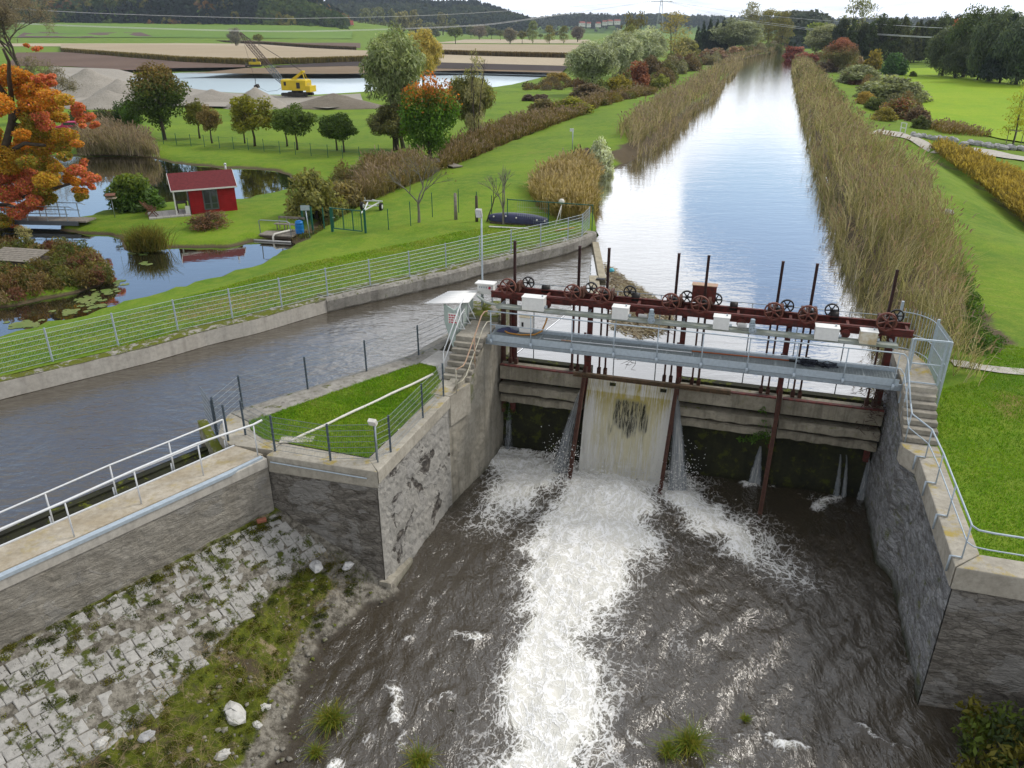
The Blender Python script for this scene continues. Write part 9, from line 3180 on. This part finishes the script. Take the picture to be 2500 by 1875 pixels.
t = thing('wire_fence', 'low green wire fence in front of the orchard trees', 'fence', on_ground(600, 365))
pp_ = [(260, 330), (300, 338), (345, 345), (400, 352), (432, 355), (467, 357), (500, 359), (537, 363), (571, 364), (607, 367), (645, 370), (684, 376), (722, 378), (760, 381), (801, 385), (837, 387), (878, 391), (926, 394)]
pv = [on_ground(x, y) for x, y in pp_]
for p in pv:
 mb = MB()
 mb.beam(p - Vector((0, 0, .1)), p + Vector((0, 0, 1.45 if p is not pv[-1] else 1.8)), .05, .05)
 mb.build('post', MAT['green_paint'], t)
mb = MB()
for a, c in zip(pv, pv[1:]):
 for z in (.3, .8, 1.3):
  mb.cyl(a + Vector((0, 0, z)), c + Vector((0, 0, z)), .008, 3, False)
mb.build('wires', MAT['green_wire'], t)
# ------------------------------------------------------------------ wooded hills
def hill(name, label, sky_, foot, Yf, Yc, n, size, cols, seed, grow_=0.0):
 xs = np.arange(sky_[0][0], sky_[-1][0] + 1, 12.0)
 ys = np.interp(xs, [q[0] for q in sky_], [q[1] for q in sky_])
 yf = np.interp(xs, [q[0] for q in foot], [q[1] for q in foot])
 m_ = 14
 vs = []
 for x, a, c in zip(xs, ys, yf):
  F_ = A(x, c, Yf)
  C_ = A(x, a + size * 620 / Yc, Yc)
  for j in range(m_):
   u_ = j / (m_ - 1)
   q = F_.lerp(C_, u_)
   q.z = F_.z + (C_.z - F_.z) * (math.sin(u_ * PI / 2) ** .85) + (-14 if j == 0 else 0)
   vs.append(tuple(q))
  q = A(x, a, Yc * 1.25)
  vs.append((q.x, q.y, F_.z - 40))
 m_ += 1
 idx = np.arange(len(vs)).reshape(len(xs), m_)
 f = np.stack([idx[:-1, :-1].ravel(), idx[1:, :-1].ravel(), idx[1:, 1:].ravel(), idx[:-1, 1:].ravel()], 1)
 vs = np.array(vs)
 tag(link('hills', npmesh('hills', vs, f, MAT['far_green'], None, True)), 'slope under the ' + label, 'hill', kind='structure')
 rs = np.random.RandomState(seed)
 i, j = rs.randint(0, len(xs) - 1, n), rs.randint(0, m_ - 2, n)
 u_, w = rs.random((n, 1)), rs.random((n, 1))
 g = vs.reshape(len(xs), m_, 3)
 base = (g[i, j] * (1 - u_) + g[i + 1, j] * u_) * (1 - w) + (g[i, j + 1] * (1 - u_) + g[i + 1, j + 1] * u_) * w
 k = 26
 con = rs.random(n) < (vnoise(base[:, :2], .006, seed, 2) > .52) * .9
 ht = size * rs.uniform(.7, 1.25, n)
 d_ = unit(rs.normal(size=(n * k, 3))).reshape(n, k, 3)
 d_[:, :, 2] = np.abs(d_[:, :, 2]) * .9
 zz = d_[:, :, 2] * ht[:, None] * .55 + ht[:, None] * .45
 rw = np.where(con, .22, .42)[:, None] * ht[:, None]
 zz = np.where(con[:, None], rs.random((n, k)) * ht[:, None] * 1.1, zz)
 taper = np.where(con[:, None], np.clip(1.15 - zz / (ht[:, None] * 1.1), .1, 1), 1)
 C_ = base[:, None, :] + np.stack([d_[:, :, 0] * rw * taper, d_[:, :, 1] * rw * taper, zz], 2)
 cz = np.array(cols)
 ci = np.where(con, 0, 1 + np.clip((vnoise(base[:, :2], .012, seed + 5, 2) * 1.3 * (len(cols) - 1) - .3).astype(int) + rs.randint(-1, 2, n), 0, len(cols) - 2))
 col = (cz[ci] * rs.uniform(.75, 1.25, (n, 1)))[:, None, :] * rs.uniform(.7, 1.3, (n, k, 1))
 N_ = unit((d_ * .6 + rs.normal(size=(n, k, 3)) * .4 + np.array([0, -.3, .3])).reshape(-1, 3))
 v = cards(C_.reshape(-1, 3), N_, size * .26, 1.3, None, rs)
 o_ = link(name, npmesh(name, v, np.arange(len(v)).reshape(-1, 4), MAT['leaf_thin'], {'tone': np.repeat(col.reshape(-1, 3), 4, 0)}))
 o_.color = (1, 1, 1, 1)
 tag(o_, label, 'forest', kind='stuff')
FC = [(.022, .036, .024), (.05, .085, .02), (.07, .10, .02), (.045, .075, .022), (.12, .115, .02), (.16, .085, .022)]
hill('forest', 'mixed autumn forest on the near hill at the upper left', [(-260, -70), (150, -60), (400, -45), (600, -22), (680, -9), (721, 1), (755, 17), (783, 28), (820, 48), (850, 66)], [(-260, 57), (215, 59), (400, 57), (480, 63), (560, 60), (650, 61), (720, 66), (790, 74), (850, 76)], 1080, 1420, 5200, 17, FC, 1)
hill('forest', 'blue green forest on the middle hill behind the village', [(760, 40), (789, 25), (803, 18), (863, 9), (925, 13), (1010, 17), (1079, 23), (1159, 21), (1198, 34), (1241, 46), (1290, 62)], [(760, 74), (1290, 72)], 1700, 2100, 3200, 19, [(.020, .034, .026), (.03, .05, .028), (.035, .055, .026), (.05, .065, .025)], 2)
hill('forest', 'distant blue woods along the skyline in the middle', [(1220, 55), (1300, 58), (1360, 50), (1425, 46), (1510, 52), (1600, 47), (1700, 52), (1800, 56), (1919, 56), (2015, 62), (2120, 58), (2300, 60), (2560, 56)], [(1220, 70), (2560, 70)], 2300, 2900, 3000, 20, [(.03, .045, .03), (.045, .06, .035), (.05, .065, .03)], 3)
hill('forest', 'grey hazy riverside wood at the end of the canal', [(1895, 62), (1940, 58), (2020, 64)], [(1895, 97), (2020, 99)], 620, 700, 140, 12, [(.07, .085, .065), (.09, .105, .075), (.06, .08, .06)], 4)
# ------------------------------------------------------------------ villages
def house(label, px, py, Y, w, h, rh, roof='house_roof', rot=0.3, d=None, group=None):
 p = A(px, py, Y)
 t = thing('village_house', label, 'house', p, rot, group)
 M_ = ROOT[t.name]
 d = d or w * .8
 mb = MB(M_)
 mb.b2(-w / 2, w / 2, -d / 2, d / 2, -3, h)
 mb.build('wall', MAT['house_white'], t)
 mb = MB(M_)
 mb.add([(-w * .54, -d * .55, h), (w * .54, -d * .55, h), (w * .54, d * .55, h), (-w * .54, d * .55, h), (-w * .54, 0, h + rh), (w * .54, 0, h + rh)], [(0, 1, 5, 4), (2, 3, 4, 5), (3, 0, 4), (1, 2, 5), (3, 2, 1, 0)])
 mb.build('roof', MAT[roof], t)
 mb = MB(M_)
 for k in range(3):
  mb.b2(-w * .35 + k * w * .28, -w * .25 + k * w * .28, -d / 2 - .05, -d / 2 - .003, h * .35, h * .7)
 mb.build('windows', MAT['glass_dark'], t)
 return t
p = A(808, 73, 1150)
t = thing('church', 'white village church with pointed tower at the forest edge', 'church', p, .2)
M_ = ROOT[t.name]
mb = MB(M_)
mb.b2(-2.6, 2.6, -2.6, 2.6, -3, 9)
mb.build('tower', MAT['house_white'], t)
mb = MB(M_)
mb.cone((0, 0, 9.01), (0, 0, 17), 3.2, .1, 8)
mb.build('spire', MAT['house_grey'], t)
mb = MB(M_)
mb.b2(2.61, 16, -3.5, 3.5, -3, 6)
mb.add([(2.61, -3.8, 6.01), (16, -3.8, 6.01), (16, 3.8, 6.01), (2.61, 3.8, 6.01), (2.61, 0, 10), (16, 0, 10)], [(0, 1, 5, 4), (2, 3, 4, 5), (3, 0, 4), (1, 2, 5)])
mb.build('nave', MAT['house_white'], t)
house('white house with grey roof left of the red roofed house', 823, 75, 1140, 11, 5, 3.5, 'house_grey', -.2)
house('broad house with the red roof in the far village', 845, 73, 1145, 19, 6, 5.5, 'house_roof', .1)
house('small white house in front of the red roofed house', 843, 78, 1120, 9, 4, 3, 'house_grey', .4)
r = random.Random(5)
for k in range(13):
 house('tiny pale house of the hilltop village on the skyline', 1256 + k * 7.5 + r.uniform(-2, 2), 53 + r.uniform(-2.5, 2), 2880, r.uniform(13, 20), r.uniform(6, 9), 5, r.choice(['house_roof', 'house_grey']), r.uniform(-.5, .5), group='houses of the hilltop village')
for k in range(6):
 house('pale house among the distant blue woods', 1425 + k * 17 + r.uniform(-5, 5), 60 + r.uniform(-3, 4), 2280, r.uniform(10, 15), 6, 4, 'house_roof', r.uniform(-.5, .5), group='houses among the distant woods')
# ------------------------------------------------------------------ power line
Yp = 640
a = A(1610, 75, Yp)
t = thing('pylon', 'pale steel lattice pylon rising behind the silver willows', 'pylon', a)
top = A(1610, -12, Yp).z
mb = MB()
hh = top - a.z
for k in range(9):
 z0, z1 = a.z + hh * k / 9, a.z + hh * (k + 1) / 9
 w0, w1 = 2.6 * (1 - k / 9.6), 2.6 * (1 - (k + 1) / 9.6)
 c4 = [(-1, -1), (1, -1), (1, 1), (-1, 1)]
 for j in range(4):
  q, q2 = c4[j], c4[(j + 1) % 4]
  mb.beam((a.x + q[0] * w0, a.y + q[1] * w0, z0), (a.x + q[0] * w1, a.y + q[1] * w1, z1), .16, .16)
  mb.beam((a.x + q[0] * w0, a.y + q[1] * w0, z0), (a.x + q2[0] * w1, a.y + q2[1] * w1, z1), .10, .10)
mb.build('lattice_mast', MAT['pylon_steel'], t)
mb = MB()
za = A(1610, 3.5, Yp).z
mb.beam((a.x - 8, a.y, za), (a.x + 8, a.y, za), .3, .4)
mb.build('cross_arm', MAT['pylon_steel'], t)
for i, pts_ in enumerate([[(1590, 3, 640), (1262, 50, 560), (1125, 63, 520), (860, 73, 460), (625, 75, 420), (130, 60, 360), (-250, 38, 330)], [(1588, 3, 640), (1184, 30, 560), (1000, 39, 520), (783, 44, 470), (625, 44, 440), (209, 31, 380), (-250, 2, 330)], [(1596, 3, 640), (1262, 52, 566), (1125, 65, 526), (860, 75, 466), (625, 77, 426), (130, 62, 366), (-250, 41, 336)],
      [(1630, 3, 640), (1790, 42, 560), (1925, 62, 480), (2022, 74, 420), (2288, 91, 300), (2560, 98, 240)], [(1624, 3, 640), (1790, 46, 566), (1925, 66, 486), (2022, 77, 426), (2288, 93, 306), (2560, 101, 246)], [(1630, 3, 640), (1790, 28, 560), (1925, 43, 480), (2073, 54, 420), (2294, 68, 300), (2560, 74, 240)]]):
 mb = MB()
 ps_ = [A(*q) for q in pts_]
 sm = []
 for k in range(len(ps_) - 1):
  p0, p1, p2, p3 = ps_[max(k - 1, 0)], ps_[k], ps_[k + 1], ps_[min(k + 2, len(ps_) - 1)]
  for s_ in range(6):
   u_ = s_ / 6
   sm.append(.5 * ((2 * p1) + (p2 - p0) * u_ + (2 * p0 - 5 * p1 + 4 * p2 - p3) * u_ ** 2 + (3 * p1 - p0 - 3 * p2 + p3) * u_ ** 3))
 mb.tube(sm + [ps_[-1]], .065, 4)
 o = mb.build('power_wire', MAT['wire_light'])
 tag(o, ['lower power wire running left from the pylon over the fields', 'upper power wire running left from the pylon over the forest', 'second lower power wire close beside its twin on the left', 'lower power wire running right before the dark wood', 'second lower power wire close beside its twin on the right', 'upper power wire running right before the dark wood'][i], 'power wire', 'wires of the power line')
# ------------------------------------------------------------------ air
hz = bpy.data.materials.new('haze')
hz.use_nodes = True
nt = hz.node_tree
nt.nodes.clear()
b = NB(nt)
pv_ = b.n('ShaderNodeVolumePrincipled', {'Color': (.72, .83, 1.0), 'Density': .00009, 'Anisotropy': .2})
b.n('ShaderNodeOutputMaterial', {'Volume': pv_.outputs[0]})
mb = MB()
mb.b2(-4300, 4300, -40, 9200, -60, 420)
HAZE = True
if HAZE:
 tag(mb.build('haze', hz), 'thin blue air haze over the landscape', 'haze', kind='stuff')
